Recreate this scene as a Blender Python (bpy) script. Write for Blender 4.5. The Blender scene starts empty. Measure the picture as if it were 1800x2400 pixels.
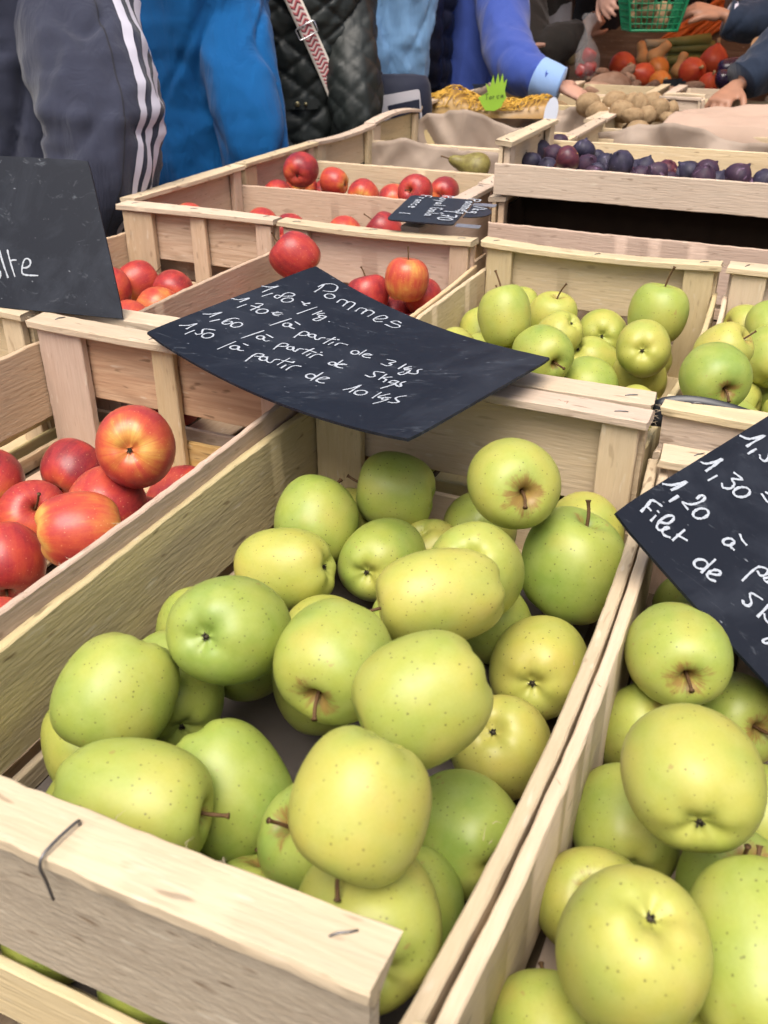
import bpy, bmesh, math, random
from mathutils import Vector, Matrix, Euler, noise
R = math.radians
scene = bpy.context.scene
col = scene.collection
rnd = random.Random(7)

# ------------------------------------------------------------------ camera
cam_data = bpy.data.cameras.new("camera")
cam = bpy.data.objects.new("camera", cam_data)
col.objects.link(cam)
cam.location = (0.0, 0.0, 1.30)
cam.rotation_euler = (R(90 - 29.7), 0.0, R(24.0))
cam_data.sensor_fit = 'VERTICAL'
cam_data.sensor_height = 36.0
cam_data.lens = 33.0
cam_data.clip_start = 0.02
cam_data.clip_end = 200
cam_data.dof.use_dof = True
cam_data.dof.focus_distance = 0.95
cam_data.dof.aperture_fstop = 14.0
scene.camera = cam

# ------------------------------------------------------------------ light
SUN_EL, SUN_AZ = 64.0, 82.0          # azimuth measured from +X towards -Y
world = bpy.data.worlds.new("World")
scene.world = world
world.use_nodes = True
wn = world.node_tree
wn.nodes.clear()
sky = wn.nodes.new("ShaderNodeTexSky")
sky.sky_type = 'NISHITA'
sky.sun_disc = False
sky.sun_elevation = R(SUN_EL)
sd = Vector((math.cos(R(SUN_AZ)) * math.cos(R(SUN_EL)), -math.sin(R(SUN_AZ)) * math.cos(R(SUN_EL)), math.sin(R(SUN_EL))))
sky.sun_rotation = math.atan2(sd.x, sd.y)
sky.air_density = 1.0
sky.dust_density = 6.0
sky.ozone_density = 0.6
bg = wn.nodes.new("ShaderNodeBackground")
bg.inputs["Strength"].default_value = 0.060
wo = wn.nodes.new("ShaderNodeOutputWorld")
wn.links.new(sky.outputs[0], bg.inputs[0])
wn.links.new(bg.outputs[0], wo.inputs[0])

sun_data = bpy.data.lights.new("sun", 'SUN')
sun_data.energy = 1.5
sun_data.angle = R(45)
sun_data.color = (1.0, 0.96, 0.90)
sun = bpy.data.objects.new("sun", sun_data)
col.objects.link(sun)
sun.rotation_euler = (-sd).to_track_quat('-Z', 'Y').to_euler()
sun.location = (2, -2, 6)

scene.view_settings.view_transform = 'Standard'
scene.view_settings.look = 'None'
scene.view_settings.gamma = 1.0
scene.view_settings.exposure = 1.50
scene.view_settings.use_curve_mapping = False
scene.cycles.use_denoising = True
scene.cycles.max_bounces = 5
scene.cycles.diffuse_bounces = 3
scene.cycles.glossy_bounces = 2
scene.cycles.use_adaptive_sampling = True
scene.cycles.adaptive_threshold = 0.03

# ------------------------------------------------------------------ helpers
def tag(o, label=None, cat=None, group=None, kind=None):
    if label: o["label"] = label
    if cat: o["category"] = cat
    if group: o["group"] = group
    if kind: o["kind"] = kind
    return o

def mesh(name, verts, faces, smooth=True):
    me = bpy.data.meshes.new(name)
    me.from_pydata([tuple(v) for v in verts], [], faces)
    me.update()
    if smooth:
        me.shade_smooth()
    return me

def obj(name, me, mat=None, parent=None, loc=(0, 0, 0), rot=None):
    o = bpy.data.objects.new(name, me)
    col.objects.link(o)
    o.location = loc
    if rot is not None:
        o.rotation_euler = rot
    if parent is not None:
        o.parent = parent
    if mat is not None and me is not None and not me.materials:
        me.materials.append(mat)
    return o

def empty(name, loc=(0, 0, 0), rz=0.0):
    o = bpy.data.objects.new(name, None)
    o.empty_display_size = 0.05
    col.objects.link(o)
    o.location = loc
    o.rotation_euler = (0, 0, rz)
    return o

def basis(a, b):
    """rotation whose columns are a (local x), b (local y) and a x b"""
    a = Vector(a).normalized(); b = Vector(b); b = (b - a * b.dot(a)).normalized()
    c = a.cross(b)
    return Matrix((a, b, c)).transposed()

def axis_rot(d, spin=0.0):
    """rotation taking local z onto d"""
    return (Vector(d).normalized().to_track_quat('Z', 'Y').to_matrix() @ Matrix.Rotation(spin, 3, 'Z'))

def tube_data(pts, radii, n=8, cap=True, verts=None, faces=None):
    """a tapered tube through pts; appended to verts / faces"""
    verts = [] if verts is None else verts
    faces = [] if faces is None else faces
    pts = [Vector(p) for p in pts]
    if not hasattr(radii, '__len__'):
        radii = [radii] * len(pts)
    base = len(verts)
    prev = None
    for i, p in enumerate(pts):
        t = (pts[min(i + 1, len(pts) - 1)] - pts[max(i - 1, 0)]).normalized()
        if prev is None:
            u = t.orthogonal().normalized()
        else:
            u = (prev - t * prev.dot(t)).normalized()
        prev = u
        w = t.cross(u)
        for k in range(n):
            a = 2 * math.pi * k / n
            verts.append(p + (u * math.cos(a) + w * math.sin(a)) * radii[i])
    for i in range(len(pts) - 1):
        for k in range(n):
            a = base + i * n + k; b = base + i * n + (k + 1) % n
            faces.append((a, b, b + n, a + n))
    if cap:
        faces.append(tuple(base + k for k in reversed(range(n))))
        e = base + (len(pts) - 1) * n
        faces.append(tuple(e + k for k in range(n)))
    return verts, faces

def smooth_path(pts, k=4):
    P = [Vector(p) for p in pts]
    if len(P) < 3:
        return P
    Q = [2 * P[0] - P[1]] + P + [2 * P[-1] - P[-2]]
    o = []
    for i in range(1, len(Q) - 2):
        a, b, c, d = Q[i - 1], Q[i], Q[i + 1], Q[i + 2]
        for j in range(k):
            t = j / k
            o.append(.5 * ((2 * b) + (c - a) * t + (2 * a - 5 * b + 4 * c - d) * t * t + (3 * b - a - 3 * c + d) * t ** 3))
    o.append(P[-1])
    return o

# ------------------------------------------------------------------ materials
def newmat(name):
    m = bpy.data.materials.new(name)
    m.use_nodes = True
    nt = m.node_tree
    b = nt.nodes["Principled BSDF"]
    return m, nt, b

def N(nt, typ, **kw):
    n = nt.nodes.new(typ)
    for k, v in kw.items():
        if k.startswith('i_'):
            key = k[2:]
            key = int(key) if key.isdigit() else key
            n.inputs[key].default_value = v
        else:
            setattr(n, k, v)
    return n

def mixc(nt, fac, a, b, blend='MIX'):
    n = nt.nodes.new("ShaderNodeMix")
    n.data_type = 'RGBA'
    n.blend_type = blend
    for s, v in ((n.inputs[0], fac), (n.inputs[6], a), (n.inputs[7], b)):
        if isinstance(v, bpy.types.NodeSocket):
            nt.links.new(v, s)
        elif isinstance(v, (tuple, list)):
            s.default_value = (*v[:3], 1)
        else:
            s.default_value = v
    return n.outputs[2]

def math_(nt, op, a, b=None, c=None, clamp=False):
    n = nt.nodes.new("ShaderNodeMath")
    n.operation = op
    n.use_clamp = clamp
    for s, v in zip(n.inputs, (a, b, c)):
        if v is None: continue
        if isinstance(v, bpy.types.NodeSocket): nt.links.new(v, s)
        else: s.default_value = v
    return n.outputs[0]

def ramp(nt, fac, stops):
    n = nt.nodes.new("ShaderNodeValToRGB")
    el = n.color_ramp.elements
    while len(el) < len(stops):
        el.new(0.5)
    for e, (p, c) in zip(el, stops):
        e.position = p
        e.color = (c, c, c, 1) if not hasattr(c, '__len__') else (*c[:3], 1)
    nt.links.new(fac, n.inputs[0])
    return n.outputs[0]

def coords(nt, scale=(1, 1, 1), seed=True, kind="Object"):
    tc = nt.nodes.new("ShaderNodeTexCoord")
    mp = nt.nodes.new("ShaderNodeMapping")
    mp.inputs["Scale"].default_value = scale
    nt.links.new(tc.outputs[kind], mp.inputs["Vector"])
    if seed:
        oi = nt.nodes.new("ShaderNodeObjectInfo")
        s = math_(nt, 'MULTIPLY', oi.outputs["Random"], 37.0)
        cb = nt.nodes.new("ShaderNodeCombineXYZ")
        for i in range(3):
            nt.links.new(s, cb.inputs[i])
        nt.links.new(cb.outputs[0], mp.inputs["Location"])
    return mp.outputs[0]

def noise_t(nt, vec, scale, detail=3.0, rough=0.55, dist=0.0):
    n = N(nt, "ShaderNodeTexNoise")
    n.inputs["Scale"].default_value = scale
    n.inputs["Detail"].default_value = detail
    n.inputs["Roughness"].default_value = rough
    n.inputs["Distortion"].default_value = dist
    nt.links.new(vec, n.inputs["Vector"])
    return n.outputs["Fac"]

def bump(nt, b, height, strength=0.3, dist=0.002):
    n = N(nt, "ShaderNodeBump")
    n.inputs["Strength"].default_value = strength
    n.inputs["Distance"].default_value = dist
    nt.links.new(height, n.inputs["Height"])
    nt.links.new(n.outputs[0], b.inputs["Normal"])

def noise_c(nt, vec, scale, detail=2.0, rough=0.55, dist=0.0):
    """three independent noises from one texture"""
    n = N(nt, "ShaderNodeTexNoise")
    for k, v in (("Scale", scale), ("Detail", detail), ("Roughness", rough), ("Distortion", dist)):
        n.inputs[k].default_value = v
    nt.links.new(vec, n.inputs["Vector"])
    sc = nt.nodes.new("ShaderNodeSeparateColor")
    nt.links.new(n.outputs["Color"], sc.inputs[0])
    return sc.outputs[0], sc.outputs[1], sc.outputs[2]

def wood(name, light, dark, figure=0.35, stain=0.5, stretch=20):
    """thin peeled poplar board; the grain runs along the board's local x"""
    light = tuple(x * .74 for x in light); dark = tuple(x * .72 for x in dark)
    m, nt, b = newmat(name)
    fine = noise_t(nt, coords(nt, (stretch, 250, 250)), 1.0, 3.0, 0.7)
    fig, bl, st = noise_c(nt, coords(nt, (3.6, 34, 34)), 1.0, 2.0, 0.55, 0.1)
    wav = math_(nt, 'FRACT', math_(nt, 'MULTIPLY', fig, 7.0))
    wav = math_(nt, 'ABSOLUTE', math_(nt, 'SUBTRACT', wav, 0.5))
    f = math_(nt, 'ADD', math_(nt, 'MULTIPLY', fine, 0.75), math_(nt, 'MULTIPLY', wav, figure))
    f = math_(nt, 'MULTIPLY_ADD', f, 1.8, -0.38, clamp=True)
    c = mixc(nt, f, dark, light)
    oi = nt.nodes.new("ShaderNodeObjectInfo")
    hs = N(nt, "ShaderNodeHueSaturation")
    nt.links.new(c, hs.inputs["Color"])
    nt.links.new(math_(nt, 'MULTIPLY_ADD', oi.outputs["Random"], 0.03, 0.485), hs.inputs["Hue"])
    nt.links.new(math_(nt, 'MULTIPLY_ADD', oi.outputs["Random"], 0.3, 0.85), hs.inputs["Saturation"])
    r2 = math_(nt, 'FRACT', math_(nt, 'MULTIPLY', oi.outputs["Random"], 17.3))
    nt.links.new(math_(nt, 'MULTIPLY_ADD', r2, 0.22, 0.88), hs.inputs["Value"])
    c = hs.outputs[0]
    # grey weathering blotches, small dark marks, darker grain lines
    blm = math_(nt, 'MULTIPLY_ADD', bl, 4.0, -2.05, clamp=True)
    c = mixc(nt, math_(nt, 'MULTIPLY', blm, 0.5 * stain), c, (0.26, 0.21, 0.155))
    sp, sq, sr = noise_c(nt, coords(nt, (40, 150, 150)), 1.0, 1.0, 0.5)
    spm = math_(nt, 'MULTIPLY_ADD', sp, 12.0, -8.1, clamp=True)
    hair = math_(nt, 'MULTIPLY_ADD', sq, 14.0, -9.6, clamp=True)
    c = mixc(nt, math_(nt, 'MULTIPLY', hair, 0.35), c, (0.64, 0.57, 0.45))
    c = mixc(nt, math_(nt, 'MULTIPLY', spm, 0.65 * stain), c, (0.12, 0.07, 0.035))
    stm = math_(nt, 'MULTIPLY_ADD', fine, 9.0, -5.5, clamp=True)
    c = mixc(nt, math_(nt, 'MULTIPLY', stm, 0.32), c, tuple(x * 0.5 for x in dark))
    nt.links.new(c, b.inputs["Base Color"])
    b.inputs["Roughness"].default_value = 0.72
    b.inputs["Specular IOR Level"].default_value = 0.25
    bump(nt, b, noise_t(nt, coords(nt, (stretch * 1.6, 320, 320)), 1.0, 1.0, 0.6), 0.55, 0.0012)
    return m

WPALE = wood("wood_pale", (0.82, 0.67, 0.49), (0.70, 0.54, 0.37), 0.14, 0.7)
WPINK = wood("wood_pink", (0.80, 0.60, 0.43), (0.66, 0.47, 0.31), 0.16, 0.5)
WYELL = wood("wood_yellow", (0.82, 0.67, 0.41), (0.70, 0.54, 0.30), 0.14, 0.4)
WORNG = wood("wood_orange", (0.80, 0.52, 0.24), (0.58, 0.33, 0.13), 0.7, 0.9, 14)
WWAVE = wood("wood_wavy", (0.84, 0.62, 0.36), (0.64, 0.43, 0.21), 0.9, 0.6, 14)
WOLD = wood("wood_old", (0.80, 0.66, 0.43), (0.68, 0.53, 0.32), 0.12, 0.9, 30)
WGREYP = wood("wood_weathered", (0.62, 0.52, 0.40), (0.46, 0.37, 0.27), 0.15, 1.2, 75)

def plain(name, c, rough=0.6, spec=0.4, var=0.12, scale=30, metallic=0.0, bumpk=0.0):
    c = tuple(x * .74 for x in c)
    m, nt, b = newmat(name)
    v = coords(nt)
    f = noise_t(nt, v, scale, 4.0)
    nt.links.new(mixc(nt, f, tuple(x * (1 - var * 1.6) for x in c), tuple(min(1, x * (1 + var)) for x in c)), b.inputs["Base Color"])
    b.inputs["Roughness"].default_value = rough
    b.inputs["Specular IOR Level"].default_value = spec
    b.inputs["Metallic"].default_value = metallic
    if bumpk:
        bump(nt, b, f, bumpk, 0.003)
    return m

STAPLE = plain("staple_steel", (0.28, 0.27, 0.27), 0.4, 0.5, 0.3, 60, 0.9)

def apple_skin(name, red=False):
    m, nt, b = newmat(name)
    tc = nt.nodes.new("ShaderNodeTexCoord")
    P = tc.outputs["Object"]
    vs = coords(nt)
    oi = nt.nodes.new("ShaderNodeObjectInfo")
    sep = nt.nodes.new("ShaderNodeSeparateXYZ"); nt.links.new(P, sep.inputs[0])
    tone = nt.nodes.new("ShaderNodeSeparateColor"); nt.links.new(oi.outputs["Color"], tone.inputs[0])
    tone = tone.outputs[0]
    rho = math_(nt, 'SQRT', math_(nt, 'ADD', math_(nt, 'MULTIPLY', sep.outputs[0], sep.outputs[0]), math_(nt, 'MULTIPLY', sep.outputs[1], sep.outputs[1])))
    inv = math_(nt, 'DIVIDE', 1.0, math_(nt, 'MAXIMUM', rho, 0.02))
    # coordinates that only follow the meridians: radial streaks
    cb = nt.nodes.new("ShaderNodeCombineXYZ")
    nt.links.new(math_(nt, 'MULTIPLY', sep.outputs[0], inv), cb.inputs[0])
    nt.links.new(math_(nt, 'MULTIPLY', sep.outputs[1], inv), cb.inputs[1])
    nt.links.new(math_(nt, 'MULTIPLY_ADD', oi.outputs["Random"], 20.0, math_(nt, 'MULTIPLY', sep.outputs[2], 0.16)), cb.inputs[2])
    big, bl, _ = noise_c(nt, vs, 0.9, 1.5, 0.5)
    mid, scar, mott = noise_c(nt, vs, 3.2, 3.0, 0.6)
    st, st2, st3 = noise_c(nt, cb.outputs[0], 4.0, 3.5, 0.74)
    if not red:
        f = math_(nt, 'ADD', math_(nt, 'MULTIPLY', tone, 0.62), math_(nt, 'MULTIPLY', big, 1.0))
        f = math_(nt, 'ADD', f, math_(nt, 'MULTIPLY', mid, 0.25))
        f = math_(nt, 'SUBTRACT', f, 0.48)
        c = ramp(nt, f, [(0.0, (0.205, 0.29, 0.050)), (0.35, (0.315, 0.36, 0.066)), (0.72, (0.42, 0.395, 0.080)), (1.0, (0.465, 0.38, 0.092))])
        c = mixc(nt, math_(nt, 'MULTIPLY_ADD', mott, 1.2, -0.45, clamp=True), c, mixc(nt, 0.22, c, (0.56, 0.58, 0.30)))
        c = mixc(nt, math_(nt, 'MULTIPLY', math_(nt, 'MULTIPLY_ADD', bl, 5.0, -3.1, clamp=True), 0.30), c, (0.50, 0.33, 0.08))
    else:
        f = math_(nt, 'ADD', math_(nt, 'MULTIPLY', st, 0.65), math_(nt, 'MULTIPLY', big, 1.3))
        f = math_(nt, 'ADD', f, math_(nt, 'MULTIPLY', mid, 0.45))
        f = math_(nt, 'ADD', f, math_(nt, 'MULTIPLY', tone, 0.75))
        lowz = math_(nt, 'MULTIPLY_ADD', sep.outputs[2], -2.4, -1.35, clamp=True)
        f = math_(nt, 'SUBTRACT', f, math_(nt, 'MULTIPLY', lowz, 0.5))
        f = math_(nt, 'SUBTRACT', f, 0.98)
        c = ramp(nt, f, [(0.0, (0.58, 0.32, 0.075)), (0.20, (0.52, 0.17, 0.045)), (0.42, (0.46, 0.065, 0.035)), (0.72, (0.34, 0.022, 0.030)), (1.0, (0.18, 0.008, 0.024))])
        fl = math_(nt, 'MULTIPLY_ADD', st2, 7.0, -3.7, clamp=True)
        c = mixc(nt, math_(nt, 'MULTIPLY', fl, 0.35), c, (0.36, 0.02, 0.03))
    sk = math_(nt, 'MULTIPLY_ADD', noise_t(nt, vs, 17.0, 3.0, 0.7), 2.2, -0.6, clamp=True)
    c = mixc(nt, math_(nt, 'MULTIPLY', sk, 0.20), c, mixc(nt, 0.45, c, (0.10, 0.09, 0.02) if not red else (0.80, 0.35, 0.10)))
    # lenticels
    vo = N(nt, "ShaderNodeTexVoronoi"); vo.inputs["Scale"].default_value = 10.0; vo.inputs["Randomness"].default_value = 0.95
    nt.links.new(vs, vo.inputs["Vector"])
    sc = nt.nodes.new("ShaderNodeSeparateColor"); nt.links.new(vo.outputs["Color"], sc.inputs[0])
    sz = math_(nt, 'MULTIPLY_ADD', sc.outputs[0], 0.17, 0.07)
    dot = math_(nt, 'SUBTRACT', 1.0, math_(nt, 'DIVIDE', vo.outputs["Distance"], sz))
    dot = math_(nt, 'MULTIPLY', dot, 2.2, clamp=True)
    dot = math_(nt, 'MULTIPLY', dot, math_(nt, 'GREATER_THAN', sc.outputs[1], 0.2))
    c = mixc(nt, math_(nt, 'MULTIPLY', dot, 0.75 if not red else 0.3), c, (0.09, 0.075, 0.018) if not red else (0.85, 0.5, 0.25))
    # russet in the stem cavity
    topz = math_(nt, 'MULTIPLY', sep.outputs[2], 2.0, clamp=True)
    rus = math_(nt, 'MULTIPLY_ADD', rho, -0.85, math_(nt, 'MULTIPLY_ADD', st3, 0.75, math_(nt, 'MULTIPLY_ADD', mid, 0.8, -0.30)))
    rus = math_(nt, 'ADD', rus, math_(nt, 'MULTIPLY', oi.outputs["Random"], 0.24))
    rus = math_(nt, 'MULTIPLY_ADD', rus, 5.0, -1.6, clamp=True)
    c = mixc(nt, math_(nt, 'MULTIPLY', math_(nt, 'MULTIPLY', rus, topz), 0.85 if not red else 0.45), c, (0.25, 0.135, 0.04))
    # small corky scars
    scm = math_(nt, 'MULTIPLY_ADD', scar, 30.0, -20.9, clamp=True)
    c = mixc(nt, math_(nt, 'MULTIPLY', scm, 0.5), c, (0.30, 0.17, 0.06))
    nt.links.new(c, b.inputs["Base Color"])
    nt.links.new(math_(nt, 'MULTIPLY_ADD', mid, 0.25, 0.30 if not red else 0.22), b.inputs["Roughness"])
    b.inputs["Specular IOR Level"].default_value = 0.40
    return m

GREEN = apple_skin("apple_skin_golden")
RED = apple_skin("apple_skin_red", True)
STEM = plain("apple_stem_bark", (0.16, 0.085, 0.035), 0.7, 0.3, 0.4, 6)
CALYX = plain("apple_calyx_dry", (0.10, 0.085, 0.055), 0.9, 0.1, 0.5, 8)

def slate(name):
    m, nt, b = newmat(name)
    v = coords(nt, (1, 1, 1), False)
    a = noise_t(nt, v, 9.0, 6.0, 0.72, 0.8)
    sm = ramp(nt, a, [(0.45, 0.0), (0.75, 1.0)])
    v2 = coords(nt, (20, 55, 20), False)
    s2 = ramp(nt, noise_t(nt, v2, 1.6, 5.0, 0.7, 1.0), [(0.60, 0.0), (0.74, 1.0)])
    c = mixc(nt, math_(nt, 'MULTIPLY', sm, 0.9), (0.0055, 0.0075, 0.0135), (0.026, 0.031, 0.043))
    c = mixc(nt, math_(nt, 'MULTIPLY', s2, 0.5), c, (0.13, 0.145, 0.165))
    fl = ramp(nt, noise_t(nt, coords(nt, (70, 130, 70), False), 1.5, 2.0), [(0.72, 0.0), (0.78, 1.0)])
    c = mixc(nt, math_(nt, 'MULTIPLY', fl, 0.7), c, (0.24, 0.255, 0.28))
    nt.links.new(c, b.inputs["Base Color"])
    nt.links.new(math_(nt, 'MULTIPLY_ADD', a, 0.3, 0.42), b.inputs["Roughness"])
    b.inputs["Specular IOR Level"].default_value = 0.28
    bump(nt, b, a, 0.08, 0.002)
    return m

SLATE = slate("slate_board")
CHALK = plain("chalk_paint", (0.56, 0.60, 0.66), 0.9, 0.1, 0.4, 700)

def cloth(name, c, c2=None, rough=0.85, weave=900, fold=0.3, sheen=0.15):
    m, nt, b = newmat(name)
    c = tuple(x * .72 for x in c); c2 = tuple(x * .72 for x in c2) if c2 else None
    v = coords(nt, (1, 1, 1), False)
    big = noise_t(nt, v, 14.0, 5.0, 0.6)
    fine = noise_t(nt, v, weave, 2.0, 0.6)
    c2 = c2 or tuple(x * 0.72 for x in c)
    cc = mixc(nt, big, c2, c)
    cc = mixc(nt, math_(nt, 'MULTIPLY', fine, 0.25), cc, tuple(min(1, x * 1.35 + 0.01) for x in c))
    nt.links.new(cc, b.inputs["Base Color"])
    b.inputs["Roughness"].default_value = rough
    b.inputs["Specular IOR Level"].default_value = 0.2
    b.inputs["Sheen Weight"].default_value = sheen
    v2 = coords(nt, (9, 9, 3), False)
    fo = noise_t(nt, v2, 1.6, 3.0, 0.55, 1.2)
    bump(nt, b, math_(nt, 'ADD', fo, math_(nt, 'MULTIPLY', fine, 0.06)), fold, 0.03)
    return m

SKIN = plain("skin_light", (0.60, 0.34, 0.25), 0.5, 0.35, 0.12, 40, bumpk=0.15)
SKIN2 = plain("skin_warm", (0.42, 0.21, 0.13), 0.5, 0.35, 0.15, 40, bumpk=0.15)
PAPER = plain("kraft_paper", (0.43, 0.34, 0.27), 0.85, 0.15, 0.15, 12, bumpk=0.2)
PAPERD = plain("grey_paper", (0.17, 0.145, 0.13), 0.9, 0.1, 0.15, 20, bumpk=0.2)

# ------------------------------------------------------------------ setting
RIM = 0.96
m_ground, nt_, b_ = newmat("ground_asphalt")
v_ = coords(nt_, (1, 1, 1), False)
nt_.links.new(mixc(nt_, noise_t(nt_, v_, 60, 5.0), (0.035, 0.034, 0.033), (0.085, 0.082, 0.078)), b_.inputs["Base Color"])
b_.inputs["Roughness"].default_value = 0.9
g = obj("ground", mesh("ground", [(-60, -60, 0), (60, -60, 0), (60, 60, 0), (-60, 60, 0)], [(0, 1, 2, 3)], False), m_ground)
tag(g, kind="structure")

def box_data(x0, x1, y0, y1, z0, z1, verts=None, faces=None):
    verts = [] if verts is None else verts
    faces = [] if faces is None else faces
    b = len(verts)
    verts += [Vector(p) for p in ((x0, y0, z0), (x1, y0, z0), (x1, y1, z0), (x0, y1, z0), (x0, y0, z1), (x1, y0, z1), (x1, y1, z1), (x0, y1, z1))]
    faces += [tuple(b + i for i in f) for f in ((0, 3, 2, 1), (4, 5, 6, 7), (0, 1, 5, 4), (1, 2, 6, 5), (2, 3, 7, 6), (3, 0, 4, 7))]
    return verts, faces

DARKWOOD = wood("wood_table", (0.16, 0.11, 0.07), (0.08, 0.055, 0.035), 0.3, 0.8)
table = empty("stall_table", (-0.1, 2.4, 0))
tag(table, "long dark trestle table that carries all the crates of the stall", "table")
for i in range(7):
    x0 = -1.16 + i * 0.27
    obj("board", mesh("board", *box_data(-2.45, 2.45, -0.13, 0.13, -0.012, 0.012), smooth=False), DARKWOOD, table, (x0 + 0.13 + 0.1, 0.15, 0.772), (0, 0, R(90)))
for sx in (-0.95, 0.7):
    for sy in (-2.1, -0.6, 1.0, 2.3):
        obj("leg", mesh("leg", *box_data(-0.38, 0.38, -0.03, 0.03, -0.03, 0.03), smooth=False), DARKWOOD, table, (sx, sy, 0.38), (0, R(90), 0))

# ------------------------------------------------------------------ crates
def plank_mesh(L, Wd, T, seed, bow_w=0.0, bow_t=0.0, rough=0.0007, flare=0.0, nseg=None):
    """board along local x: width on y, thickness on z, torn edges, bowed"""
    rr = random.Random(seed)
    n = nseg or max(8, min(64, int(L / 0.009)))
    ch = min(T * 0.22, 0.0012)
    prof = [(-.5, -.5 + ch / T), (-.5 + ch / Wd, -.5), (.5 - ch / Wd, -.5), (.5, -.5 + ch / T), (.5, .5 - ch / T), (.5 - ch / Wd, .5), (-.5 + ch / Wd, .5), (-.5, .5 - ch / T)]
    o1, o2 = rr.random() * 90, rr.random() * 90
    verts, faces = [], []
    for i in range(n + 1):
        t = i / n
        x = (t - .5) * L
        s = 1 - (2 * t - 1) ** 2
        e1 = (noise.noise((x * 14, o1, 0)) * .9 + noise.noise((x * 170, o1, 3)) * 1.1) * rough
        e2 = (noise.noise((x * 14, o2, 0)) * .9 + noise.noise((x * 170, o2, 3)) * 1.1) * rough
        tw = noise.noise((x * 3, o1, 7)) * 0.0025
        xe = 0
        for k, (py_, pz_) in enumerate(prof):
            if i in (0, n):
                xe = rr.uniform(-1, 1) * rough * 1.6
            y = py_ * Wd + (e1 if py_ < 0 else e2) + bow_w * s
            z = pz_ * T + bow_t * s + tw * py_ * 2 + noise.noise((x * 60, k, o2)) * rough * 0.5
            verts.append((x + xe, y, z))
    for i in range(n):
        for k in range(8):
            a = i * 8 + k; b = i * 8 + (k + 1) % 8
            faces.append((a, b, b + 8, a + 8))
    faces.append(tuple(reversed(range(8))))
    faces.append(tuple(n * 8 + k for k in range(8)))
    me = mesh("plank", verts, faces, True)
    me.set_sharp_from_angle(angle=R(38))
    return me

_seed = [100]
def plank(parent, name, L, Wd, T, loc, a, b, mat, **kw):
    _seed[0] += 1
    me = plank_mesh(L, Wd, T, _seed[0], **kw)
    o = obj(name, me, mat, parent, loc)
    o.rotation_euler = basis(a, b).to_euler()
    return o

def staple_mesh():
    pts = [(-0.006, 0, -0.003), (-0.0058, 0, 0.0002), (-0.002, 0.0004, 0.0007), (0.002, -0.0003, 0.0007), (0.0058, 0, 0.0002), (0.006, 0, -0.003)]
    v, f = tube_data(pts, 0.0006, 6)
    me = mesh("staple", v, f)
    me.materials.append(STAPLE)
    return me
STAPLE_ME = staple_mesh()

FIBRE = plain("wood_fibre", (0.70, 0.56, 0.39), 0.8, 0.2, 0.1, 50)

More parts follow.
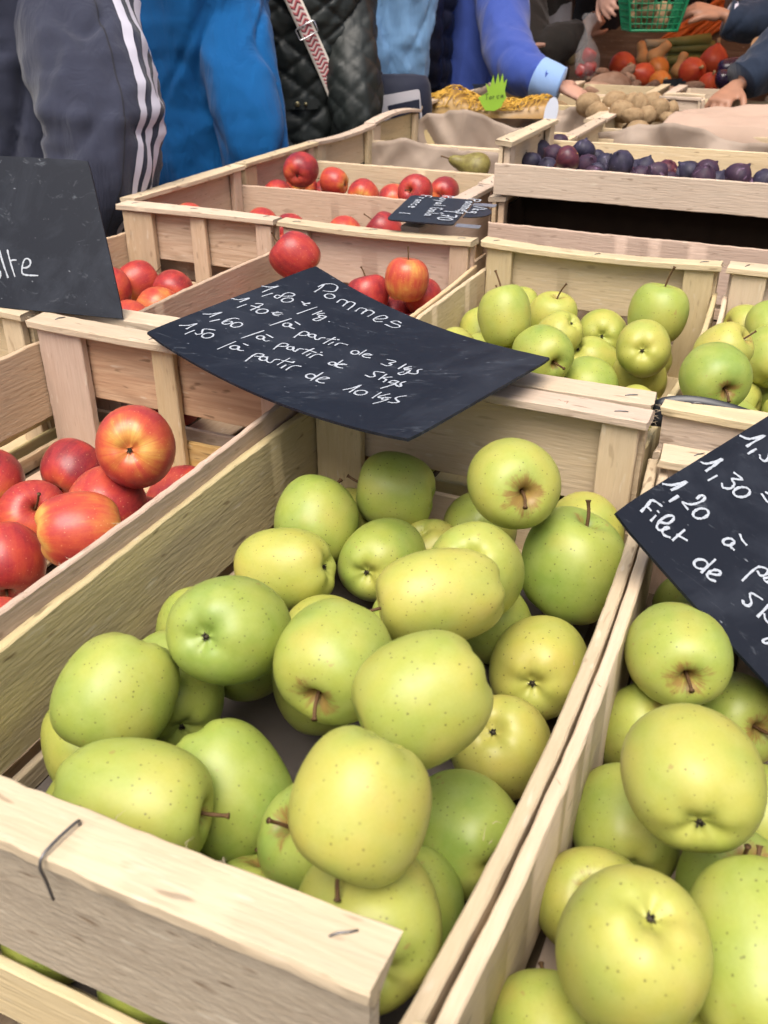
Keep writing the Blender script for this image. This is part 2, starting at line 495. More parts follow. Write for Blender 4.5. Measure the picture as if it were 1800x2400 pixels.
def crate(label, x0, x1, y0, y1, rim=RIM, base=0.785, axis='y', group="wooden crates on the stall", mats=None,
          slat_off=0.047, slat_h=0.092, panel_h=0.083, mid_post=False, posts=(0.045, 0.03), bowx=(0.006, 0.006), rail_w=0.032,
          lower=True, fibres=0, staples=True, rail_bow=0.0, low_end_h=0.048, front_mat=None, bottom=True, name="apple_crate", cat="crate", rail_bows=None, slat_t=0.0065, slat_x=(0, 0), no_mid_staple=False):
    wr, wp, ws, wpo = mats or (WPALE, WPALE, WPALE, WPALE)
    cx, cy = (x0 + x1) / 2, (y0 + y1) / 2
    root = empty(name, (cx, cy, base), 0 if axis == 'y' else R(90))
    tag(root, label, cat, group)
    W = (x1 - x0) if axis == 'y' else (y1 - y0)
    L = (y1 - y0) if axis == 'y' else (x1 - x0)
    H = rim - base
    X, Y, Z = (1, 0, 0), (0, 1, 0), (0, 0, 1)
    rr = random.Random(int(cx * 977 + cy * 1373) + 5)
    T = 0.0065
    for s in (-1, 1):
        ye = s * L / 2
        # top rail of the end
        rb = rail_bows[0 if s < 0 else 1] if rail_bows else rail_bow + rr.uniform(-.002, .002)
        rail = plank(root, "end_rail", W, rail_w, 0.009, (0, ye - s * rail_w / 2, H - 0.0045), X, Y, wr, bow_w=0.0, bow_t=rb, rough=0.0010)
        plank(root, "end_panel", W - 0.006, panel_h, T, (0, ye - s * 0.010, H - 0.0095 - panel_h / 2), X, Z, front_mat if (front_mat and s < 0) else wp, bow_t=-s * 0.0015)
        if lower:
            plank(root, "lower_end_slat", W - 0.006, low_end_h, T, (0, ye - s * 0.010, low_end_h / 2 + 0.001), X, Z, wp)
        for k, sx in enumerate((-1, 1)):
            pw = posts[k]
            plank(root, "corner_post", H - 0.011, pw, 0.011, (sx * (W / 2 - 0.0075 - pw / 2), ye - s * 0.0205, (H - 0.011) / 2), Z, X, wpo)
        if mid_post:
            plank(root, "middle_post", H - 0.011, 0.030, 0.009, (0.004, ye - s * 0.0195, (H - 0.011) / 2), Z, X, wpo)
        if staples:
            for sx in ((-0.43, 0.44) if (no_mid_staple and s < 0) else (-0.43, 0.0, 0.44)):
                st = obj("staple", STAPLE_ME, None, rail, (sx * W + rr.uniform(-.008, .008), rr.uniform(-.006, .006), 0.0047 + rb * (1 - (2 * sx) ** 2)))
                st.rotation_euler = (0, 0, rr.uniform(0.2, 1.2))
    for k, s in enumerate((-1, 1)):
        xe = s * (W / 2 - 0.0035 + slat_x[k])
        zt = H - slat_off
        b_ = bowx[k]
        # the slat's local z points to -y x z ... : outward is +x for (Y, Z)
        sl = plank(root, "side_slat", L - 0.004, slat_h, slat_t, (xe, 0, zt - slat_h / 2), Y, Z, ws, bow_t=s * b_, rough=0.0010)
        if lower:
            plank(root, "lower_side_slat", L - 0.004, 0.020, T, (xe, 0, 0.012), Y, Z, ws)
    if bottom:
        nb = 4
        for i in range(nb):
            bw = (W - 0.03) / nb
            plank(root, "bottom_slat", L - 0.02, bw - 0.012, 0.005, (-W / 2 + 0.015 + bw * (i + .5), 0, 0.004), Y, X, ws)
    if fibres:
        v, f = [], []
        for i in range(fibres):
            q = rr.random()
            if q < 0.6:
                s = rr.choice((-1, 1)); x = rr.uniform(-W / 2, W / 2); y = s * L / 2 - s * rail_w * rr.choice((0.02, 0.98)); z = H - 0.004 - rr.random() * .004
                d = Vector((rr.uniform(-1, 1), -s * rr.uniform(0, .8), rr.uniform(-.5, .3)))
            elif q < 0.8:
                s = rr.choice((-1, 1)); x = s * (W / 2); y = s * (L / 2 - rr.random() * rail_w); z = H - 0.005
                d = Vector((s * 1.2, rr.uniform(-1, 1), rr.uniform(-.6, .4)))
            else:
                k = rr.choice((0, 1)); s = (-1, 1)[k]; y = rr.uniform(-.48, .48) * L
                x = s * (W / 2 - .0035 + bowx[k] * (1 - (2 * y / L) ** 2)) + rr.uniform(-.003, .003); z = H - slat_off
                d = Vector((rr.uniform(-1, 1), rr.uniform(-1, 1), rr.uniform(-.2, .5)))
            ln = rr.uniform(.003, .009)
            p0 = Vector((x, y, z)); d.normalize(); cv = Vector((rr.uniform(-1, 1), rr.uniform(-1, 1), rr.uniform(-1, 1))) * ln * 0.35
            tube_data([p0, p0 + d * ln * .5 + cv * .6, p0 + d * ln + cv * -.2], [0.00022, 0.00018, 0.00005], 3, False, v, f)
        fo = obj("splinter_fibres", mesh("fibres", v, f), FIBRE, root)
        tag(fo, kind="stuff")
    return root

PAL = (WPALE, WPALE, WPALE, WPALE)
YEL = (WPALE, WYELL, WOLD, WYELL)
YEL2 = (WPALE, WYELL, WYELL, WYELL)
REDM = (WPALE, WORNG, WPINK, WPINK)
PNK = (WPALE, WPINK, WPINK, WPINK)
crate("pale crate of green apples in front, stapled front rail towards the viewer", -0.437, -0.095, 0.20, 0.815, mats=YEL, slat_off=0.048, bowx=(0.004, 0.016), slat_t=.0092, slat_x=(.002, .0085), panel_h=.090, low_end_h=.049, no_mid_staple=True, fibres=70, posts=(0.052, 0.034), front_mat=WGREYP)
crate("crate of green apples at the lower right under the tilted price board", -0.081, 0.262, 0.185, 0.812, rim=0.93, mats=(WPALE, WYELL, WPALE, WPINK), slat_off=0.017, slat_h=0.1, panel_h=0.075, bowx=(-0.015, 0.004), slat_t=.0088, fibres=90)
crate("middle crate of yellow-green apples behind the front green crate", -0.441, -0.099, 0.826, 1.376, mats=YEL2, slat_off=0.045, fibres=120, rail_bows=(0, -0.006), posts=(0.04, 0.04), bowx=(0.003, 0.008))
crate("crate of green apples at the right edge behind the tilted price board", -0.091, 0.25, 0.826, 1.376, mats=PAL, fibres=80, rail_bows=(-.004, 0), bowx=(-0.010, 0.004))
crate("crate of red apples at the left with an orange end panel and middle post", -0.797, -0.447, 0.18, 0.815, mats=REDM, slat_off=0.030, mid_post=True, fibres=120, posts=(0.062, 0.04), rail_bows=(0, -0.003))
crate("crate of red apples behind the big price board, apple on top of its pile", -0.782, -0.452, 0.828, 1.366, mats=PNK, slat_off=0.042, fibres=80, rail_bows=(0, -0.003))
crate("crate of red apples with knotty end panel beside the upright black board", -1.10, -0.790, 0.828, 1.366, mats=(WPALE, WWAVE, WPINK, WPINK), slat_off=0.05, mid_post=True, fibres=60, posts=(0.06, 0.03))
crate("crate at the far left edge with a torn rail end before the black board", -1.155, -0.815, 0.18, 0.826, mats=(WPALE, WYELL, WYELL, WYELL), fibres=120)
crate("crate of red apples set crosswise beside the grey tracksuit sleeve", -1.13, -0.556, 1.385, 1.757, axis='x', mats=PNK, slat_off=0.04, fibres=30, group="crates set crosswise along the customers' side")
crate("crosswise crate of red apples beside the bright blue fleece", -1.135, -0.56, 1.767, 2.094, axis='x', mats=(WPALE, WPINK, WPALE, WPINK), slat_off=0.043, fibres=30, group="crates set crosswise along the customers' side")
crate("crosswise crate with one pear on brown paper", -1.14, -0.57, 2.104, 2.434, axis='x', mats=(WPALE, WYELL, WYELL, WPALE), slat_off=0.043, rail_bows=(-.0, -0.006), group="crates set crosswise along the customers' side")
crate("empty crosswise crate with crumpled brown paper next to the pear crate", -1.15, -0.57, 2.45, 2.785, axis='x', mats=(WPALE, WOLD, WYELL, WPALE), slat_off=0.043, rail_bows=(0, 0.012), group="crates set crosswise along the customers' side")
crate("crosswise crate under the yellow net with brown paper standing up", -1.165, -0.57, 2.80, 3.135, axis='x', mats=(WPALE, WOLD, WYELL, WPALE), slat_off=0.043, rail_bows=(0, 0.010), group="crates set crosswise along the customers' side")
crate("dark empty crate that carries the shallow fig tray", -0.535, 0.075, 1.66, 2.0, axis='x', mats=PNK, slat_off=0.046, slat_h=0.098, posts=(0.04, 0.04))
crate("shallow pale tray of dark figs", -0.527, 0.085, 1.655, 1.965, rim=1.055, base=0.962, axis='x', mats=PAL, slat_off=0.038, slat_h=0.052, panel_h=0.07, lower=False, fibres=30, rail_w=0.03, posts=(0.032, 0.032), name="fig_tray", cat="tray")
crate("crate lined with brown paper behind the fig tray", -0.605, 0.02, 2.40, 2.735, axis='x', mats=PAL, slat_off=0.043, slat_h=0.08)
crate("crate heaped with potatoes behind the paper-lined crate", -0.628, 0.0, 2.762, 3.065, axis='x', mats=(WPALE, WYELL, WYELL, WYELL), slat_off=0.02, slat_h=0.06, name="potato_crate")
crate("narrow crate with potatoes and blue string beside the potato crate", -1.165, -0.66, 3.145, 3.44, axis='x', mats=(WPALE, WYELL, WYELL, WPALE), slat_off=0.01, slat_h=0.06, name="potato_crate")
crate("small white box end beside the gripping hand", -0.485, -0.365, 3.10, 3.20, rim=0.992, base=0.935, mats=PAL, slat_off=0.008, slat_h=0.05, panel_h=0.045, lower=False, staples=False, name="small_box", cat="box", bottom=False, posts=(.015,.015), rail_w=.012)
crate("pale crate of sweet potatoes next to the outstretched pink hand", -0.90, -0.56, 3.45, 3.78, axis='x', rim=0.965, mats=PAL, slat_off=0.01, slat_h=0.06, name="root_crate", staples=False)
crate("pale crate in front of the red squashes on the right", -0.53, -0.18, 3.45, 3.78, axis='x', rim=0.965, mats=PAL, slat_off=0.01, slat_h=0.06, name="root_crate", staples=False)

# ink stamp on the rail of the front crate
# ------------------------------------------------------------------ apples
PROFILE = [(0.0, .66), (.03, .675), (.07, .75), (.13, .87), (.22, .965), (.34, 1.01), (.48, 1.0), (.64, .925), (.79, .78), (.91, .56), (.985, .28), (1.0, -.02), (.975, -.30), (.91, -.56), (.80, -.77), (.65, -.92), (.49, -1.0), (.36, -1.015), (.25, -.98), (.16, -.92), (.08, -.885), (0.0, -.88)]

def apple_mesh(seed, axial, conic):
    rr = random.Random(seed)
    prof = smooth_path([Vector((a, 0, b)) for a, b in PROFILE], 2)
    nφ = 40
    a1, a2, a5 = rr.random() * 6.28, rr.random() * 6.28, rr.random() * 6.28
    k1, k2, k5 = rr.uniform(.01, .035), rr.uniform(.015, .045), rr.uniform(.008, .03)
    tilt = rr.uniform(-.10, .10), rr.uniform(-.10, .10)
    verts, faces = [], []
    for i, p in enumerate(prof):
        rho, z = max(p.x, 0), p.z
        for k in range(nφ):
            φ = 2 * math.pi * k / nφ
            low = max(0.0, -z) ** 2; top = max(0.0, z) ** 2
            m = 1 + k1 * math.cos(φ + a1) + k2 * math.cos(2 * φ + a2) + k5 * math.cos(5 * φ + a5) * (0.2 + 0.9 * low ** 2 + .5 * top ** 2)
            c = 1 + conic * (z * .5)
            r_ = rho * m * c
            zz = z * axial * (1 + .02 * low * math.cos(5 * φ + a5))
            x, y = r_ * math.cos(φ), r_ * math.sin(φ)
            zz += x * tilt[0] * .8 + y * tilt[1] * .8
            verts.append((x, y, zz))
            if i in (0, len(prof) - 1):
                break
    n = len(prof)
    idx = lambda i, k: 0 if i == 0 else (1 + (n - 2) * nφ if i == n - 1 else 1 + (i - 1) * nφ + k % nφ)
    for i in range(n - 1):
        for k in range(nφ):
            if i == 0: faces.append((0, idx(1, k), idx(1, k + 1)))
            elif i == n - 2: faces.append((idx(i, k), idx(n - 1, 0), idx(i, k + 1)))
            else: faces.append((idx(i, k), idx(i + 1, k), idx(i + 1, k + 1), idx(i, k + 1)))
    me = mesh("apple", verts, faces)
    bm = bmesh.new(); bm.from_mesh(me); bmesh.ops.recalc_face_normals(bm, faces=bm.faces); bm.to_mesh(me); bm.free()
    return me

def stem_mesh(seed, axial, ln):
    rr = random.Random(seed)
    bx, by = rr.uniform(-.22, .22), rr.uniform(-.22, .22)
    z0 = .63 * axial
    pts = smooth_path([(0, 0, z0), (bx * .12, by * .12, z0 + ln * .33), (bx * .5, by * .5, z0 + ln * .68), (bx, by, z0 + ln * .93), (bx * 1.12, by * 1.12, z0 + ln)], 3)
    n = len(pts)
    rad = [.034 + .012 * max(0, 1 - i / 3) + (.026 * max(0, (i / (n - 1) - .72) / .28)) for i in range(n)]
    v, f = tube_data(pts, rad, 7)
    return mesh("stem", v, f)

def calyx_mesh(seed, axial):
    rr = random.Random(seed)
    v, f = [], []
    for k in range(5):
        a = k * 1.2566 + rr.uniform(-.2, .2)
        d = Vector((math.cos(a), math.sin(a), 0)); t = Vector((-d.y, d.x, 0))
        z = -.885 * axial
        b = len(v)
        tw = rr.uniform(-.05, .05); q_ = rr.uniform(.55, 1.0)
        v += [d * .02 + t * .035 + Vector((0, 0, z)), d * .02 - t * .035 + Vector((0, 0, z)), d * .06 - t * .02 + Vector((0, 0, z - .05)), d * .06 + t * .02 + Vector((0, 0, z - .05)), d * .10 * q_ + t * tw + Vector((0, 0, z - .02 - rr.random() * .06)), d * .05 + Vector((0, 0, z - .075))]
        f += [(b, b + 1, b + 2, b + 3), (b + 3, b + 2, b + 4), (b, b + 5, b + 1), (b + 5, b + 3, b + 4), (b + 5, b + 4, b + 2)]
    tube_data([(0, 0, -.86 * axial), (0, 0, -.915 * axial)], [.05, .03], 8, True, v, f)
    return mesh("calyx", v, f)

VAR = {}
for kind, mat, ax, cn in (('G', GREEN, 1.00, .05), ('R', RED, .90, .03)):
    VAR[kind] = []
    for s in range(7):
        rr = random.Random(s * 13 + ord(kind))
        axial = ax * rr.uniform(.93, 1.07)
        me = apple_mesh(s * 7 + ord(kind), axial, cn * rr.uniform(.4, 1.6)); me.materials.append(mat)
        st = [stem_mesh(s * 3 + q, axial, (.55, .78, .95)[q] * rr.uniform(.9, 1.1)) for q in range(3)]
        cl = calyx_mesh(s, axial)
        for q in st: q.materials.append(STEM)
        cl.materials.append(CALYX)
        VAR[kind].append((me, st, cl, axial))

_an = [0]
def apple(kind, p, r, axis, tone, label, group, parts=True, name=None, var=None, spin=None, stem=1, el=1.0):
    _an[0] += 1
    rr = random.Random(_an[0] * 31)
    me, st, cl, axial = VAR[kind][(_an[0] * 5 + 3) % 7 if var is None else var]
    o = obj(name or ("green_apple" if kind == 'G' else "red_apple"), me, None, None, p)
    rm = axis_rot(axis, rr.uniform(0, 6.28) if spin is None else spin)
    o.rotation_euler = rm.to_euler()
    k = r * (.96 if kind == 'G' else 1.0)
    o.scale = (k * el ** -.25, k * el ** -.25, k * el ** .35)
    o.color = (tone, 0, 0, 1)
    tag(o, label, "apple", group)
    if parts:
        s = obj("stem", st[stem], None, o)
        c = obj("calyx", cl, None, o)
    return o

APPLES = {
  'G1': ([[-0.1773,0.6528,0.9449,0.0375,0.53,-0.81,0.26,0.55,0.959],[-0.1244,0.668,0.8713,0.0461,0.19,0.22,0.96,0.1,1.009],[-0.3043,0.7107,0.881,0.0375,-0.97,-0.22,0.13,0.35,1.052],[-0.356,0.6473,0.8709,0.0391,-0.06,0.89,0.45,0.2,0.919],[-0.3431,0.568,0.8682,0.0375,-0.95,-0.19,-0.24,0.75,1.251],[-0.287,0.6381,0.8534,0.0373,-0.04,0.99,-0.17,0.15,0.99],[-0.1801,0.4983,0.9315,0.0375,-0.81,-0.59,-0.06,0.85,1.277],[-0.176,0.5663,0.9126,0.0376,-0.08,0.68,-0.73,0.45,0.965],[-0.2877,0.4023,0.9363,0.0375,-0.06,0.88,-0.47,0.05,0.993],[-0.2171,0.4111,0.9281,0.0375,0.1,-0.99,-0.11,0.3,0.996],[-0.1427,0.3724,0.9525,0.0375,-0.7,-0.64,-0.32,0.45,1.075],[-0.1219,0.5673,0.8393,0.0402,-0.09,0.96,-0.28,0.75,0.979],[-0.3367,0.3469,0.9097,0.0371,-0.06,-0.76,-0.65,0.3,0.952],[-0.2774,0.2825,0.9032,0.0374,0.97,0.23,-0.01,0.45,1.29],[-0.254,0.3399,0.8679,0.0385,0.66,-0.28,-0.7,0.15,1.142],[-0.1374,0.2821,0.963,0.0347,-0.09,-0.68,-0.72,0.8,1.014],[-0.1304,0.2708,0.8959,0.0381,-0.58,0.79,-0.19,0.65,1.007],[-0.1188,0.3948,0.8362,0.0375,-0.74,0.66,-0.16,0.05,0.979],[-0.1225,0.477,0.8358,0.0362,0.09,0.54,-0.84,0.95,1.009],[-0.341,0.4028,0.8676,0.0375,-0.7,0.69,0.16,0.3,0.992],[-0.1774,0.3167,0.8827,0.0334,-0.44,-0.5,0.74,0.1,0.99],[-0.2049,0.2927,0.8323,0.0331,-0.2,0.45,0.87,0.2,0.96],[-0.3402,0.3125,0.8353,0.0354,-0.61,0.77,0.17,0.3,1.035],[-0.1306,0.7451,0.86,0.0373,-0.4,0.9,-0.2,0.8,1.004],[-0.231,0.7431,0.8387,0.0375,-0.2,0.96,-0.19,0.4,1.016],[-0.3251,0.4727,0.8579,0.0375,-0.19,0.94,-0.29,0.2,1.029],[-0.2855,0.5282,0.8401,0.0375,-0.2,0.96,-0.19,0.6,0.988],[-0.131,0.3305,0.8356,0.0322,-0.18,0.97,-0.15,0.05,1.003]],
   [[-0.2303,0.5812,0.8343,0.0343,-0.98,-0.06,-0.17,0.3,1.0],[-0.1915,0.4978,0.8362,0.0362,-0.87,0.46,-0.19,0.11,1.0],[-0.2084,0.6571,0.8343,0.0343,-0.16,-0.49,-0.85,0.27,1.0],[-0.1905,0.3953,0.8361,0.0361,-0.94,0.01,-0.33,0.17,1.0],[-0.3548,0.71,0.8336,0.0336,-0.33,-0.34,0.88,0.65,1.0],[-0.3863,0.4985,0.8354,0.0354,0.23,0.06,0.97,0.26,1.0],[-0.3856,0.3634,0.8337,0.0337,0.59,-0.42,-0.69,0.36,1.0],[-0.2575,0.4584,0.8598,0.0341,0.1,-0.1,0.99,0.45,1.0],[-0.25,0.2495,0.8225,0.034,0.3,0.2,0.9,0.4,1.0],[-0.318,0.2495,0.8225,0.034,0.3,0.2,0.9,0.4,1.0],[-0.386,0.2495,0.8225,0.034,0.3,0.2,0.9,0.4,1.0],[-0.2599,0.6896,0.8365,0.0315,0.2,0.3,-0.9,0.87,1.0],[-0.1749,0.6088,0.8395,0.0335,0.2,0.3,-0.9,0.33,1.0]]),
  'G2': ([[-0.0235,0.5472,0.8979,0.0353,0.3,-0.93,0.19,0.3,1.043],[-0.0344,0.535,0.8344,0.0346,0.38,-0.31,0.87,0.35,1.001],[0.0233,0.5786,0.8327,0.0328,0.55,-0.74,0.39,0.3,0.968],[0.0018,0.4003,0.9285,0.0375,-0.26,0.96,0.01,0.75,0.971],[-0.0298,0.441,0.8356,0.0357,-0.31,0.95,0.04,0.4,0.962],[-0.038,0.3759,0.8357,0.0327,0.1,-0.47,0.88,0.7,1.02],[-0.0082,0.2967,0.9113,0.0364,-0.17,0.13,-0.98,0.7,0.953],[0.0393,0.4138,0.8357,0.0357,-0.07,-0.11,0.99,0.1,0.978],[0.0481,0.3332,0.893,0.0376,-0.17,0.95,0.26,0.35,1.262],[-0.0391,0.2885,0.8364,0.0317,-0.28,0.94,0.17,0.4,0.951]],
   [[0.0935,0.6108,0.8353,0.0353,0.84,0.17,0.52,0.88,1.0],[0.1962,0.5515,0.8351,0.0351,0.11,0.92,0.37,0.48,1.0],[0.0579,0.7088,0.8352,0.0352,0.06,-0.78,0.63,0.42,1.0],[0.1557,0.3003,0.8354,0.0354,0.97,-0.13,0.19,0.08,1.0],[0.1992,0.7177,0.8345,0.0345,-0.23,0.13,-0.97,0.76,1.0],[0.0862,0.3468,0.8353,0.0353,0.67,0.71,0.22,0.16,1.0],[-0.0253,0.7003,0.8335,0.0335,-0.51,0.83,-0.22,0.17,1.0],[0.0397,0.2633,0.8351,0.0351,0.14,0.65,0.75,0.51,1.0],[0.2149,0.396,0.8344,0.0344,1.0,-0.07,-0.03,0.21,1.0],[0.1334,0.2357,0.8345,0.0345,-0.55,0.8,-0.26,0.58,1.0],[0.0396,0.4821,0.8351,0.0351,-0.95,-0.07,-0.32,0.31,1.0],[0.1592,0.4545,0.8354,0.0354,0.99,-0.1,0.08,0.36,1.0],[0.2154,0.2657,0.8348,0.0348,0.38,0.74,0.55,0.9,1.0],[-0.0296,0.617,0.8344,0.0344,0.64,-0.48,-0.59,0.94,1.0],[0.1311,0.7254,0.8344,0.0344,-0.95,0.06,-0.32,0.16,1.0],[0.2256,0.6497,0.8337,0.0337,0.74,-0.67,-0.06,0.78,1.0],[0.2231,0.4805,0.8338,0.0338,-0.36,0.84,0.41,0.69,1.0],[0.0112,0.3302,0.8336,0.0336,-0.73,-0.67,0.14,0.56,1.0],[0.1491,0.3796,0.8339,0.0339,0.4,-0.62,-0.67,0.84,1.0]]),
  'G3': ([[-0.33,1.1205,0.9245,0.036,-0.3,0.3,0.9,0.45,1.048],[-0.3109,1.2868,0.8797,0.0343,0.2,-0.08,0.98,0.8,0.951],[-0.1644,1.2752,0.9056,0.0415,0.1,0.15,0.98,0.35,0.989],[-0.2408,1.3052,0.8577,0.0367,-0.2,0.96,-0.19,0.5,1.019],[-0.1611,1.1686,0.8903,0.0366,-0.09,0.96,-0.28,0.65,0.999],[-0.2826,1.2152,0.8748,0.0325,-0.61,0.13,-0.79,0.7,0.98],[-0.2677,1.0787,0.8984,0.036,0.67,-0.74,0.01,0.3,1.006],[-0.2355,1.2355,0.8359,0.036,0.61,0.37,-0.7,0.5,0.951],[-0.1666,1.2113,0.8366,0.0367,-0.53,0.6,0.6,0.85,0.923],[-0.2142,1.1107,0.8523,0.0375,-0.17,0.95,0.26,0.2,0.955],[-0.3979,1.2491,0.852,0.0374,-0.37,0.83,0.42,0.5,0.988],[-0.365,1.2117,0.8961,0.0334,-0.26,0.87,0.42,0.9,0.999],[-0.3764,1.1798,0.8395,0.0368,-0.4,0.91,0.1,0.5,0.949],[-0.3716,1.3076,0.8726,0.0344,0.88,0.41,0.24,0.6,0.987]],
   [[-0.2791,0.9578,0.8364,0.0364,0.04,-0.93,0.36,0.05,1.0],[-0.359,0.899,0.8346,0.0346,-0.01,-0.24,0.97,0.75,1.0],[-0.1924,1.019,0.8351,0.0351,0.07,-0.96,0.26,0.49,1.0],[-0.3781,1.0498,0.835,0.035,0.8,0.6,-0.01,0.94,1.0],[-0.2543,1.1659,0.8336,0.0336,0.28,-0.28,0.92,0.85,1.0],[-0.3167,1.086,0.8347,0.0347,0.62,0.69,0.39,0.66,1.0],[-0.2649,1.0301,0.8337,0.0337,-0.52,-0.86,0.01,0.57,1.0],[-0.2015,0.9073,0.8358,0.0358,0.89,-0.08,0.44,0.78,1.0],[-0.1508,1.0918,0.8342,0.0342,0.51,0.68,0.54,0.77,1.0],[-0.3447,0.9881,0.8339,0.0339,-0.62,-0.39,-0.68,0.92,1.0],[-0.1747,1.2937,0.8348,0.0348,0.87,0.07,0.48,0.67,1.0],[-0.1483,0.9553,0.8343,0.0343,0.61,0.45,0.65,0.27,1.0],[-0.3312,1.2398,0.8341,0.0341,-0.66,-0.25,-0.71,0.24,1.0],[-0.393,1.1111,0.8615,0.0365,-0.61,0.17,0.77,0.67,1.0],[-0.3192,1.1468,0.8623,0.0346,-0.64,0.48,-0.6,0.86,1.0]]),
  'G3R': ([[-0.0567,0.9498,0.9485,0.0354,0.5,-0.86,-0.08,0.0,0.961],[-0.0612,1.0749,0.9348,0.0314,0.75,-0.08,0.66,0.85,1.049],[-0.0464,1.3074,0.8873,0.0344,-0.89,-0.38,0.24,0.7,0.965],[-0.0102,1.1895,0.8967,0.0375,-0.2,0.74,0.64,0.5,0.929],[-0.0178,1.2563,0.9102,0.0325,-0.37,0.83,0.42,0.4,1.015],[0.0065,1.2143,0.8352,0.0353,-0.5,0.86,-0.08,0.2,0.998],[-0.0332,1.0224,0.8589,0.0375,-0.39,0.88,0.26,0.3,0.948]],
   [[0.0651,0.9063,0.8337,0.0337,0.09,-0.99,-0.14,0.08,1.0],[0.0426,1.0761,0.8341,0.0341,0.84,-0.27,-0.48,0.36,1.0],[-0.036,1.0928,0.8361,0.0361,0.65,0.6,-0.47,0.89,1.0],[0.1288,1.0385,0.8355,0.0355,-0.01,0.87,-0.5,0.21,1.0],[0.1207,1.2712,0.8343,0.0343,-0.36,0.07,0.93,0.06,1.0],[-0.0115,0.9582,0.8363,0.0363,-0.39,0.8,0.46,0.13,1.0],[0.0881,1.1236,0.8341,0.0341,0.3,0.51,-0.81,0.27,1.0],[0.0661,0.9779,0.8354,0.0354,-0.81,-0.31,-0.49,0.02,1.0],[0.1553,0.9182,0.8352,0.0352,0.71,0.44,-0.56,0.98,1.0],[0.1366,1.1929,0.8336,0.0336,0.95,-0.18,0.27,0.91,1.0],[0.174,1.0902,0.8344,0.0344,0.11,-0.92,0.37,0.11,1.0],[0.023,1.2905,0.8357,0.0357,0.31,0.95,0.04,0.04,1.0],[0.0266,1.1468,0.8342,0.0342,-0.5,0.58,0.64,0.39,1.0],[0.1784,0.9834,0.8341,0.0341,-0.9,0.24,-0.38,0.0,1.0],[-0.0471,1.2591,0.8335,0.0335,0.11,0.47,0.88,0.66,1.0],[-0.0461,1.1675,0.8361,0.0361,0.99,-0.16,0.04,0.74,1.0],[0.1847,1.2423,0.8345,0.0345,0.63,-0.67,-0.39,0.74,1.0],[0.0743,1.2238,0.8336,0.0336,-0.42,0.89,-0.2,0.66,1.0],[-0.0518,0.9039,0.8345,0.0345,-0.85,0.53,-0.01,0.33,1.0],[0.0053,0.8973,0.8689,0.0346,-0.32,0.88,-0.34,0.33,1.0]]),
  'R1': ([[-0.5013,0.5898,0.9418,0.0352,-0.47,0.81,-0.35,0.55,0.978],[-0.6727,0.6879,0.835,0.035,-0.03,0.94,0.33,0.95,0.927],[-0.5282,0.5701,0.8843,0.0355,-0.19,0.98,0.1,0.6,0.951],[-0.5,0.5072,0.9025,0.0355,0.73,0.68,-0.06,0.25,1.208],[-0.6507,0.5994,0.8346,0.0346,0.68,-0.39,0.62,0.5,0.955],[-0.7346,0.6303,0.8354,0.0354,-0.6,0.79,0.1,0.8,1.066],[-0.5947,0.5044,0.8475,0.0355,0.53,-0.6,-0.6,0.6,1.001],[-0.5289,0.6786,0.8351,0.0351,-0.16,0.97,0.17,0.7,1.024],[-0.5292,0.6134,0.834,0.034,-0.16,0.97,0.17,0.45,0.956]],
   [[-0.7312,0.5446,0.8349,0.0349,-0.86,-0.1,-0.5,0.36,1.0],[-0.5331,0.4304,0.8346,0.0346,0.7,0.69,0.21,0.18,1.0],[-0.509,0.3227,0.8351,0.0351,-0.93,0.24,0.27,0.18,1.0],[-0.6253,0.3961,0.8361,0.0361,-0.33,0.24,-0.91,0.73,1.0],[-0.5791,0.2952,0.8339,0.0339,0.48,-0.49,-0.73,0.47,1.0],[-0.6459,0.2569,0.835,0.035,-0.25,0.5,0.83,0.46,1.0],[-0.7359,0.3806,0.8352,0.0352,0.26,0.21,-0.94,0.75,1.0],[-0.6768,0.5006,0.8365,0.0365,0.52,0.21,0.83,0.67,1.0],[-0.6859,0.3161,0.8336,0.0336,-0.05,-0.66,-0.75,0.85,1.0],[-0.7417,0.4737,0.8341,0.0341,0.24,-0.13,0.96,0.99,1.0],[-0.5079,0.2428,0.8339,0.0339,0.95,0.2,-0.25,0.18,1.0],[-0.7358,0.252,0.8354,0.0354,-0.47,-0.88,0.1,0.39,1.0]]),
  'R2': ([[-1.0345,1.2879,0.845,0.0338,0.53,0.81,0.26,0.5,1.019],[-0.965,1.2881,0.8379,0.0336,-0.13,0.96,0.25,0.8,0.98],[-1.0383,1.219,0.85,0.0334,-0.4,0.9,0.18,0.6,0.976],[-0.9375,1.1379,0.8325,0.0325,-0.39,0.88,0.26,0.3,0.978]],
   [[-1.0035,1.1221,0.8354,0.0354,0.25,-0.69,-0.68,0.83,1.0],[-0.8257,1.2623,0.8354,0.0354,-0.19,-0.2,0.96,0.38,1.0],[-0.9284,1.0172,0.8364,0.0364,-0.32,-0.83,-0.45,0.04,1.0],[-0.9977,0.9445,0.8347,0.0347,-0.38,-0.68,-0.62,0.22,1.0],[-0.8252,1.0366,0.835,0.035,0.85,-0.47,0.26,0.68,1.0],[-0.8521,1.1865,0.834,0.034,0.42,0.8,-0.43,0.37,1.0],[-0.8893,0.9367,0.8355,0.0355,0.11,0.9,-0.43,0.45,1.0],[-1.0248,1.019,0.8362,0.0362,-0.76,-0.6,-0.24,0.29,1.0],[-0.8671,1.1197,0.8349,0.0349,0.23,0.69,-0.69,0.04,1.0],[-0.934,1.2036,0.8344,0.0344,0.98,-0.2,-0.03,0.36,1.0]]),
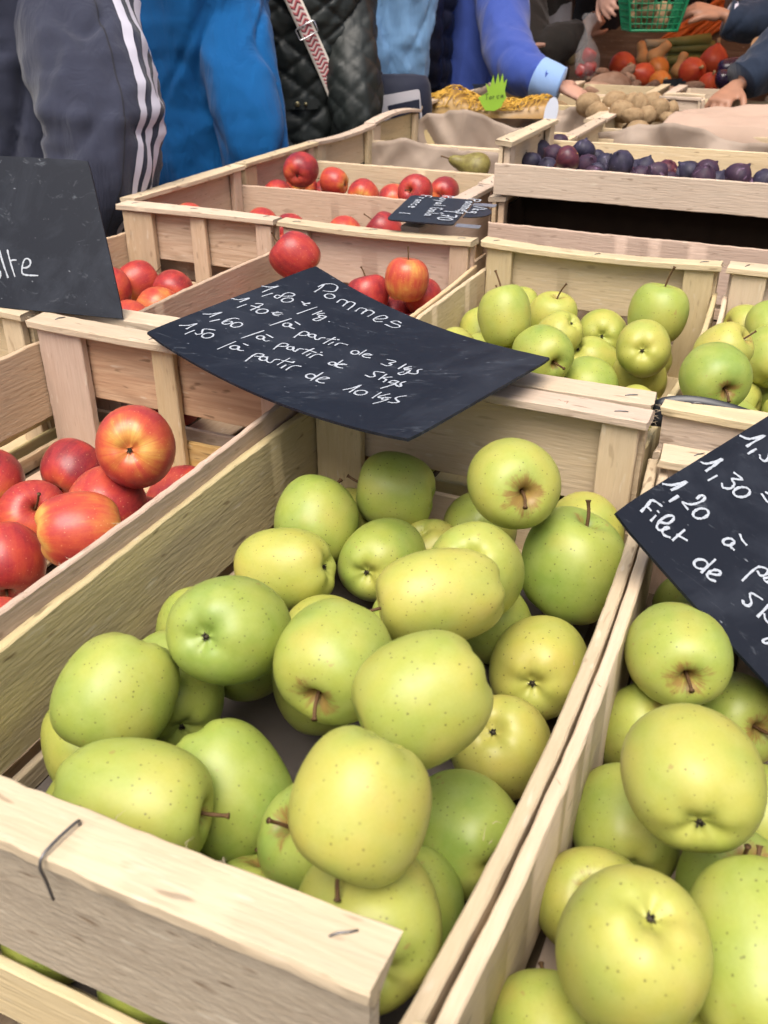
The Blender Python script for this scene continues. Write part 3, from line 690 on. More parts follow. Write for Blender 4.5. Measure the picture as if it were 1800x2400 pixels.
  'R3': ([[-0.706,1.2527,0.9306,0.035,-0.76,-0.23,0.61,0.75,1.012],[-0.5839,1.2526,0.8854,0.0326,-0.22,0.21,0.95,0.75,0.967],[-0.5194,1.2466,0.9181,0.0329,0.06,0.11,0.99,0.2,0.984],[-0.5106,1.2916,0.8808,0.03,-0.42,0.09,0.9,0.6,0.982],[-0.5591,1.2882,0.8409,0.0335,-0.39,0.88,0.26,0.85,0.942]],
   [[-0.635,1.0525,0.8355,0.0355,-0.23,0.81,-0.54,0.22,1.0],[-0.6579,1.2109,0.8336,0.0336,0.14,-0.96,0.24,0.59,1.0],[-0.5804,0.9387,0.8345,0.0345,-0.67,-0.74,0.06,0.33,1.0],[-0.6319,1.1424,0.8338,0.0338,0.65,-0.75,-0.09,0.98,1.0],[-0.5017,1.0352,0.8344,0.0344,-0.37,0.24,0.9,0.93,1.0],[-0.7026,1.0958,0.8335,0.0335,-0.12,0.62,0.78,0.44,1.0],[-0.5428,1.09,0.8358,0.0358,-0.47,0.8,0.36,0.59,1.0],[-0.5098,0.9295,0.8343,0.0343,0.23,-0.5,-0.83,0.9,1.0],[-0.6898,0.8966,0.8363,0.0363,0.16,-0.12,0.98,0.77,1.0],[-0.7278,1.2054,0.836,0.036,0.72,0.08,-0.69,0.8,1.0],[-0.5507,1.1814,0.8354,0.0354,-0.68,-0.72,-0.14,0.44,1.0],[-0.6965,0.9805,0.8355,0.0355,0.18,-0.04,-0.98,0.59,1.0],[-0.6786,1.2751,0.836,0.036,0.98,0.12,-0.12,0.78,1.0],[-0.5061,1.2407,0.8359,0.0359,0.0,0.02,1.0,0.65,1.0],[-0.5795,1.0138,0.8335,0.0335,-0.16,-0.79,0.6,0.96,1.0]]),
  'B': ([[-1.0017,1.8204,0.9479,0.036,-0.17,0.95,0.26,0.95,1.018],[-1.0576,1.9209,0.891,0.036,-0.61,0.79,0.0,0.5,0.967],[-1.0047,1.9795,0.896,0.0336,-0.99,0.05,0.12,0.45,1.105],[-1.0676,1.8313,0.8852,0.0341,-0.39,0.88,0.26,0.7,0.963],[-1.046,2.0114,0.8556,0.0367,-0.39,0.88,0.26,0.85,0.915],[-0.9202,1.9544,0.8769,0.036,-0.16,0.97,0.17,0.6,0.966],[-0.8873,2.0412,0.8527,0.0356,-0.39,0.88,0.26,0.6,0.981],[-0.7835,1.9234,0.9029,0.036,-0.05,-0.97,0.24,0.75,0.993],[-0.7636,2.0421,0.8797,0.0347,-0.17,0.98,0.0,0.9,1.023]],
   [[-0.7725,1.8614,0.834,0.034,-0.7,-0.68,-0.21,0.04,1.0],[-0.8464,1.9162,0.8337,0.0337,0.25,-0.6,0.76,0.8,1.0],[-0.8314,1.9956,0.8358,0.0358,0.34,0.74,0.58,0.54,1.0],[-0.7661,1.9535,0.8348,0.0348,-0.56,0.4,0.72,0.65,1.0],[-0.6418,1.8282,0.8349,0.0349,0.95,0.22,-0.24,0.76,1.0],[-0.6331,1.9111,0.8363,0.0363,0.79,-0.52,0.32,0.45,1.0],[-0.8787,1.8594,0.8342,0.0342,0.02,1.0,0.05,0.31,1.0],[-1.0337,1.8958,0.8335,0.0335,-0.9,-0.03,-0.44,0.37,1.0],[-0.6357,1.9867,0.8343,0.0343,0.67,-0.59,0.46,0.4,1.0],[-0.977,1.9341,0.8353,0.0353,-0.48,-0.01,0.88,0.71,1.0],[-0.9604,1.8643,0.8347,0.0347,-0.32,0.87,0.38,0.69,1.0],[-0.9566,2.0341,0.8336,0.0336,0.38,0.7,-0.61,1.0,1.0]]),
  'A': ([[-1.0583,1.4866,0.9029,0.0334,-0.39,0.88,0.26,0.4,1.028],[-1.0179,1.6744,0.8574,0.0365,-0.39,0.88,0.26,0.5,0.969],[-0.95,1.6714,0.8543,0.036,-0.39,0.88,0.26,0.9,0.984],[-0.7548,1.6964,0.8702,0.0353,-0.72,-0.22,0.66,0.95,1.033],[-0.8402,1.6962,0.8531,0.0356,-0.39,0.88,0.26,0.5,0.938]],
   [[-0.6585,1.5195,0.8363,0.0363,-0.13,0.99,-0.06,0.01,1.0],[-0.9272,1.5965,0.8343,0.0343,0.07,-0.99,0.08,0.4,1.0],[-0.9219,1.4858,0.8349,0.0349,-0.26,-0.54,-0.8,0.46,1.0],[-0.7936,1.5624,0.8363,0.0363,0.62,0.3,0.73,0.44,1.0],[-1.0393,1.5861,0.8358,0.0358,0.57,0.56,0.6,0.8,1.0],[-0.6582,1.663,0.8361,0.0361,-0.83,-0.46,0.3,0.88,1.0],[-0.7682,1.457,0.8362,0.0362,-0.72,-0.61,0.34,0.03,1.0],[-0.7237,1.6014,0.8338,0.0338,0.05,-0.76,0.65,0.2,1.0],[-0.8522,1.5127,0.8351,0.0351,-0.52,0.83,0.19,0.13,1.0],[-0.6606,1.4428,0.8358,0.0358,-0.95,0.1,-0.29,0.11,1.0],[-0.978,1.5327,0.8357,0.0357,0.07,0.8,0.6,0.05,1.0],[-1.0179,1.4445,0.8351,0.0351,0.13,0.23,-0.96,0.81,1.0],[-0.8391,1.4468,0.8352,0.0352,0.58,-0.65,-0.48,0.77,1.0],[-0.7974,1.6301,0.8346,0.0346,-0.32,-0.72,0.62,0.79,1.0]]),
}
LABELS = {
  'G1': ["topmost green apple at the back of the front crate, russet stem cavity facing out", "pale green apple with upright stem against the right slat of the front crate", "green apple under the back panel with its stem pointing left", "green apple in the back left of the front crate leaning on the long slat", "small yellow apple on its side by the left slat, calyx to the right", "green apple in the middle of the front crate, star calyx facing the viewer", "big yellow apple on its side, stem pointing left, centre of the front crate", "green apple just behind the big yellow one lying on its side", "large green apple with grey calyx facing out at the left of the front crate", "green apple with curved stem pointing down at the middle of the crate", "big pale green apple in the centre, above the yellow apple at the front", "yellow apple resting against the right slat below the upright stem apple", "green apple at the far left of the front crate, stem pointing down", "long yellow-green apple lying right behind the front rail, stem to the right", "green apple to the right of the long one behind the front rail", "tall yellow apple in the front middle, stem at its lower left", "yellow apple pressed behind the right end of the front rail", "green apple by the right slat next to the tall yellow front apple", "orange-yellow apple low by the right slat below the big pale one", "green apple low behind the far left apple", "small green apple with long stem peeping out behind the tall yellow apple", "green apple top just showing above the front rail, left of the yellow one", "green apple half hidden in the front left corner of the front crate", "yellow apple behind the upright stem apple in the back right corner", "green apple right behind the topmost one in the front crate", "dark green apple underneath the large calyx apple on the left", "green apple wedged under the big yellow lying apple", "bright green apple squeezed in the front right corner beside the slat"],
  'G2': ["dark green apple at the back under the tilted board, russet cavity outward", "green apple with short stem at the left of the lower right crate", "green apple with a brown scar under the board edge at the right", "pale yellow apple with calyx at its lower side, middle of right crate", "plain green apple left of the pale yellow one in the right crate", "golden apple with fanned russet around its stem in the right crate", "largest yellow apple at the bottom right, calyx on top", "bright green apple with short stub stem at the right edge", "long yellow-green apple cut by the right edge at the bottom", "green apple cut by the bottom edge in the lower right crate"],
  'G3': ["tall yellow-green apple with long stem at the left of the middle crate", "yellow apple with radiating russet and upright stem in the middle crate", "largest apple in the middle crate, stem up, in the back right corner", "pale apple in the centre back of the middle crate", "round yellow apple below the largest one at the right slat of the middle crate", "yellow apple with its hollow turned right in the middle crate", "green apple with russet cavity beside the big board's right corner", "pale apple with dark stem in the centre of the middle crate", "speckled yellow apple at the front right of the middle crate", "greener apple at the front of the middle crate behind the double rail", "pale apple at the far left of the middle crate by its slat", "yellow apple behind the tall one at the left of the middle crate", "pale apple low left under the edge of the big board", "apple with stem pointing right at the back left of the middle crate"],
  'G3R': ["bright green apple with dark stem hollow at the front of the right edge crate", "yellow apple with curved stem in the right edge crate", "pale yellow apple at the back left of the right edge crate", "yellow-green apple cut by the right edge, upper one", "green apple at the back cut by the right edge", "green apple with dark calyx at the right edge above the board", "pale green apple lying low behind the black sheet edge"],
  'R1': ["large red-orange apple with yellow calyx on top of the left pile", "deep crimson apple behind at the left, next to the calyx apple", "red streaked apple directly under the calyx apple", "big orange striped apple lying on its side in the left crate", "orange-red apple with short stem left of the striped one", "dark red apple cut by the left edge, upper one", "red apple with deep hollow cut by the left edge, lower one", "red apple by the right slat at the back of the left crate", "orange apple bit showing by the right slat of the left crate"],
  'R2': ["red-orange apple in the middle beside the black board", "dark red apple to the right beside the black board's crate slat", "red apple half covered by the edge of the black board", "orange apple low at the front beside the black board"],
  'R3': ["red apple with long stem perched at the top corner of the big board", "red apple with green stem peeping over the top edge of the big board", "orange-yellow apple with dark stem behind the big board", "bright red apple in front of the orange-yellow one by the slat", "dark red apple low along the top edge of the big board"],
  'B': ["dark crimson apple topping the pile beside the blue fleece", "red apple with orange patch below the dark crimson one", "orange-red apple with a deep groove in the fleece crate", "red apple at the far left of the fleece crate", "red apple between the grooved one and the orange patch one", "streaked red apple in the middle of the fleece crate", "small red apple in the right half of the fleece crate", "large pinkish red apple just above the small price tag", "bright red apple at the right end of the fleece crate"],
  'A': ["orange-red apple top showing over the knotty rail at the left", "orange apple top in the middle of the tracksuit crate", "dark red apple top by the rail corner of the tracksuit crate", "dark crimson apple top at the left tip of the small tag", "pinkish apple top left of the small tag"],
}

GRP = {'G1': "green apples in the front crate", 'G2': "green apples in the lower right crate", 'G3': "yellow-green apples in the middle crate", 'G3R': "green apples in the crate at the right edge",
       'R1': "red apples in the left crate", 'R2': "red apples beside the black board", 'R3': "red apples behind the big price board", 'A': "red apples beside the tracksuit sleeve", 'B': "red apples beside the blue fleece"}
HID = {'G1': "green apple low in the front crate, mostly covered by the pile", 'G2': "green apple low in the lower right crate, mostly covered", 'G3': "yellow-green apple low in the middle crate, mostly covered",
       'G3R': "green apple low in the right edge crate, mostly covered", 'R1': "red apple low in the left crate, mostly covered", 'R2': "red apple low in the crate beside the black board",
       'R3': "red apple low in the crate behind the big price board", 'A': "red apple low in the crate beside the tracksuit sleeve", 'B': "red apple low in the crate beside the blue fleece"}
for c, (main, fill) in APPLES.items():
    kind = c[0] if c[0] in 'GR' else 'R'
    for (x, y, z, r, ax, ay, az, tn, el), lb in zip(main, LABELS[c]):
        apple(kind, (x, y, z), r, (ax, ay, az), tn, lb, GRP[c], True, stem=2 if c in ('G3',) else 1, el=el)
    for (x, y, z, r, ax, ay, az, tn, el) in fill:
        apple(kind, (x, y, z), r, (ax, ay, az), tn, HID[c], GRP[c] + " low in the pile", False)

# grey paper on the floor of the front crate
def sheet(name, x0, x1, y0, y1, z, amp, mat, nx=24, ny=24, seed=0, edge=0.0):
    v, f = [], []
    for j in range(ny + 1):
        for i in range(nx + 1):
            x = x0 + (x1 - x0) * i / nx; y = y0 + (y1 - y0) * j / ny
            v.append((x, y, z + amp * noise.noise((x * 22 + seed, y * 22, seed)) + .5 * amp * noise.noise((x * 60, y * 60, seed + 3))))
    for j in range(ny):
        for i in range(nx):
            a = j * (nx + 1) + i
            f.append((a, a + 1, a + nx + 2, a + nx + 1))
    o = obj(name, mesh(name, v, f), mat)
    return o
o = sheet("paper_liner", -0.424, -0.108, 0.232, 0.78, 0.7965, 0.0015, PAPERD)
tag(o, "dark grey paper on the floor of the front green apple crate", "paper")

# ------------------------------------------------------------------ price boards
SIGNS = {"main":{"c":[[-0.6172,0.7678,0.975],[-0.2415,0.5878,1.0],[-0.5801,1.0836,0.972],[-0.1995,0.8405,0.985]],"sag":0.016,"st":[[[-0.0001,0.635],[0.0059,0.6415],[0.0121,0.6479],[0.0179,0.6547],[0.0228,0.6623],[0.0267,0.6733],[0.0299,0.6867],[0.0323,0.6977],[0.0339,0.7015],[0.0343,0.6953],[0.0336,0.6822],[0.0326,0.6663],[0.0321,0.6516],[0.0322,0.6386],[0.0326,0.6255],[0.0331,0.6122],[0.0335,0.5991]],
[[0.0533,0.574],[0.0588,0.6326]],
[[0.092,0.6544],[0.0904,0.6611],[0.0886,0.6679],[0.0871,0.6746],[0.0865,0.681],[0.0869,0.6873],[0.088,0.6936],[0.0898,0.6993],[0.0922,0.7041],[0.0958,0.7081],[0.1004,0.7115],[0.105,0.7136],[0.1088,0.7141],[0.1117,0.7124],[0.1142,0.7089],[0.1159,0.7044],[0.1164,0.6996],[0.1153,0.6943],[0.113,0.6883],[0.11,0.6821],[0.107,0.676],[0.1039,0.6699],[0.1004,0.6637],[0.0968,0.6579],[0.0932,0.653],[0.0892,0.6495],[0.0847,0.647],[0.0808,0.6446],[0.0784,0.6412],[0.0778,0.636],[0.0784,0.6297],[0.0799,0.6239],[0.0819,0.6199],[0.085,0.6179],[0.0891,0.617],[0.093,0.6179],[0.0955,0.6208],[0.096,0.6266],[0.0954,0.6349],[0.0942,0.6441],[0.0932,0.653]],
[[0.1107,0.6447],[0.1112,0.6482],[0.1116,0.6519],[0.1122,0.6554],[0.113,0.6588],[0.1141,0.662],[0.1154,0.6651],[0.1168,0.668],[0.1184,0.6705],[0.1201,0.6727],[0.1219,0.6745],[0.1238,0.676],[0.1256,0.677],[0.1275,0.6776],[0.1293,0.6777],[0.1311,0.6773],[0.1328,0.6766],[0.1344,0.6753],[0.1358,0.6736],[0.1371,0.6716],[0.1382,0.6693],[0.1391,0.6666],[0.1398,0.6636],[0.1402,0.6603],[0.1405,0.657],[0.1405,0.6536],[0.1402,0.65],[0.1397,0.6464],[0.139,0.643],[0.1381,0.6396],[0.137,0.6363],[0.1357,0.6332],[0.1343,0.6305],[0.1327,0.6281],[0.131,0.6259],[0.1292,0.6241],[0.1274,0.6227],[0.1255,0.6217],[0.1237,0.6212],[0.1218,0.621],[0.12,0.6213],[0.1184,0.6221],[0.1168,0.6233],[0.1153,0.6249],[0.1141,0.6268],[0.113,0.6291],[0.1121,0.6318],[0.1114,0.6348],[0.1109,0.6379],[0.1108,0.6411],[0.1109,0.6446],[0.1112,0.6482],[0.1114,0.6518]],
[[0.0045,0.4505],[0.0094,0.4542],[0.0144,0.4574],[0.0192,0.4616],[0.0235,0.4683],[0.0273,0.4803],[0.0309,0.4962],[0.0339,0.5106],[0.0361,0.5184],[0.0374,0.5166],[0.0378,0.5086],[0.0378,0.4981],[0.0378,0.4889],[0.0379,0.4816],[0.0378,0.4742],[0.0376,0.4669],[0.0375,0.4597]],
[[0.0605,0.4187],[0.0624,0.4706]],
[[0.0774,0.5089],[0.0821,0.5161],[0.0871,0.5242],[0.0916,0.5306],[0.0951,0.5327],[0.0972,0.5294],[0.0982,0.5221],[0.0988,0.5125],[0.0993,0.5022],[0.0999,0.491],[0.1003,0.4783],[0.1007,0.465],[0.101,0.4521]],
[[0.0793,0.4814],[0.1075,0.4973]],
[[0.1152,0.4833],[0.1157,0.4867],[0.1162,0.49],[0.1167,0.4933],[0.1175,0.4965],[0.1186,0.4995],[0.1199,0.5024],[0.1213,0.5051],[0.1228,0.5075],[0.1245,0.5095],[0.1262,0.5112],[0.1281,0.5126],[0.1299,0.5135],[0.1317,0.514],[0.1335,0.5141],[0.1353,0.5138],[0.1369,0.5131],[0.1384,0.5119],[0.1399,0.5104],[0.1412,0.5085],[0.1422,0.5063],[0.1431,0.5038],[0.1437,0.501],[0.1442,0.498],[0.1444,0.4949],[0.1444,0.4917],[0.1441,0.4883],[0.1437,0.485],[0.143,0.4818],[0.1421,0.4786],[0.141,0.4756],[0.1397,0.4727],[0.1383,0.4701],[0.1368,0.4678],[0.1351,0.4658],[0.1334,0.4641],[0.1316,0.4628],[0.1298,0.4619],[0.1279,0.4614],[0.1261,0.4613],[0.1244,0.4616],[0.1228,0.4623],[0.1212,0.4634],[0.1198,0.4649],[0.1186,0.4667],[0.1175,0.4688],[0.1166,0.4713],[0.1159,0.4741],[0.1155,0.477],[0.1153,0.48],[0.1155,0.4833],[0.1157,0.4866],[0.1159,0.49]],
[[0.1549,0.5138],[0.1786,0.5488]],
[[0.165,0.5086],[0.1843,0.5322]],
[[0.1655,0.5411],[0.1644,0.5344],[0.1632,0.5274],[0.1624,0.521],[0.1628,0.516],[0.1647,0.5125],[0.1678,0.51],[0.1714,0.5086],[0.1749,0.5084],[0.1781,0.5096],[0.1814,0.5122],[0.1847,0.5153],[0.188,0.5182]],
[[0.217,0.4295],[0.2273,0.5453]],
[[0.2378,0.4928],[0.2384,0.4951],[0.2389,0.4974],[0.2395,0.4996],[0.2403,0.5017],[0.2413,0.5036],[0.2426,0.5053],[0.2439,0.5069],[0.2453,0.5082],[0.2468,0.5092],[0.2484,0.5099],[0.25,0.5104],[0.2516,0.5106],[0.2532,0.5105],[0.2548,0.5101],[0.2563,0.5094],[0.2577,0.5084],[0.2589,0.5072],[0.2601,0.5057],[0.2611,0.504],[0.2619,0.5021],[0.2626,0.5001],[0.263,0.4979],[0.2633,0.4956],[0.2634,0.4934],[0.2632,0.4911],[0.2629,0.4887],[0.2623,0.4864],[0.2616,0.4843],[0.2607,0.4823],[0.2597,0.4804],[0.2584,0.4787],[0.2572,0.4772],[0.2557,0.476],[0.2542,0.4749],[0.2526,0.4742],[0.251,0.4737],[0.2495,0.4735],[0.2478,0.4737],[0.2463,0.4741],[0.2448,0.4747],[0.2434,0.4757],[0.2421,0.4769],[0.241,0.4783],[0.24,0.48],[0.2392,0.4818],[0.2385,0.4838],[0.238,0.486],[0.2378,0.4882],[0.2378,0.4904],[0.238,0.4928],[0.2384,0.4951],[0.2387,0.4974]],
[[0.2534,0.512],[0.2559,0.5055],[0.2582,0.4987],[0.2609,0.4927],[0.2642,0.4887],[0.2686,0.4875],[0.2737,0.4883],[0.2791,0.4899],[0.2844,0.491]],
[[0.0257,0.2669],[0.0302,0.2747],[0.0348,0.2823],[0.0392,0.2903],[0.043,0.299],[0.0464,0.3106],[0.0495,0.3242],[0.0519,0.3357],[0.0536,0.341],[0.0542,0.3375],[0.0539,0.3278],[0.0533,0.316],[0.0529,0.3055],[0.053,0.2972],[0.0532,0.2891],[0.0535,0.2812],[0.0537,0.2732]],
[[0.0757,0.2523],[0.0839,0.293]],
[[0.121,0.3628],[0.1173,0.3601],[0.1135,0.3579],[0.1099,0.3549],[0.107,0.35],[0.1047,0.3423],[0.1028,0.3326],[0.1015,0.3225],[0.1011,0.3135],[0.1015,0.3054],[0.1027,0.2976],[0.1045,0.291],[0.1066,0.2862],[0.1093,0.2836],[0.1126,0.2826],[0.116,0.2833],[0.1188,0.2857],[0.1212,0.2907],[0.1233,0.2982],[0.1248,0.306],[0.1255,0.3123],[0.1252,0.3169],[0.1241,0.3208],[0.1223,0.3234],[0.1203,0.3245],[0.1176,0.3236],[0.1143,0.321],[0.1111,0.3175],[0.1087,0.3137],[0.1074,0.3096],[0.1068,0.305],[0.1064,0.3002],[0.1059,0.2955]],
[[0.1314,0.3177],[0.1317,0.321],[0.1319,0.3243],[0.1322,0.3276],[0.1328,0.3307],[0.1336,0.3337],[0.1347,0.3366],[0.1359,0.3393],[0.1373,0.3416],[0.1388,0.3437],[0.1404,0.3454],[0.1421,0.3468],[0.1439,0.3478],[0.1456,0.3483],[0.1474,0.3484],[0.1492,0.3482],[0.1509,0.3475],[0.1524,0.3464],[0.154,0.3449],[0.1554,0.3431],[0.1566,0.341],[0.1576,0.3386],[0.1584,0.3358],[0.1591,0.3328],[0.1595,0.3298],[0.1597,0.3267],[0.1597,0.3234],[0.1594,0.32],[0.159,0.3169],[0.1583,0.3138],[0.1574,0.3107],[0.1564,0.3079],[0.1552,0.3053],[0.1538,0.303],[0.1523,0.301],[0.1506,0.2993],[0.149,0.298],[0.1473,0.297],[0.1455,0.2965],[0.1437,0.2963],[0.142,0.2966],[0.1403,0.2972],[0.1387,0.2983],[0.1372,0.2997],[0.1358,0.3015],[0.1347,0.3036],[0.1336,0.306],[0.1327,0.3087],[0.1321,0.3115],[0.1318,0.3145],[0.1317,0.3177],[0.1317,0.321],[0.1317,0.3243]],
[[0.2199,0.2635],[0.2294,0.3783]],
[[0.2446,0.3293],[0.2451,0.3312],[0.2456,0.3332],[0.2461,0.3351],[0.2468,0.3368],[0.2478,0.3384],[0.2489,0.3399],[0.2501,0.3412],[0.2513,0.3423],[0.2526,0.3431],[0.2541,0.3437],[0.2555,0.3442],[0.2569,0.3443],[0.2583,0.3442],[0.2598,0.3438],[0.2611,0.3432],[0.2623,0.3424],[0.2635,0.3414],[0.2645,0.3401],[0.2654,0.3387],[0.2662,0.3371],[0.2667,0.3354],[0.2672,0.3335],[0.2674,0.3316],[0.2675,0.3297],[0.2673,0.3277],[0.267,0.3257],[0.2666,0.3238],[0.2659,0.322],[0.2651,0.3203],[0.2642,0.3187],[0.2631,0.3172],[0.2619,0.316],[0.2607,0.3149],[0.2593,0.3141],[0.2579,0.3134],[0.2565,0.313],[0.2551,0.3129],[0.2536,0.313],[0.2522,0.3133],[0.2509,0.3139],[0.2497,0.3147],[0.2485,0.3158],[0.2475,0.317],[0.2466,0.3184],[0.2459,0.3199],[0.2453,0.3217],[0.2448,0.3235],[0.2446,0.3254],[0.2446,0.3273],[0.2448,0.3292],[0.2451,0.3312],[0.2454,0.3332]],
[[0.2576,0.3463],[0.261,0.3408],[0.2643,0.3349],[0.2676,0.3297],[0.2709,0.3258],[0.2744,0.3235],[0.2779,0.3224],[0.2812,0.3223],[0.2839,0.323],[0.2858,0.325],[0.2871,0.3281],[0.2881,0.3316],[0.2892,0.335]],
[[0.2531,0.3651],[0.283,0.3663]],
[[0.0365,0.1347],[0.0407,0.1416],[0.045,0.1484],[0.049,0.1554],[0.0524,0.163],[0.055,0.1729],[0.0571,0.1846],[0.0588,0.1944],[0.0602,0.199],[0.0612,0.1959],[0.0618,0.1877],[0.0623,0.1774],[0.0629,0.1683],[0.0636,0.1609],[0.0645,0.1537],[0.0654,0.1465],[0.0662,0.1393]],
[[0.0881,0.1096],[0.0875,0.1572]],
[[0.1278,0.224],[0.1204,0.217],[0.1126,0.2098],[0.1058,0.2029],[0.1015,0.1967],[0.1008,0.1912],[0.1026,0.1863],[0.1056,0.1819],[0.1082,0.1777],[0.1107,0.1739],[0.1138,0.1706],[0.1164,0.1673],[0.1178,0.1636],[0.1176,0.1589],[0.1163,0.1535],[0.1144,0.1486],[0.1125,0.1454],[0.1104,0.1444],[0.108,0.145],[0.1056,0.1462],[0.1031,0.1471]],
[[0.1248,0.1694],[0.1251,0.1725],[0.1252,0.1756],[0.1255,0.1787],[0.126,0.1816],[0.1268,0.1844],[0.1279,0.1871],[0.1291,0.1896],[0.1305,0.1918],[0.1319,0.1937],[0.1336,0.1953],[0.1354,0.1965],[0.1371,0.1974],[0.1389,0.1978],[0.1408,0.1979],[0.1426,0.1976],[0.1443,0.1969],[0.146,0.1958],[0.1475,0.1943],[0.149,0.1925],[0.1503,0.1905],[0.1513,0.1881],[0.1523,0.1855],[0.153,0.1827],[0.1535,0.1798],[0.1537,0.1768],[0.1538,0.1737],[0.1536,0.1705],[0.1532,0.1675],[0.1526,0.1646],[0.1517,0.1618],[0.1506,0.1591],[0.1495,0.1567],[0.1481,0.1546],[0.1466,0.1527],[0.1449,0.1511],[0.1432,0.15],[0.1415,0.1492],[0.1396,0.1487],[0.1378,0.1486],[0.136,0.1489],[0.1343,0.1496],[0.1327,0.1507],[0.1311,0.1521],[0.1297,0.1538],[0.1284,0.1558],[0.1273,0.1582],[0.1263,0.1607],[0.1256,0.1634],[0.1252,0.1663],[0.1251,0.1693],[0.1251,0.1725],[0.125,0.1756]],
[[0.224,0.1316],[0.224,0.2273]],
[[0.2381,0.1925],[0.2387,0.1946],[0.2393,0.1968],[0.24,0.1989],[0.2408,0.2008],[0.2419,0.2026],[0.2432,0.2043],[0.2446,0.2058],[0.246,0.2071],[0.2476,0.2081],[0.2492,0.2089],[0.2508,0.2095],[0.2524,0.2097],[0.254,0.2097],[0.2555,0.2094],[0.257,0.2089],[0.2584,0.2081],[0.2596,0.2071],[0.2607,0.2058],[0.2617,0.2043],[0.2624,0.2026],[0.263,0.2008],[0.2634,0.1988],[0.2636,0.1968],[0.2636,0.1947],[0.2634,0.1926],[0.263,0.1904],[0.2624,0.1883],[0.2616,0.1863],[0.2606,0.1844],[0.2595,0.1826],[0.2582,0.1809],[0.2569,0.1794],[0.2555,0.1782],[0.2539,0.1772],[0.2523,0.1764],[0.2507,0.1758],[0.2491,0.1756],[0.2475,0.1756],[0.2459,0.1759],[0.2445,0.1764],[0.2432,0.1771],[0.2419,0.1782],[0.2408,0.1794],[0.2398,0.1809],[0.2391,0.1825],[0.2385,0.1843],[0.2381,0.1863],[0.2379,0.1883],[0.238,0.1903],[0.2383,0.1925],[0.2387,0.1946],[0.2391,0.1968]],
[[0.2539,0.2116],[0.2565,0.2067],[0.259,0.2014],[0.2616,0.1968],[0.2644,0.1934],[0.2674,0.1916],[0.2706,0.1909],[0.2737,0.191],[0.2764,0.1918],[0.2784,0.1933],[0.2799,0.1956],[0.2813,0.1983],[0.2827,0.2009]],
[[0.2505,0.2406],[0.2693,0.2439]],
[[0.1414,0.8093],[0.1394,0.8238],[0.1374,0.8387],[0.1354,0.8529],[0.1333,0.8656],[0.131,0.8757],[0.1285,0.8842],[0.1261,0.892],[0.1236,0.9001]],
[[0.1225,0.858],[0.1219,0.8694],[0.1211,0.8809],[0.1207,0.8922],[0.1216,0.9028],[0.124,0.9131],[0.1274,0.923],[0.1316,0.9318],[0.1364,0.9384],[0.1419,0.9429],[0.1483,0.9456],[0.1548,0.9463],[0.1605,0.9447],[0.1656,0.94],[0.1703,0.9327],[0.1742,0.9242],[0.1772,0.9162],[0.1793,0.9088],[0.1806,0.9014],[0.1806,0.8939],[0.1788,0.8862],[0.1746,0.8782],[0.1683,0.8701],[0.1612,0.8618],[0.1545,0.8536]],
[[0.1795,0.845],[0.1804,0.8478],[0.1812,0.8507],[0.1822,0.8535],[0.1834,0.8561],[0.185,0.8583],[0.1868,0.8604],[0.1887,0.8621],[0.1907,0.8635],[0.1928,0.8645],[0.195,0.8651],[0.1973,0.8654],[0.1994,0.8653],[0.2016,0.8648],[0.2037,0.8639],[0.2057,0.8626],[0.2075,0.8611],[0.2091,0.8592],[0.2106,0.8569],[0.2118,0.8545],[0.2128,0.8519],[0.2135,0.8491],[0.214,0.8461],[0.2142,0.8431],[0.2141,0.8401],[0.2137,0.8371],[0.2131,0.8341],[0.2122,0.8313],[0.2111,0.8286],[0.2098,0.8262],[0.2082,0.8239],[0.2064,0.8219],[0.2045,0.8203],[0.2025,0.819],[0.2004,0.818],[0.1982,0.8173],[0.196,0.8171],[0.1938,0.8172],[0.1917,0.8177],[0.1896,0.8185],[0.1876,0.8197],[0.1858,0.8212],[0.1842,0.8231],[0.1827,0.8253],[0.1815,0.8276],[0.1805,0.8302],[0.1797,0.833],[0.1793,0.836],[0.179,0.8389],[0.1792,0.8418],[0.1797,0.8448],[0.1804,0.8478],[0.181,0.8508]],
[[0.2444,0.8252],[0.2426,0.8358],[0.2402,0.847],[0.2388,0.8571],[0.2395,0.8649],[0.2436,0.8707],[0.25,0.8749],[0.257,0.8761],[0.2628,0.873],[0.267,0.8639],[0.2706,0.8499],[0.2738,0.8342],[0.2771,0.8195]],
[[0.2726,0.8368],[0.2711,0.8486],[0.2692,0.8611],[0.2681,0.8725],[0.2688,0.881],[0.2725,0.8865],[0.2782,0.8897],[0.2844,0.8905],[0.2893,0.8888],[0.2927,0.8842],[0.2953,0.8768],[0.2975,0.8678],[0.2996,0.8581],[0.3015,0.8478],[0.303,0.8364],[0.3045,0.8245],[0.3061,0.8129]],
[[0.3312,0.8304],[0.3292,0.8422],[0.3267,0.8547],[0.3251,0.8661],[0.3256,0.8749],[0.3296,0.8815],[0.3359,0.8864],[0.3428,0.8882],[0.3483,0.8853],[0.3518,0.876],[0.3543,0.8616],[0.3564,0.8453],[0.3587,0.8301]],
[[0.3544,0.8478],[0.3543,0.8593],[0.3539,0.8715],[0.3541,0.8825],[0.3559,0.8905],[0.3602,0.8947],[0.3664,0.8963],[0.3727,0.8957],[0.3775,0.8935],[0.3804,0.8893],[0.3823,0.8831],[0.3835,0.8758],[0.3844,0.8684],[0.3851,0.8609],[0.3852,0.8528],[0.3852,0.8445],[0.3853,0.8363]],
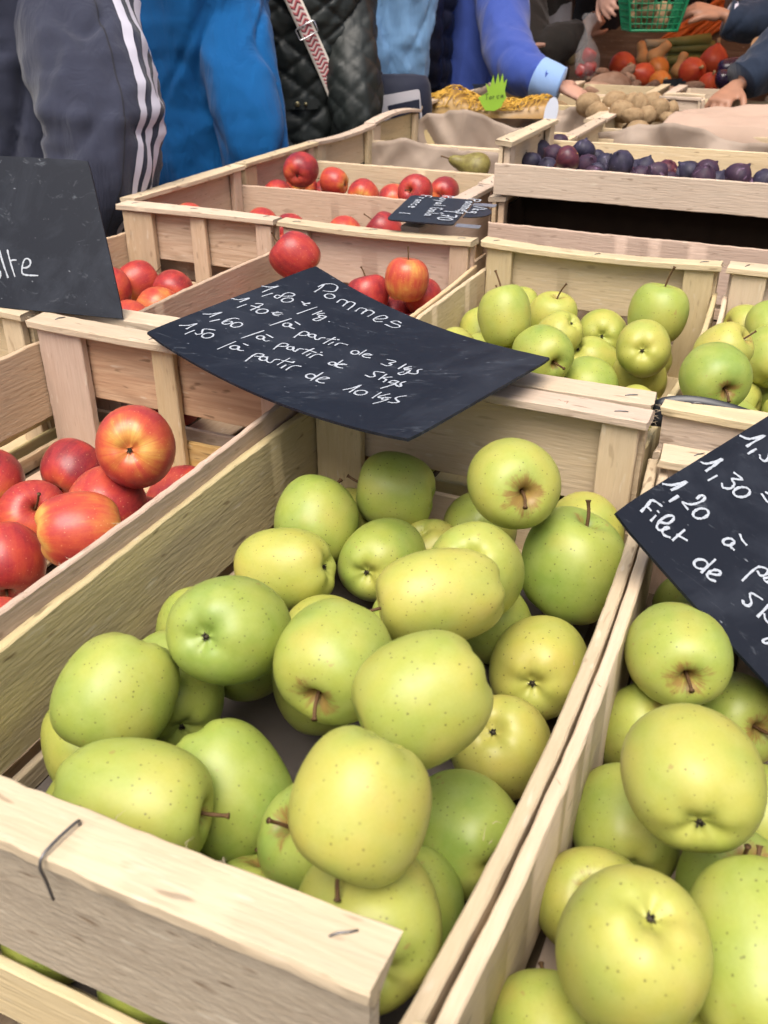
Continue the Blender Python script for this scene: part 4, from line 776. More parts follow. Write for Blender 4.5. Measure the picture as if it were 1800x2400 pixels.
[[0.4165,0.8456],[0.4207,0.8519],[0.4252,0.8581],[0.4292,0.8643],[0.4324,0.8707],[0.4347,0.8778],[0.4363,0.8854],[0.437,0.8924],[0.4361,0.8978],[0.433,0.9019],[0.4281,0.9051],[0.4228,0.9063],[0.4185,0.9048],[0.4155,0.8997],[0.4131,0.8916],[0.4113,0.8821],[0.4102,0.8727],[0.4098,0.8628],[0.4101,0.8519],[0.4112,0.8418],[0.4131,0.8342],[0.4162,0.8292],[0.4204,0.8261],[0.4249,0.8247],[0.4291,0.8253],[0.4329,0.8283],[0.4367,0.8338],[0.4403,0.8401],[0.444,0.846]],
[[0.4961,0.9015],[0.491,0.9034],[0.4858,0.9058],[0.4808,0.9073],[0.4765,0.9062],[0.4725,0.9011],[0.4686,0.8931],[0.4659,0.8849],[0.4653,0.8789],[0.4675,0.8759],[0.4718,0.8745],[0.477,0.8739],[0.482,0.8737],[0.4866,0.8744],[0.4915,0.876],[0.4962,0.8772],[0.5002,0.8769],[0.5039,0.8747],[0.5074,0.8712],[0.5098,0.8668],[0.5106,0.8619],[0.5093,0.8556],[0.5066,0.848],[0.5025,0.841],[0.4973,0.8361],[0.4906,0.8344],[0.4825,0.8347],[0.4738,0.8357],[0.4653,0.8362]],
[[0.164,0.6944],[0.1684,0.6935],[0.1729,0.6923],[0.1771,0.6918],[0.1806,0.6935],[0.1831,0.698],[0.1849,0.7047],[0.1865,0.7122],[0.1882,0.7193]],
[[0.1814,0.6949],[0.1827,0.6907],[0.184,0.6862],[0.1853,0.6824],[0.1868,0.6803],[0.1886,0.6807],[0.1905,0.6827],[0.1926,0.6855],[0.1946,0.688]],
[[0.1776,0.6821],[0.1905,0.7111]],
[[0.2162,0.5976],[0.2242,0.7155]],
[[0.2533,0.6459],[0.2548,0.7077]],
[[0.2716,0.7001],[0.2683,0.6913],[0.2646,0.6821],[0.2617,0.6739],[0.2611,0.6683],[0.2635,0.6664],[0.268,0.6672],[0.2734,0.6689],[0.2784,0.6701]],
[[0.2942,0.6843],[0.289,0.6819],[0.2836,0.6797],[0.2788,0.6772],[0.2757,0.6739],[0.2748,0.6689],[0.2754,0.6628],[0.2771,0.6572],[0.2792,0.6538],[0.2823,0.653],[0.2865,0.654],[0.2906,0.6563],[0.2934,0.6597],[0.2945,0.6658],[0.2945,0.6742],[0.2941,0.6815],[0.2942,0.6843],[0.2949,0.6808],[0.296,0.673],[0.297,0.6635],[0.2973,0.6543],[0.2971,0.6451],[0.2965,0.6349],[0.2953,0.6257],[0.2935,0.6192],[0.2902,0.6162],[0.2858,0.6155],[0.2817,0.6166],[0.279,0.6188],[0.2785,0.6226],[0.2793,0.6282],[0.2806,0.6345],[0.2816,0.6404]],
[[0.3232,0.659],[0.3272,0.6584]],
[[0.2515,0.54],[0.2783,0.5363]],
[[0.3266,0.4351],[0.3238,0.4509],[0.3208,0.4675],[0.3183,0.4829],[0.3169,0.4949],[0.317,0.5025],[0.3182,0.5069],[0.3202,0.5093],[0.3226,0.5112],[0.3259,0.5125],[0.3301,0.5128],[0.3342,0.512],[0.3376,0.5102],[0.3401,0.5069],[0.3421,0.5024],[0.3434,0.4974],[0.3436,0.4924],[0.3423,0.4872],[0.3397,0.4815],[0.3367,0.4763],[0.3338,0.4723],[0.3313,0.47],[0.3287,0.4689],[0.3261,0.4682],[0.3234,0.4673]],
[[0.3466,0.5067],[0.3471,0.5086],[0.3475,0.5104],[0.348,0.5122],[0.3487,0.5139],[0.3496,0.5153],[0.3506,0.5167],[0.3517,0.5179],[0.3529,0.5188],[0.3542,0.5196],[0.3555,0.5201],[0.3568,0.5203],[0.3581,0.5204],[0.3594,0.5202],[0.3607,0.5197],[0.362,0.519],[0.3631,0.5181],[0.3642,0.517],[0.3651,0.5157],[0.3659,0.5142],[0.3666,0.5126],[0.3671,0.5109],[0.3675,0.5091],[0.3677,0.5071],[0.3677,0.5053],[0.3676,0.5034],[0.3673,0.5015],[0.3668,0.4996],[0.3662,0.4979],[0.3655,0.4963],[0.3646,0.4948],[0.3636,0.4935],[0.3625,0.4923],[0.3613,0.4914],[0.36,0.4907],[0.3587,0.4902],[0.3574,0.4899],[0.3561,0.4899],[0.3548,0.4901],[0.3535,0.4906],[0.3523,0.4912],[0.3511,0.4921],[0.3501,0.4932],[0.3491,0.4945],[0.3483,0.4959],[0.3477,0.4975],[0.3471,0.4992],[0.3467,0.5011],[0.3465,0.5029],[0.3466,0.5048],[0.3468,0.5066],[0.3471,0.5086],[0.3474,0.5105]],
[[0.3609,0.5216],[0.3651,0.514],[0.3693,0.506],[0.3734,0.4989],[0.3772,0.4942],[0.3809,0.4921],[0.3845,0.4921],[0.3875,0.4936],[0.3895,0.4962],[0.3896,0.5007],[0.3883,0.507],[0.387,0.5137],[0.3869,0.5192],[0.3885,0.5231],[0.3911,0.5261],[0.3941,0.5289],[0.3969,0.5317]],
[[0.4198,0.487],[0.4156,0.5666]],
[[0.406,0.531],[0.4273,0.5543]],
[[0.4354,0.4934],[0.4344,0.529]],
[[0.4317,0.5628],[0.4363,0.5608]],
[[0.4543,0.5094],[0.4533,0.5178],[0.4519,0.5264],[0.4513,0.5346],[0.4528,0.5412],[0.4574,0.5459],[0.4641,0.549],[0.4717,0.5514],[0.4788,0.5542]],
[[0.5193,0.5241],[0.5199,0.5261],[0.5204,0.5282],[0.521,0.5301],[0.5217,0.5319],[0.5227,0.5334],[0.5239,0.5347],[0.5252,0.5359],[0.5265,0.5367],[0.5279,0.5372],[0.5294,0.5375],[0.531,0.5376],[0.5325,0.5373],[0.534,0.5367],[0.5354,0.5359],[0.5369,0.5348],[0.5382,0.5335],[0.5394,0.532],[0.5404,0.5302],[0.5414,0.5283],[0.5422,0.5264],[0.5428,0.5243],[0.5432,0.522],[0.5434,0.5198],[0.5435,0.5176],[0.5434,0.5154],[0.543,0.5133],[0.5425,0.5113],[0.5418,0.5094],[0.541,0.5078],[0.54,0.5062],[0.5388,0.5049],[0.5376,0.5038],[0.5362,0.5031],[0.5348,0.5025],[0.5333,0.5022],[0.5318,0.5022],[0.5303,0.5025],[0.5288,0.503],[0.5273,0.5038],[0.5259,0.5048],[0.5246,0.5061],[0.5234,0.5076],[0.5223,0.5094],[0.5214,0.5112],[0.5206,0.5132],[0.52,0.5153],[0.5195,0.5175],[0.5193,0.5197],[0.5193,0.5218],[0.5195,0.524],[0.5199,0.5261],[0.5202,0.5283]],
[[0.5455,0.5702],[0.5514,0.5128]],
[[0.5627,0.5296],[0.5683,0.5349],[0.5745,0.5405],[0.5795,0.5455],[0.5817,0.5488],[0.5796,0.5505],[0.5744,0.5509],[0.5685,0.5498],[0.5642,0.5472],[0.5621,0.5422],[0.5608,0.5352],[0.5604,0.5279],[0.561,0.5222],[0.5629,0.5182],[0.566,0.515],[0.5696,0.5129],[0.5733,0.5122],[0.5772,0.5134],[0.5813,0.5162],[0.5856,0.5196],[0.5898,0.5228]],
[[0.3396,0.2987],[0.3364,0.3129],[0.3329,0.3277],[0.3299,0.3415],[0.3286,0.3526],[0.3295,0.3603],[0.3319,0.3657],[0.3351,0.3692],[0.3382,0.3716],[0.3414,0.373],[0.3449,0.3728],[0.3482,0.3715],[0.3505,0.3692],[0.3519,0.3655],[0.3526,0.3605],[0.3525,0.3551],[0.3513,0.3502],[0.3487,0.3459],[0.3448,0.3418],[0.3405,0.3378],[0.3364,0.3337]],
[[0.3606,0.3576],[0.3611,0.3593],[0.3615,0.3611],[0.362,0.3627],[0.3627,0.3643],[0.3635,0.3656],[0.3645,0.3669],[0.3656,0.368],[0.3668,0.3689],[0.368,0.3695],[0.3693,0.37],[0.3706,0.3703],[0.3719,0.3703],[0.3732,0.3701],[0.3745,0.3696],[0.3757,0.369],[0.3768,0.3682],[0.3778,0.3671],[0.3787,0.3659],[0.3795,0.3645],[0.3802,0.363],[0.3807,0.3614],[0.381,0.3597],[0.3813,0.3579],[0.3813,0.3561],[0.3812,0.3544],[0.3808,0.3526],[0.3804,0.3509],[0.3798,0.3493],[0.3791,0.3478],[0.3782,0.3464],[0.3772,0.3451],[0.3761,0.3441],[0.375,0.3432],[0.3737,0.3425],[0.3724,0.3421],[0.3712,0.3418],[0.3699,0.3418],[0.3686,0.342],[0.3673,0.3424],[0.3661,0.3431],[0.365,0.3439],[0.364,0.3449],[0.363,0.3462],[0.3622,0.3475],[0.3616,0.349],[0.3611,0.3506],[0.3607,0.3523],[0.3605,0.354],[0.3605,0.3558],[0.3608,0.3575],[0.3611,0.3593],[0.3613,0.3611]],
[[0.3712,0.3736],[0.374,0.3684],[0.3767,0.363],[0.3794,0.3581],[0.3824,0.3543],[0.3862,0.3512],[0.3904,0.3487],[0.3942,0.3476],[0.3965,0.349],[0.3963,0.3542],[0.3944,0.3623],[0.3924,0.3709],[0.392,0.3777],[0.3938,0.3818],[0.3968,0.3846],[0.4004,0.3868],[0.4038,0.3892]],
[[0.4222,0.3548],[0.4218,0.4245]],
[[0.4088,0.3962],[0.4476,0.4044]],
[[0.4404,0.3547],[0.4387,0.3822]],
[[0.4567,0.4218],[0.4598,0.423]],
[[0.456,0.3511],[0.4554,0.3594],[0.4547,0.368],[0.4542,0.3762],[0.4543,0.3833],[0.4552,0.3894],[0.4565,0.3946],[0.4584,0.3989],[0.4607,0.402],[0.4637,0.4035],[0.4673,0.4035],[0.4711,0.403],[0.4748,0.4028]],
[[0.337,0.1481],[0.3334,0.1656],[0.3294,0.1841],[0.3261,0.2012],[0.3246,0.2147],[0.3257,0.2235],[0.3286,0.229],[0.3323,0.2323],[0.3356,0.2349],[0.3386,0.237],[0.3417,0.2378],[0.3446,0.2375],[0.3467,0.2361],[0.3481,0.2331],[0.3491,0.2287],[0.3492,0.2238],[0.3483,0.2193],[0.3457,0.2153],[0.342,0.2114],[0.3377,0.2076],[0.3336,0.2037]],
[[0.3505,0.216],[0.3509,0.2178],[0.3514,0.2197],[0.3519,0.2215],[0.3526,0.2231],[0.3535,0.2246],[0.3546,0.2259],[0.3558,0.227],[0.3571,0.2279],[0.3585,0.2286],[0.36,0.229],[0.3615,0.2292],[0.363,0.2291],[0.3645,0.2288],[0.366,0.2282],[0.3674,0.2274],[0.3687,0.2264],[0.37,0.2251],[0.3711,0.2237],[0.3721,0.2221],[0.373,0.2204],[0.3736,0.2186],[0.3741,0.2167],[0.3744,0.2147],[0.3746,0.2128],[0.3745,0.2108],[0.3742,0.2089],[0.3738,0.207],[0.3732,0.2053],[0.3724,0.2037],[0.3715,0.2023],[0.3704,0.2009],[0.3692,0.1999],[0.3679,0.199],[0.3665,0.1984],[0.365,0.198],[0.3635,0.1978],[0.3621,0.1979],[0.3605,0.1982],[0.359,0.1988],[0.3576,0.1995],[0.3563,0.2005],[0.3551,0.2017],[0.3539,0.2032],[0.3529,0.2047],[0.3521,0.2064],[0.3514,0.2082],[0.3509,0.2101],[0.3506,0.212],[0.3505,0.2139],[0.3507,0.2159],[0.3509,0.2178],[0.3512,0.2197]],
[[0.363,0.2348],[0.3671,0.228],[0.3711,0.2209],[0.3752,0.2145],[0.3793,0.21],[0.384,0.2075],[0.3891,0.2063],[0.3936,0.2069],[0.3964,0.2095],[0.3964,0.2155],[0.3945,0.2243],[0.3924,0.2336],[0.3918,0.2409],[0.3932,0.2455],[0.3958,0.2487],[0.3988,0.2512],[0.4016,0.2541]],
[[0.4208,0.214],[0.4157,0.2922]],
[[0.41,0.256],[0.4453,0.2743]],
[[0.4431,0.206],[0.4396,0.2385]],
[[0.44,0.2815],[0.4434,0.2812]],
[[0.4625,0.2079],[0.4611,0.2172],[0.4596,0.2268],[0.4584,0.2359],[0.4581,0.2439],[0.459,0.2504],[0.4606,0.256],[0.4628,0.2606],[0.4654,0.2644],[0.4684,0.2671],[0.472,0.2687],[0.4758,0.2699],[0.4795,0.2713]],
[[0.5287,0.2392],[0.5293,0.2413],[0.5299,0.2435],[0.5305,0.2456],[0.5314,0.2475],[0.5325,0.2491],[0.5339,0.2505],[0.5354,0.2516],[0.5369,0.2525],[0.5386,0.253],[0.5404,0.2533],[0.5422,0.2533],[0.5439,0.253],[0.5457,0.2523],[0.5475,0.2514],[0.5492,0.2501],[0.5507,0.2487],[0.5521,0.2471],[0.5534,0.2451],[0.5546,0.243],[0.5555,0.2409],[0.5562,0.2386],[0.5568,0.2362],[0.5571,0.2338],[0.5572,0.2314],[0.5571,0.2291],[0.5567,0.2269],[0.5561,0.2247],[0.5554,0.2227],[0.5544,0.221],[0.5532,0.2194],[0.5519,0.218],[0.5504,0.2169],[0.5489,0.2161],[0.5472,0.2155],[0.5454,0.2152],[0.5437,0.2153],[0.5419,0.2156],[0.5401,0.2162],[0.5383,0.2172],[0.5367,0.2183],[0.5352,0.2197],[0.5337,0.2214],[0.5324,0.2232],[0.5313,0.2252],[0.5303,0.2274],[0.5296,0.2297],[0.529,0.2321],[0.5287,0.2344],[0.5287,0.2367],[0.5289,0.239],[0.5293,0.2413],[0.5296,0.2436]],
[[0.5531,0.2879],[0.5618,0.207]],
[[0.5732,0.2338],[0.5789,0.2427],[0.5853,0.2521],[0.5906,0.2604],[0.593,0.2661],[0.5911,0.269],[0.5861,0.2698],[0.5804,0.2684],[0.5762,0.2647],[0.5736,0.2573],[0.5717,0.2466],[0.5709,0.2357],[0.5716,0.2274],[0.5743,0.2222],[0.5788,0.2187],[0.5838,0.2166],[0.5884,0.2156],[0.5923,0.2162],[0.596,0.2185],[0.5997,0.2213],[0.6034,0.2238]],
[[0.5226,0.3793],[0.5231,0.3809],[0.5235,0.3826],[0.5241,0.3842],[0.5248,0.3857],[0.5256,0.3869],[0.5267,0.3881],[0.5278,0.3891],[0.5289,0.3898],[0.5302,0.3903],[0.5315,0.3906],[0.5328,0.3907],[0.5341,0.3906],[0.5353,0.3902],[0.5366,0.3896],[0.5378,0.3888],[0.5388,0.3878],[0.5398,0.3866],[0.5407,0.3853],[0.5415,0.3838],[0.5421,0.3822],[0.5426,0.3805],[0.5429,0.3787],[0.543,0.3769],[0.543,0.3752],[0.5429,0.3734],[0.5425,0.3717],[0.542,0.37],[0.5414,0.3685],[0.5407,0.3671],[0.5398,0.3658],[0.5387,0.3647],[0.5377,0.3638],[0.5365,0.363],[0.5352,0.3625],[0.534,0.3622],[0.5327,0.3621],[0.5314,0.3623],[0.5301,0.3627],[0.5289,0.3632],[0.5277,0.364],[0.5266,0.365],[0.5256,0.3661],[0.5247,0.3675],[0.524,0.3689],[0.5234,0.3705],[0.5229,0.3722],[0.5226,0.3739],[0.5224,0.3757],[0.5225,0.3774],[0.5227,0.3792],[0.5231,0.3809],[0.5234,0.3827]],
[[0.5403,0.4285],[0.5484,0.362]],
[[0.5487,0.3848],[0.5546,0.3911],[0.5611,0.3979],[0.5665,0.4037],[0.5692,0.4074],[0.568,0.4087],[0.5641,0.4081],[0.5593,0.406],[0.5557,0.4024],[0.5532,0.3963],[0.5511,0.3881],[0.5498,0.3798],[0.5499,0.3736],[0.552,0.3701],[0.5557,0.3679],[0.5599,0.3669],[0.5637,0.3665],[0.567,0.3671],[0.5701,0.3687],[0.5733,0.3707],[0.5764,0.3725]],
[[0.6362,0.559],[0.6442,0.5614],[0.6528,0.5644],[0.6603,0.5661],[0.6649,0.565],[0.6651,0.5594],[0.6621,0.5507],[0.6585,0.5416],[0.6571,0.535],[0.6592,0.5322],[0.663,0.5314],[0.6669,0.531],[0.6692,0.5289],[0.6695,0.5241],[0.6687,0.5177],[0.6669,0.5116],[0.664,0.5075],[0.6597,0.5062],[0.654,0.5066],[0.6478,0.5077],[0.6418,0.5084]],
[[0.7026,0.5121],[0.6984,0.5716]],
[[0.7209,0.5636],[0.7181,0.5553],[0.715,0.5466],[0.7126,0.5388],[0.7121,0.5331],[0.7142,0.5305],[0.7183,0.53],[0.723,0.5304],[0.7274,0.5303]],
[[0.7327,0.5464],[0.7287,0.5443],[0.7243,0.5423],[0.7206,0.5401],[0.7183,0.5371],[0.7178,0.5326],[0.7186,0.5268],[0.7203,0.5218],[0.7222,0.5194],[0.7248,0.5217],[0.7282,0.5273],[0.7316,0.5322],[0.7343,0.533],[0.7362,0.5274],[0.7377,0.5179],[0.7387,0.5073],[0.739,0.4982],[0.7386,0.4904],[0.7374,0.4828],[0.7358,0.4765],[0.7337,0.4725],[0.7306,0.4714],[0.7267,0.4724],[0.7231,0.4749],[0.7211,0.4782],[0.7213,0.4825],[0.7229,0.488],[0.7252,0.4941],[0.7272,0.4999]],
[[0.7358,0.5095],[0.7396,0.5083],[0.7435,0.5068],[0.7473,0.5058],[0.751,0.5063],[0.7551,0.5084],[0.7596,0.5117],[0.7632,0.516],[0.7647,0.5213],[0.7629,0.5282],[0.7586,0.5366],[0.7541,0.545],[0.7515,0.5522],[0.7517,0.5574],[0.7534,0.5616],[0.7557,0.5653],[0.7577,0.5692]],
[[0.6895,0.4475],[0.6822,0.4444],[0.6744,0.4413],[0.6676,0.4379],[0.6633,0.4341],[0.6623,0.4295],[0.6637,0.4245],[0.6663,0.4194],[0.669,0.4144],[0.6723,0.4098],[0.6766,0.4051],[0.6804,0.4006],[0.6825,0.3961],[0.6825,0.3912],[0.6811,0.3862],[0.6787,0.3818],[0.6757,0.3789],[0.6719,0.3782],[0.6672,0.379],[0.6621,0.3805],[0.6571,0.3816]],
[[0.706,0.3794],[0.6996,0.4395]],
[[0.7232,0.4317],[0.7186,0.4247],[0.7136,0.4173],[0.7095,0.4105],[0.7078,0.4052],[0.7098,0.4025],[0.7142,0.4015],[0.7193,0.4005],[0.7229,0.3979],[0.7245,0.3928],[0.7252,0.3865],[0.7255,0.3795],[0.726,0.3729]],
[[0.7582,0.4119],[0.7536,0.4116],[0.7488,0.4115],[0.7445,0.4108],[0.7414,0.4084],[0.7397,0.4029],[0.7388,0.3952],[0.739,0.3879],[0.7403,0.3835],[0.7434,0.3828],[0.7481,0.3844],[0.7529,0.3874],[0.7563,0.391],[0.7578,0.3966],[0.7583,0.4043],[0.7582,0.4105],[0.7582,0.4119],[0.7585,0.4069],[0.7587,0.3976],[0.7586,0.3858],[0.7577,0.3737],[0.7558,0.361],[0.7531,0.3471],[0.7501,0.3326],[0.7472,0.3185]],
[[0.7595,0.385],[0.7639,0.3818],[0.7683,0.3784],[0.7725,0.3755],[0.7759,0.3739],[0.7788,0.374],[0.7811,0.3752],[0.7826,0.3775],[0.7827,0.3808],[0.7805,0.3857],[0.7765,0.392],[0.7724,0.3988],[0.7698,0.4051],[0.7694,0.4108],[0.7702,0.4162],[0.7715,0.4216],[0.7726,0.4271]],
[[0.673,0.2221],[0.6763,0.2317],[0.6796,0.2413],[0.6828,0.2509],[0.6854,0.2603],[0.6872,0.2715],[0.6885,0.2839],[0.6895,0.2938],[0.6905,0.2975],[0.6914,0.2925],[0.6922,0.2812],[0.6929,0.2677],[0.6936,0.2558],[0.6944,0.2463],[0.6952,0.2372],[0.696,0.2282],[0.6967,0.2193]],
[[0.7075,0.2471],[0.7083,0.2498],[0.7091,0.2526],[0.71,0.2552],[0.7111,0.2576],[0.7125,0.2597],[0.7141,0.2616],[0.7159,0.2633],[0.7176,0.2646],[0.7195,0.2655],[0.7215,0.2662],[0.7234,0.2664],[0.7254,0.2664],[0.7272,0.2659],[0.7291,0.265],[0.7308,0.2639],[0.7324,0.2624],[0.7338,0.2607],[0.735,0.2586],[0.7361,0.2562],[0.7369,0.2538],[0.7375,0.2512],[0.7379,0.2484],[0.738,0.2455],[0.7379,0.2427],[0.7376,0.24],[0.7369,0.2372],[0.7361,0.2345],[0.7351,0.232],[0.7339,0.2297],[0.7325,0.2276],[0.7309,0.2257],[0.7292,0.2241],[0.7274,0.2229],[0.7255,0.2219],[0.7236,0.2213],[0.7217,0.221],[0.7198,0.2211],[0.7179,0.2216],[0.716,0.2224],[0.7143,0.2235],[0.7128,0.2249],[0.7113,0.2266],[0.7101,0.2286],[0.709,0.2308],[0.7082,0.2332],[0.7076,0.2359],[0.7072,0.2386],[0.707,0.2414],[0.7072,0.2442],[0.7077,0.247],[0.7083,0.2498],[0.7089,0.2526]],
[[0.7696,0.2282],[0.7648,0.2895]],
[[0.7894,0.2963],[0.7857,0.2846],[0.7816,0.2723],[0.7784,0.2613],[0.7773,0.2533],[0.7792,0.2494],[0.7833,0.2485],[0.7883,0.2487],[0.7928,0.2483]],
[[0.8085,0.2705],[0.8039,0.2678],[0.7989,0.2651],[0.7947,0.2623],[0.792,0.2589],[0.7915,0.2542],[0.7925,0.2485],[0.7944,0.2437],[0.7966,0.2415],[0.7994,0.2443],[0.803,0.2504],[0.8063,0.256],[0.8082,0.2571],[0.8081,0.2516],[0.8067,0.242],[0.8046,0.231],[0.8026,0.2214],[0.8007,0.2136],[0.7985,0.2062],[0.7962,0.199],[0.794,0.1918]],
[[0.8206,0.2341],[0.824,0.2347],[0.8274,0.2351],[0.8306,0.2358],[0.8336,0.2376],[0.8366,0.2407],[0.8398,0.2448],[0.842,0.2494],[0.842,0.254],[0.8384,0.2588],[0.8323,0.2638],[0.8259,0.2689],[0.8215,0.2742],[0.8199,0.2797],[0.8197,0.2854],[0.8206,0.2912],[0.822,0.2968],[0.8242,0.302],[0.8272,0.307],[0.8306,0.312],[0.8338,0.317]]]},"right":{"c":[[-0.0863,0.5911,0.972],[0.1204,0.5021,0.8521],[0.0382,0.8634,0.9908],[0.2449,0.7744,0.8709]],"sag":0.004,"st":[[[0.0067,0.5409],[0.0116,0.544],[0.0167,0.5469],[0.0214,0.5501],[0.0256,0.5542],[0.029,0.5591],[0.0317,0.5645],[0.0342,0.5709],[0.0367,0.5785],[0.0396,0.5899],[0.0426,0.6041],[0.0452,0.6161],[0.047,0.6208],[0.0474,0.6149],[0.0469,0.6019],[0.0461,0.5863],[0.0455,0.5725],[0.0453,0.5615],[0.0452,0.5509],[0.0452,0.5406],[0.0451,0.5302]],
[[0.066,0.5126],[0.067,0.5521]],
[[0.0888,0.5454],[0.0914,0.543],[0.0939,0.5404],[0.0966,0.5382],[0.0995,0.5372],[0.1031,0.5375],[0.1073,0.5387],[0.111,0.5408],[0.1132,0.5438],[0.1136,0.548],[0.1126,0.5534],[0.1109,0.5592],[0.1093,0.5644],[0.1072,0.569],[0.1045,0.5733],[0.1023,0.5776],[0.1018,0.5819],[0.1036,0.5864],[0.1071,0.5909],[0.1112,0.5954],[0.115,0.5999]],
[[0.0115,0.3511],[0.0146,0.3532],[0.0177,0.3551],[0.0207,0.3576],[0.0235,0.3614],[0.026,0.3671],[0.0284,0.374],[0.0305,0.3817],[0.0324,0.3896],[0.034,0.3995],[0.0355,0.4111],[0.0367,0.4206],[0.0378,0.4238],[0.0388,0.4184],[0.0395,0.4068],[0.0401,0.3931],[0.0406,0.3808],[0.041,0.3708],[0.0413,0.3611],[0.0416,0.3516],[0.0418,0.342]],
[[0.0682,0.3233],[0.0701,0.3623]],
[[0.0911,0.4194],[0.0994,0.4214],[0.1084,0.4239],[0.1159,0.4254],[0.1198,0.4242],[0.1179,0.4188],[0.1118,0.4105],[0.1053,0.4019],[0.1022,0.3956],[0.1041,0.3928],[0.1087,0.3921],[0.1141,0.3916],[0.1181,0.3894],[0.1206,0.3848],[0.1224,0.3789],[0.1234,0.3725],[0.123,0.3668],[0.1208,0.3612],[0.1171,0.3555],[0.1129,0.3508],[0.1092,0.348],[0.1061,0.348],[0.1031,0.35],[0.1002,0.3529],[0.0973,0.3553]],
[[0.133,0.3833],[0.1337,0.3868],[0.1343,0.3904],[0.135,0.3939],[0.136,0.3972],[0.1374,0.4004],[0.139,0.4036],[0.1407,0.4065],[0.1426,0.409],[0.1445,0.4112],[0.1467,0.4131],[0.1488,0.4147],[0.1509,0.4158],[0.153,0.4164],[0.1551,0.4166],[0.1572,0.4164],[0.159,0.4157],[0.1607,0.4146],[0.1623,0.4131],[0.1637,0.4111],[0.1648,0.4089],[0.1657,0.4064],[0.1664,0.4035],[0.1668,0.4003],[0.1669,0.3971],[0.1668,0.3938],[0.1663,0.3902],[0.1657,0.3867],[0.1648,0.3833],[0.1636,0.3799],[0.1623,0.3766],[0.1607,0.3735],[0.159,0.3708],[0.1571,0.3683],[0.1551,0.366],[0.153,0.3641],[0.151,0.3627],[0.1489,0.3616],[0.1467,0.361],[0.1446,0.3607],[0.1427,0.3609],[0.1409,0.3616],[0.1391,0.3627],[0.1375,0.3642],[0.1362,0.366],[0.1351,0.3682],[0.1341,0.3708],[0.1334,0.3736],[0.133,0.3766],[0.133,0.3798],[0.1333,0.3833],[0.1337,0.3868],[0.134,0.3903]],
[[0.188,0.4407],[0.1943,0.4393],[0.2008,0.4377],[0.207,0.4364],[0.2127,0.4357],[0.2177,0.4359],[0.2221,0.4366],[0.2263,0.4376],[0.2307,0.4385]],
[[0.1893,0.4572],[0.2027,0.4634]],
[[0.0067,0.1903],[0.0105,0.1947],[0.0144,0.199],[0.0181,0.2034],[0.0214,0.2085],[0.0242,0.2143],[0.0267,0.2206],[0.0289,0.2272],[0.0309,0.2339],[0.033,0.2423],[0.035,0.2518],[0.0368,0.2596],[0.038,0.2622],[0.0385,0.2577],[0.0386,0.248],[0.0383,0.2366],[0.0379,0.2268],[0.0372,0.2193],[0.0364,0.2124],[0.0354,0.2056],[0.0345,0.1988]],
[[0.0586,0.1659],[0.0591,0.2017]],
[[0.0941,0.2468],[0.0935,0.2519],[0.0927,0.2572],[0.0923,0.2622],[0.0927,0.2662],[0.0946,0.2694],[0.0975,0.272],[0.1006,0.2735],[0.1031,0.2733],[0.1049,0.2713],[0.1065,0.2677],[0.1075,0.2629],[0.1079,0.2573],[0.1075,0.2504],[0.1063,0.2422],[0.1047,0.234],[0.1028,0.2269],[0.1007,0.2214],[0.0982,0.2168],[0.0955,0.2128],[0.0927,0.2093],[0.089,0.2062],[0.0848,0.2036],[0.0813,0.2016],[0.0796,0.1999],[0.0806,0.1988],[0.0833,0.1982],[0.087,0.1978],[0.0905,0.1975],[0.0938,0.1972],[0.0974,0.197],[0.1011,0.1969],[0.1047,0.1968]],
[[0.1194,0.2147],[0.1198,0.218],[0.1201,0.2212],[0.1205,0.2244],[0.1212,0.2275],[0.1222,0.2306],[0.1234,0.2335],[0.1248,0.2363],[0.1263,0.2388],[0.128,0.241],[0.1298,0.2429],[0.1317,0.2445],[0.1336,0.2457],[0.1355,0.2465],[0.1375,0.2468],[0.1394,0.2468],[0.1412,0.2464],[0.1429,0.2456],[0.1445,0.2444],[0.1459,0.2428],[0.1472,0.2409],[0.1482,0.2387],[0.149,0.2361],[0.1497,0.2333],[0.15,0.2305],[0.1502,0.2274],[0.1501,0.2242],[0.1497,0.2209],[0.1491,0.2178],[0.1483,0.2147],[0.1473,0.2116],[0.1461,0.2086],[0.1447,0.206],[0.1432,0.2036],[0.1415,0.2013],[0.1397,0.1994],[0.1379,0.1979],[0.136,0.1968],[0.134,0.196],[0.1321,0.1956],[0.1303,0.1956],[0.1285,0.196],[0.1268,0.1968],[0.1252,0.198],[0.1238,0.1995],[0.1225,0.2013],[0.1215,0.2036],[0.1206,0.2061],[0.12,0.2087],[0.1197,0.2116],[0.1197,0.2147],[0.1198,0.218],[0.1198,0.2211]],
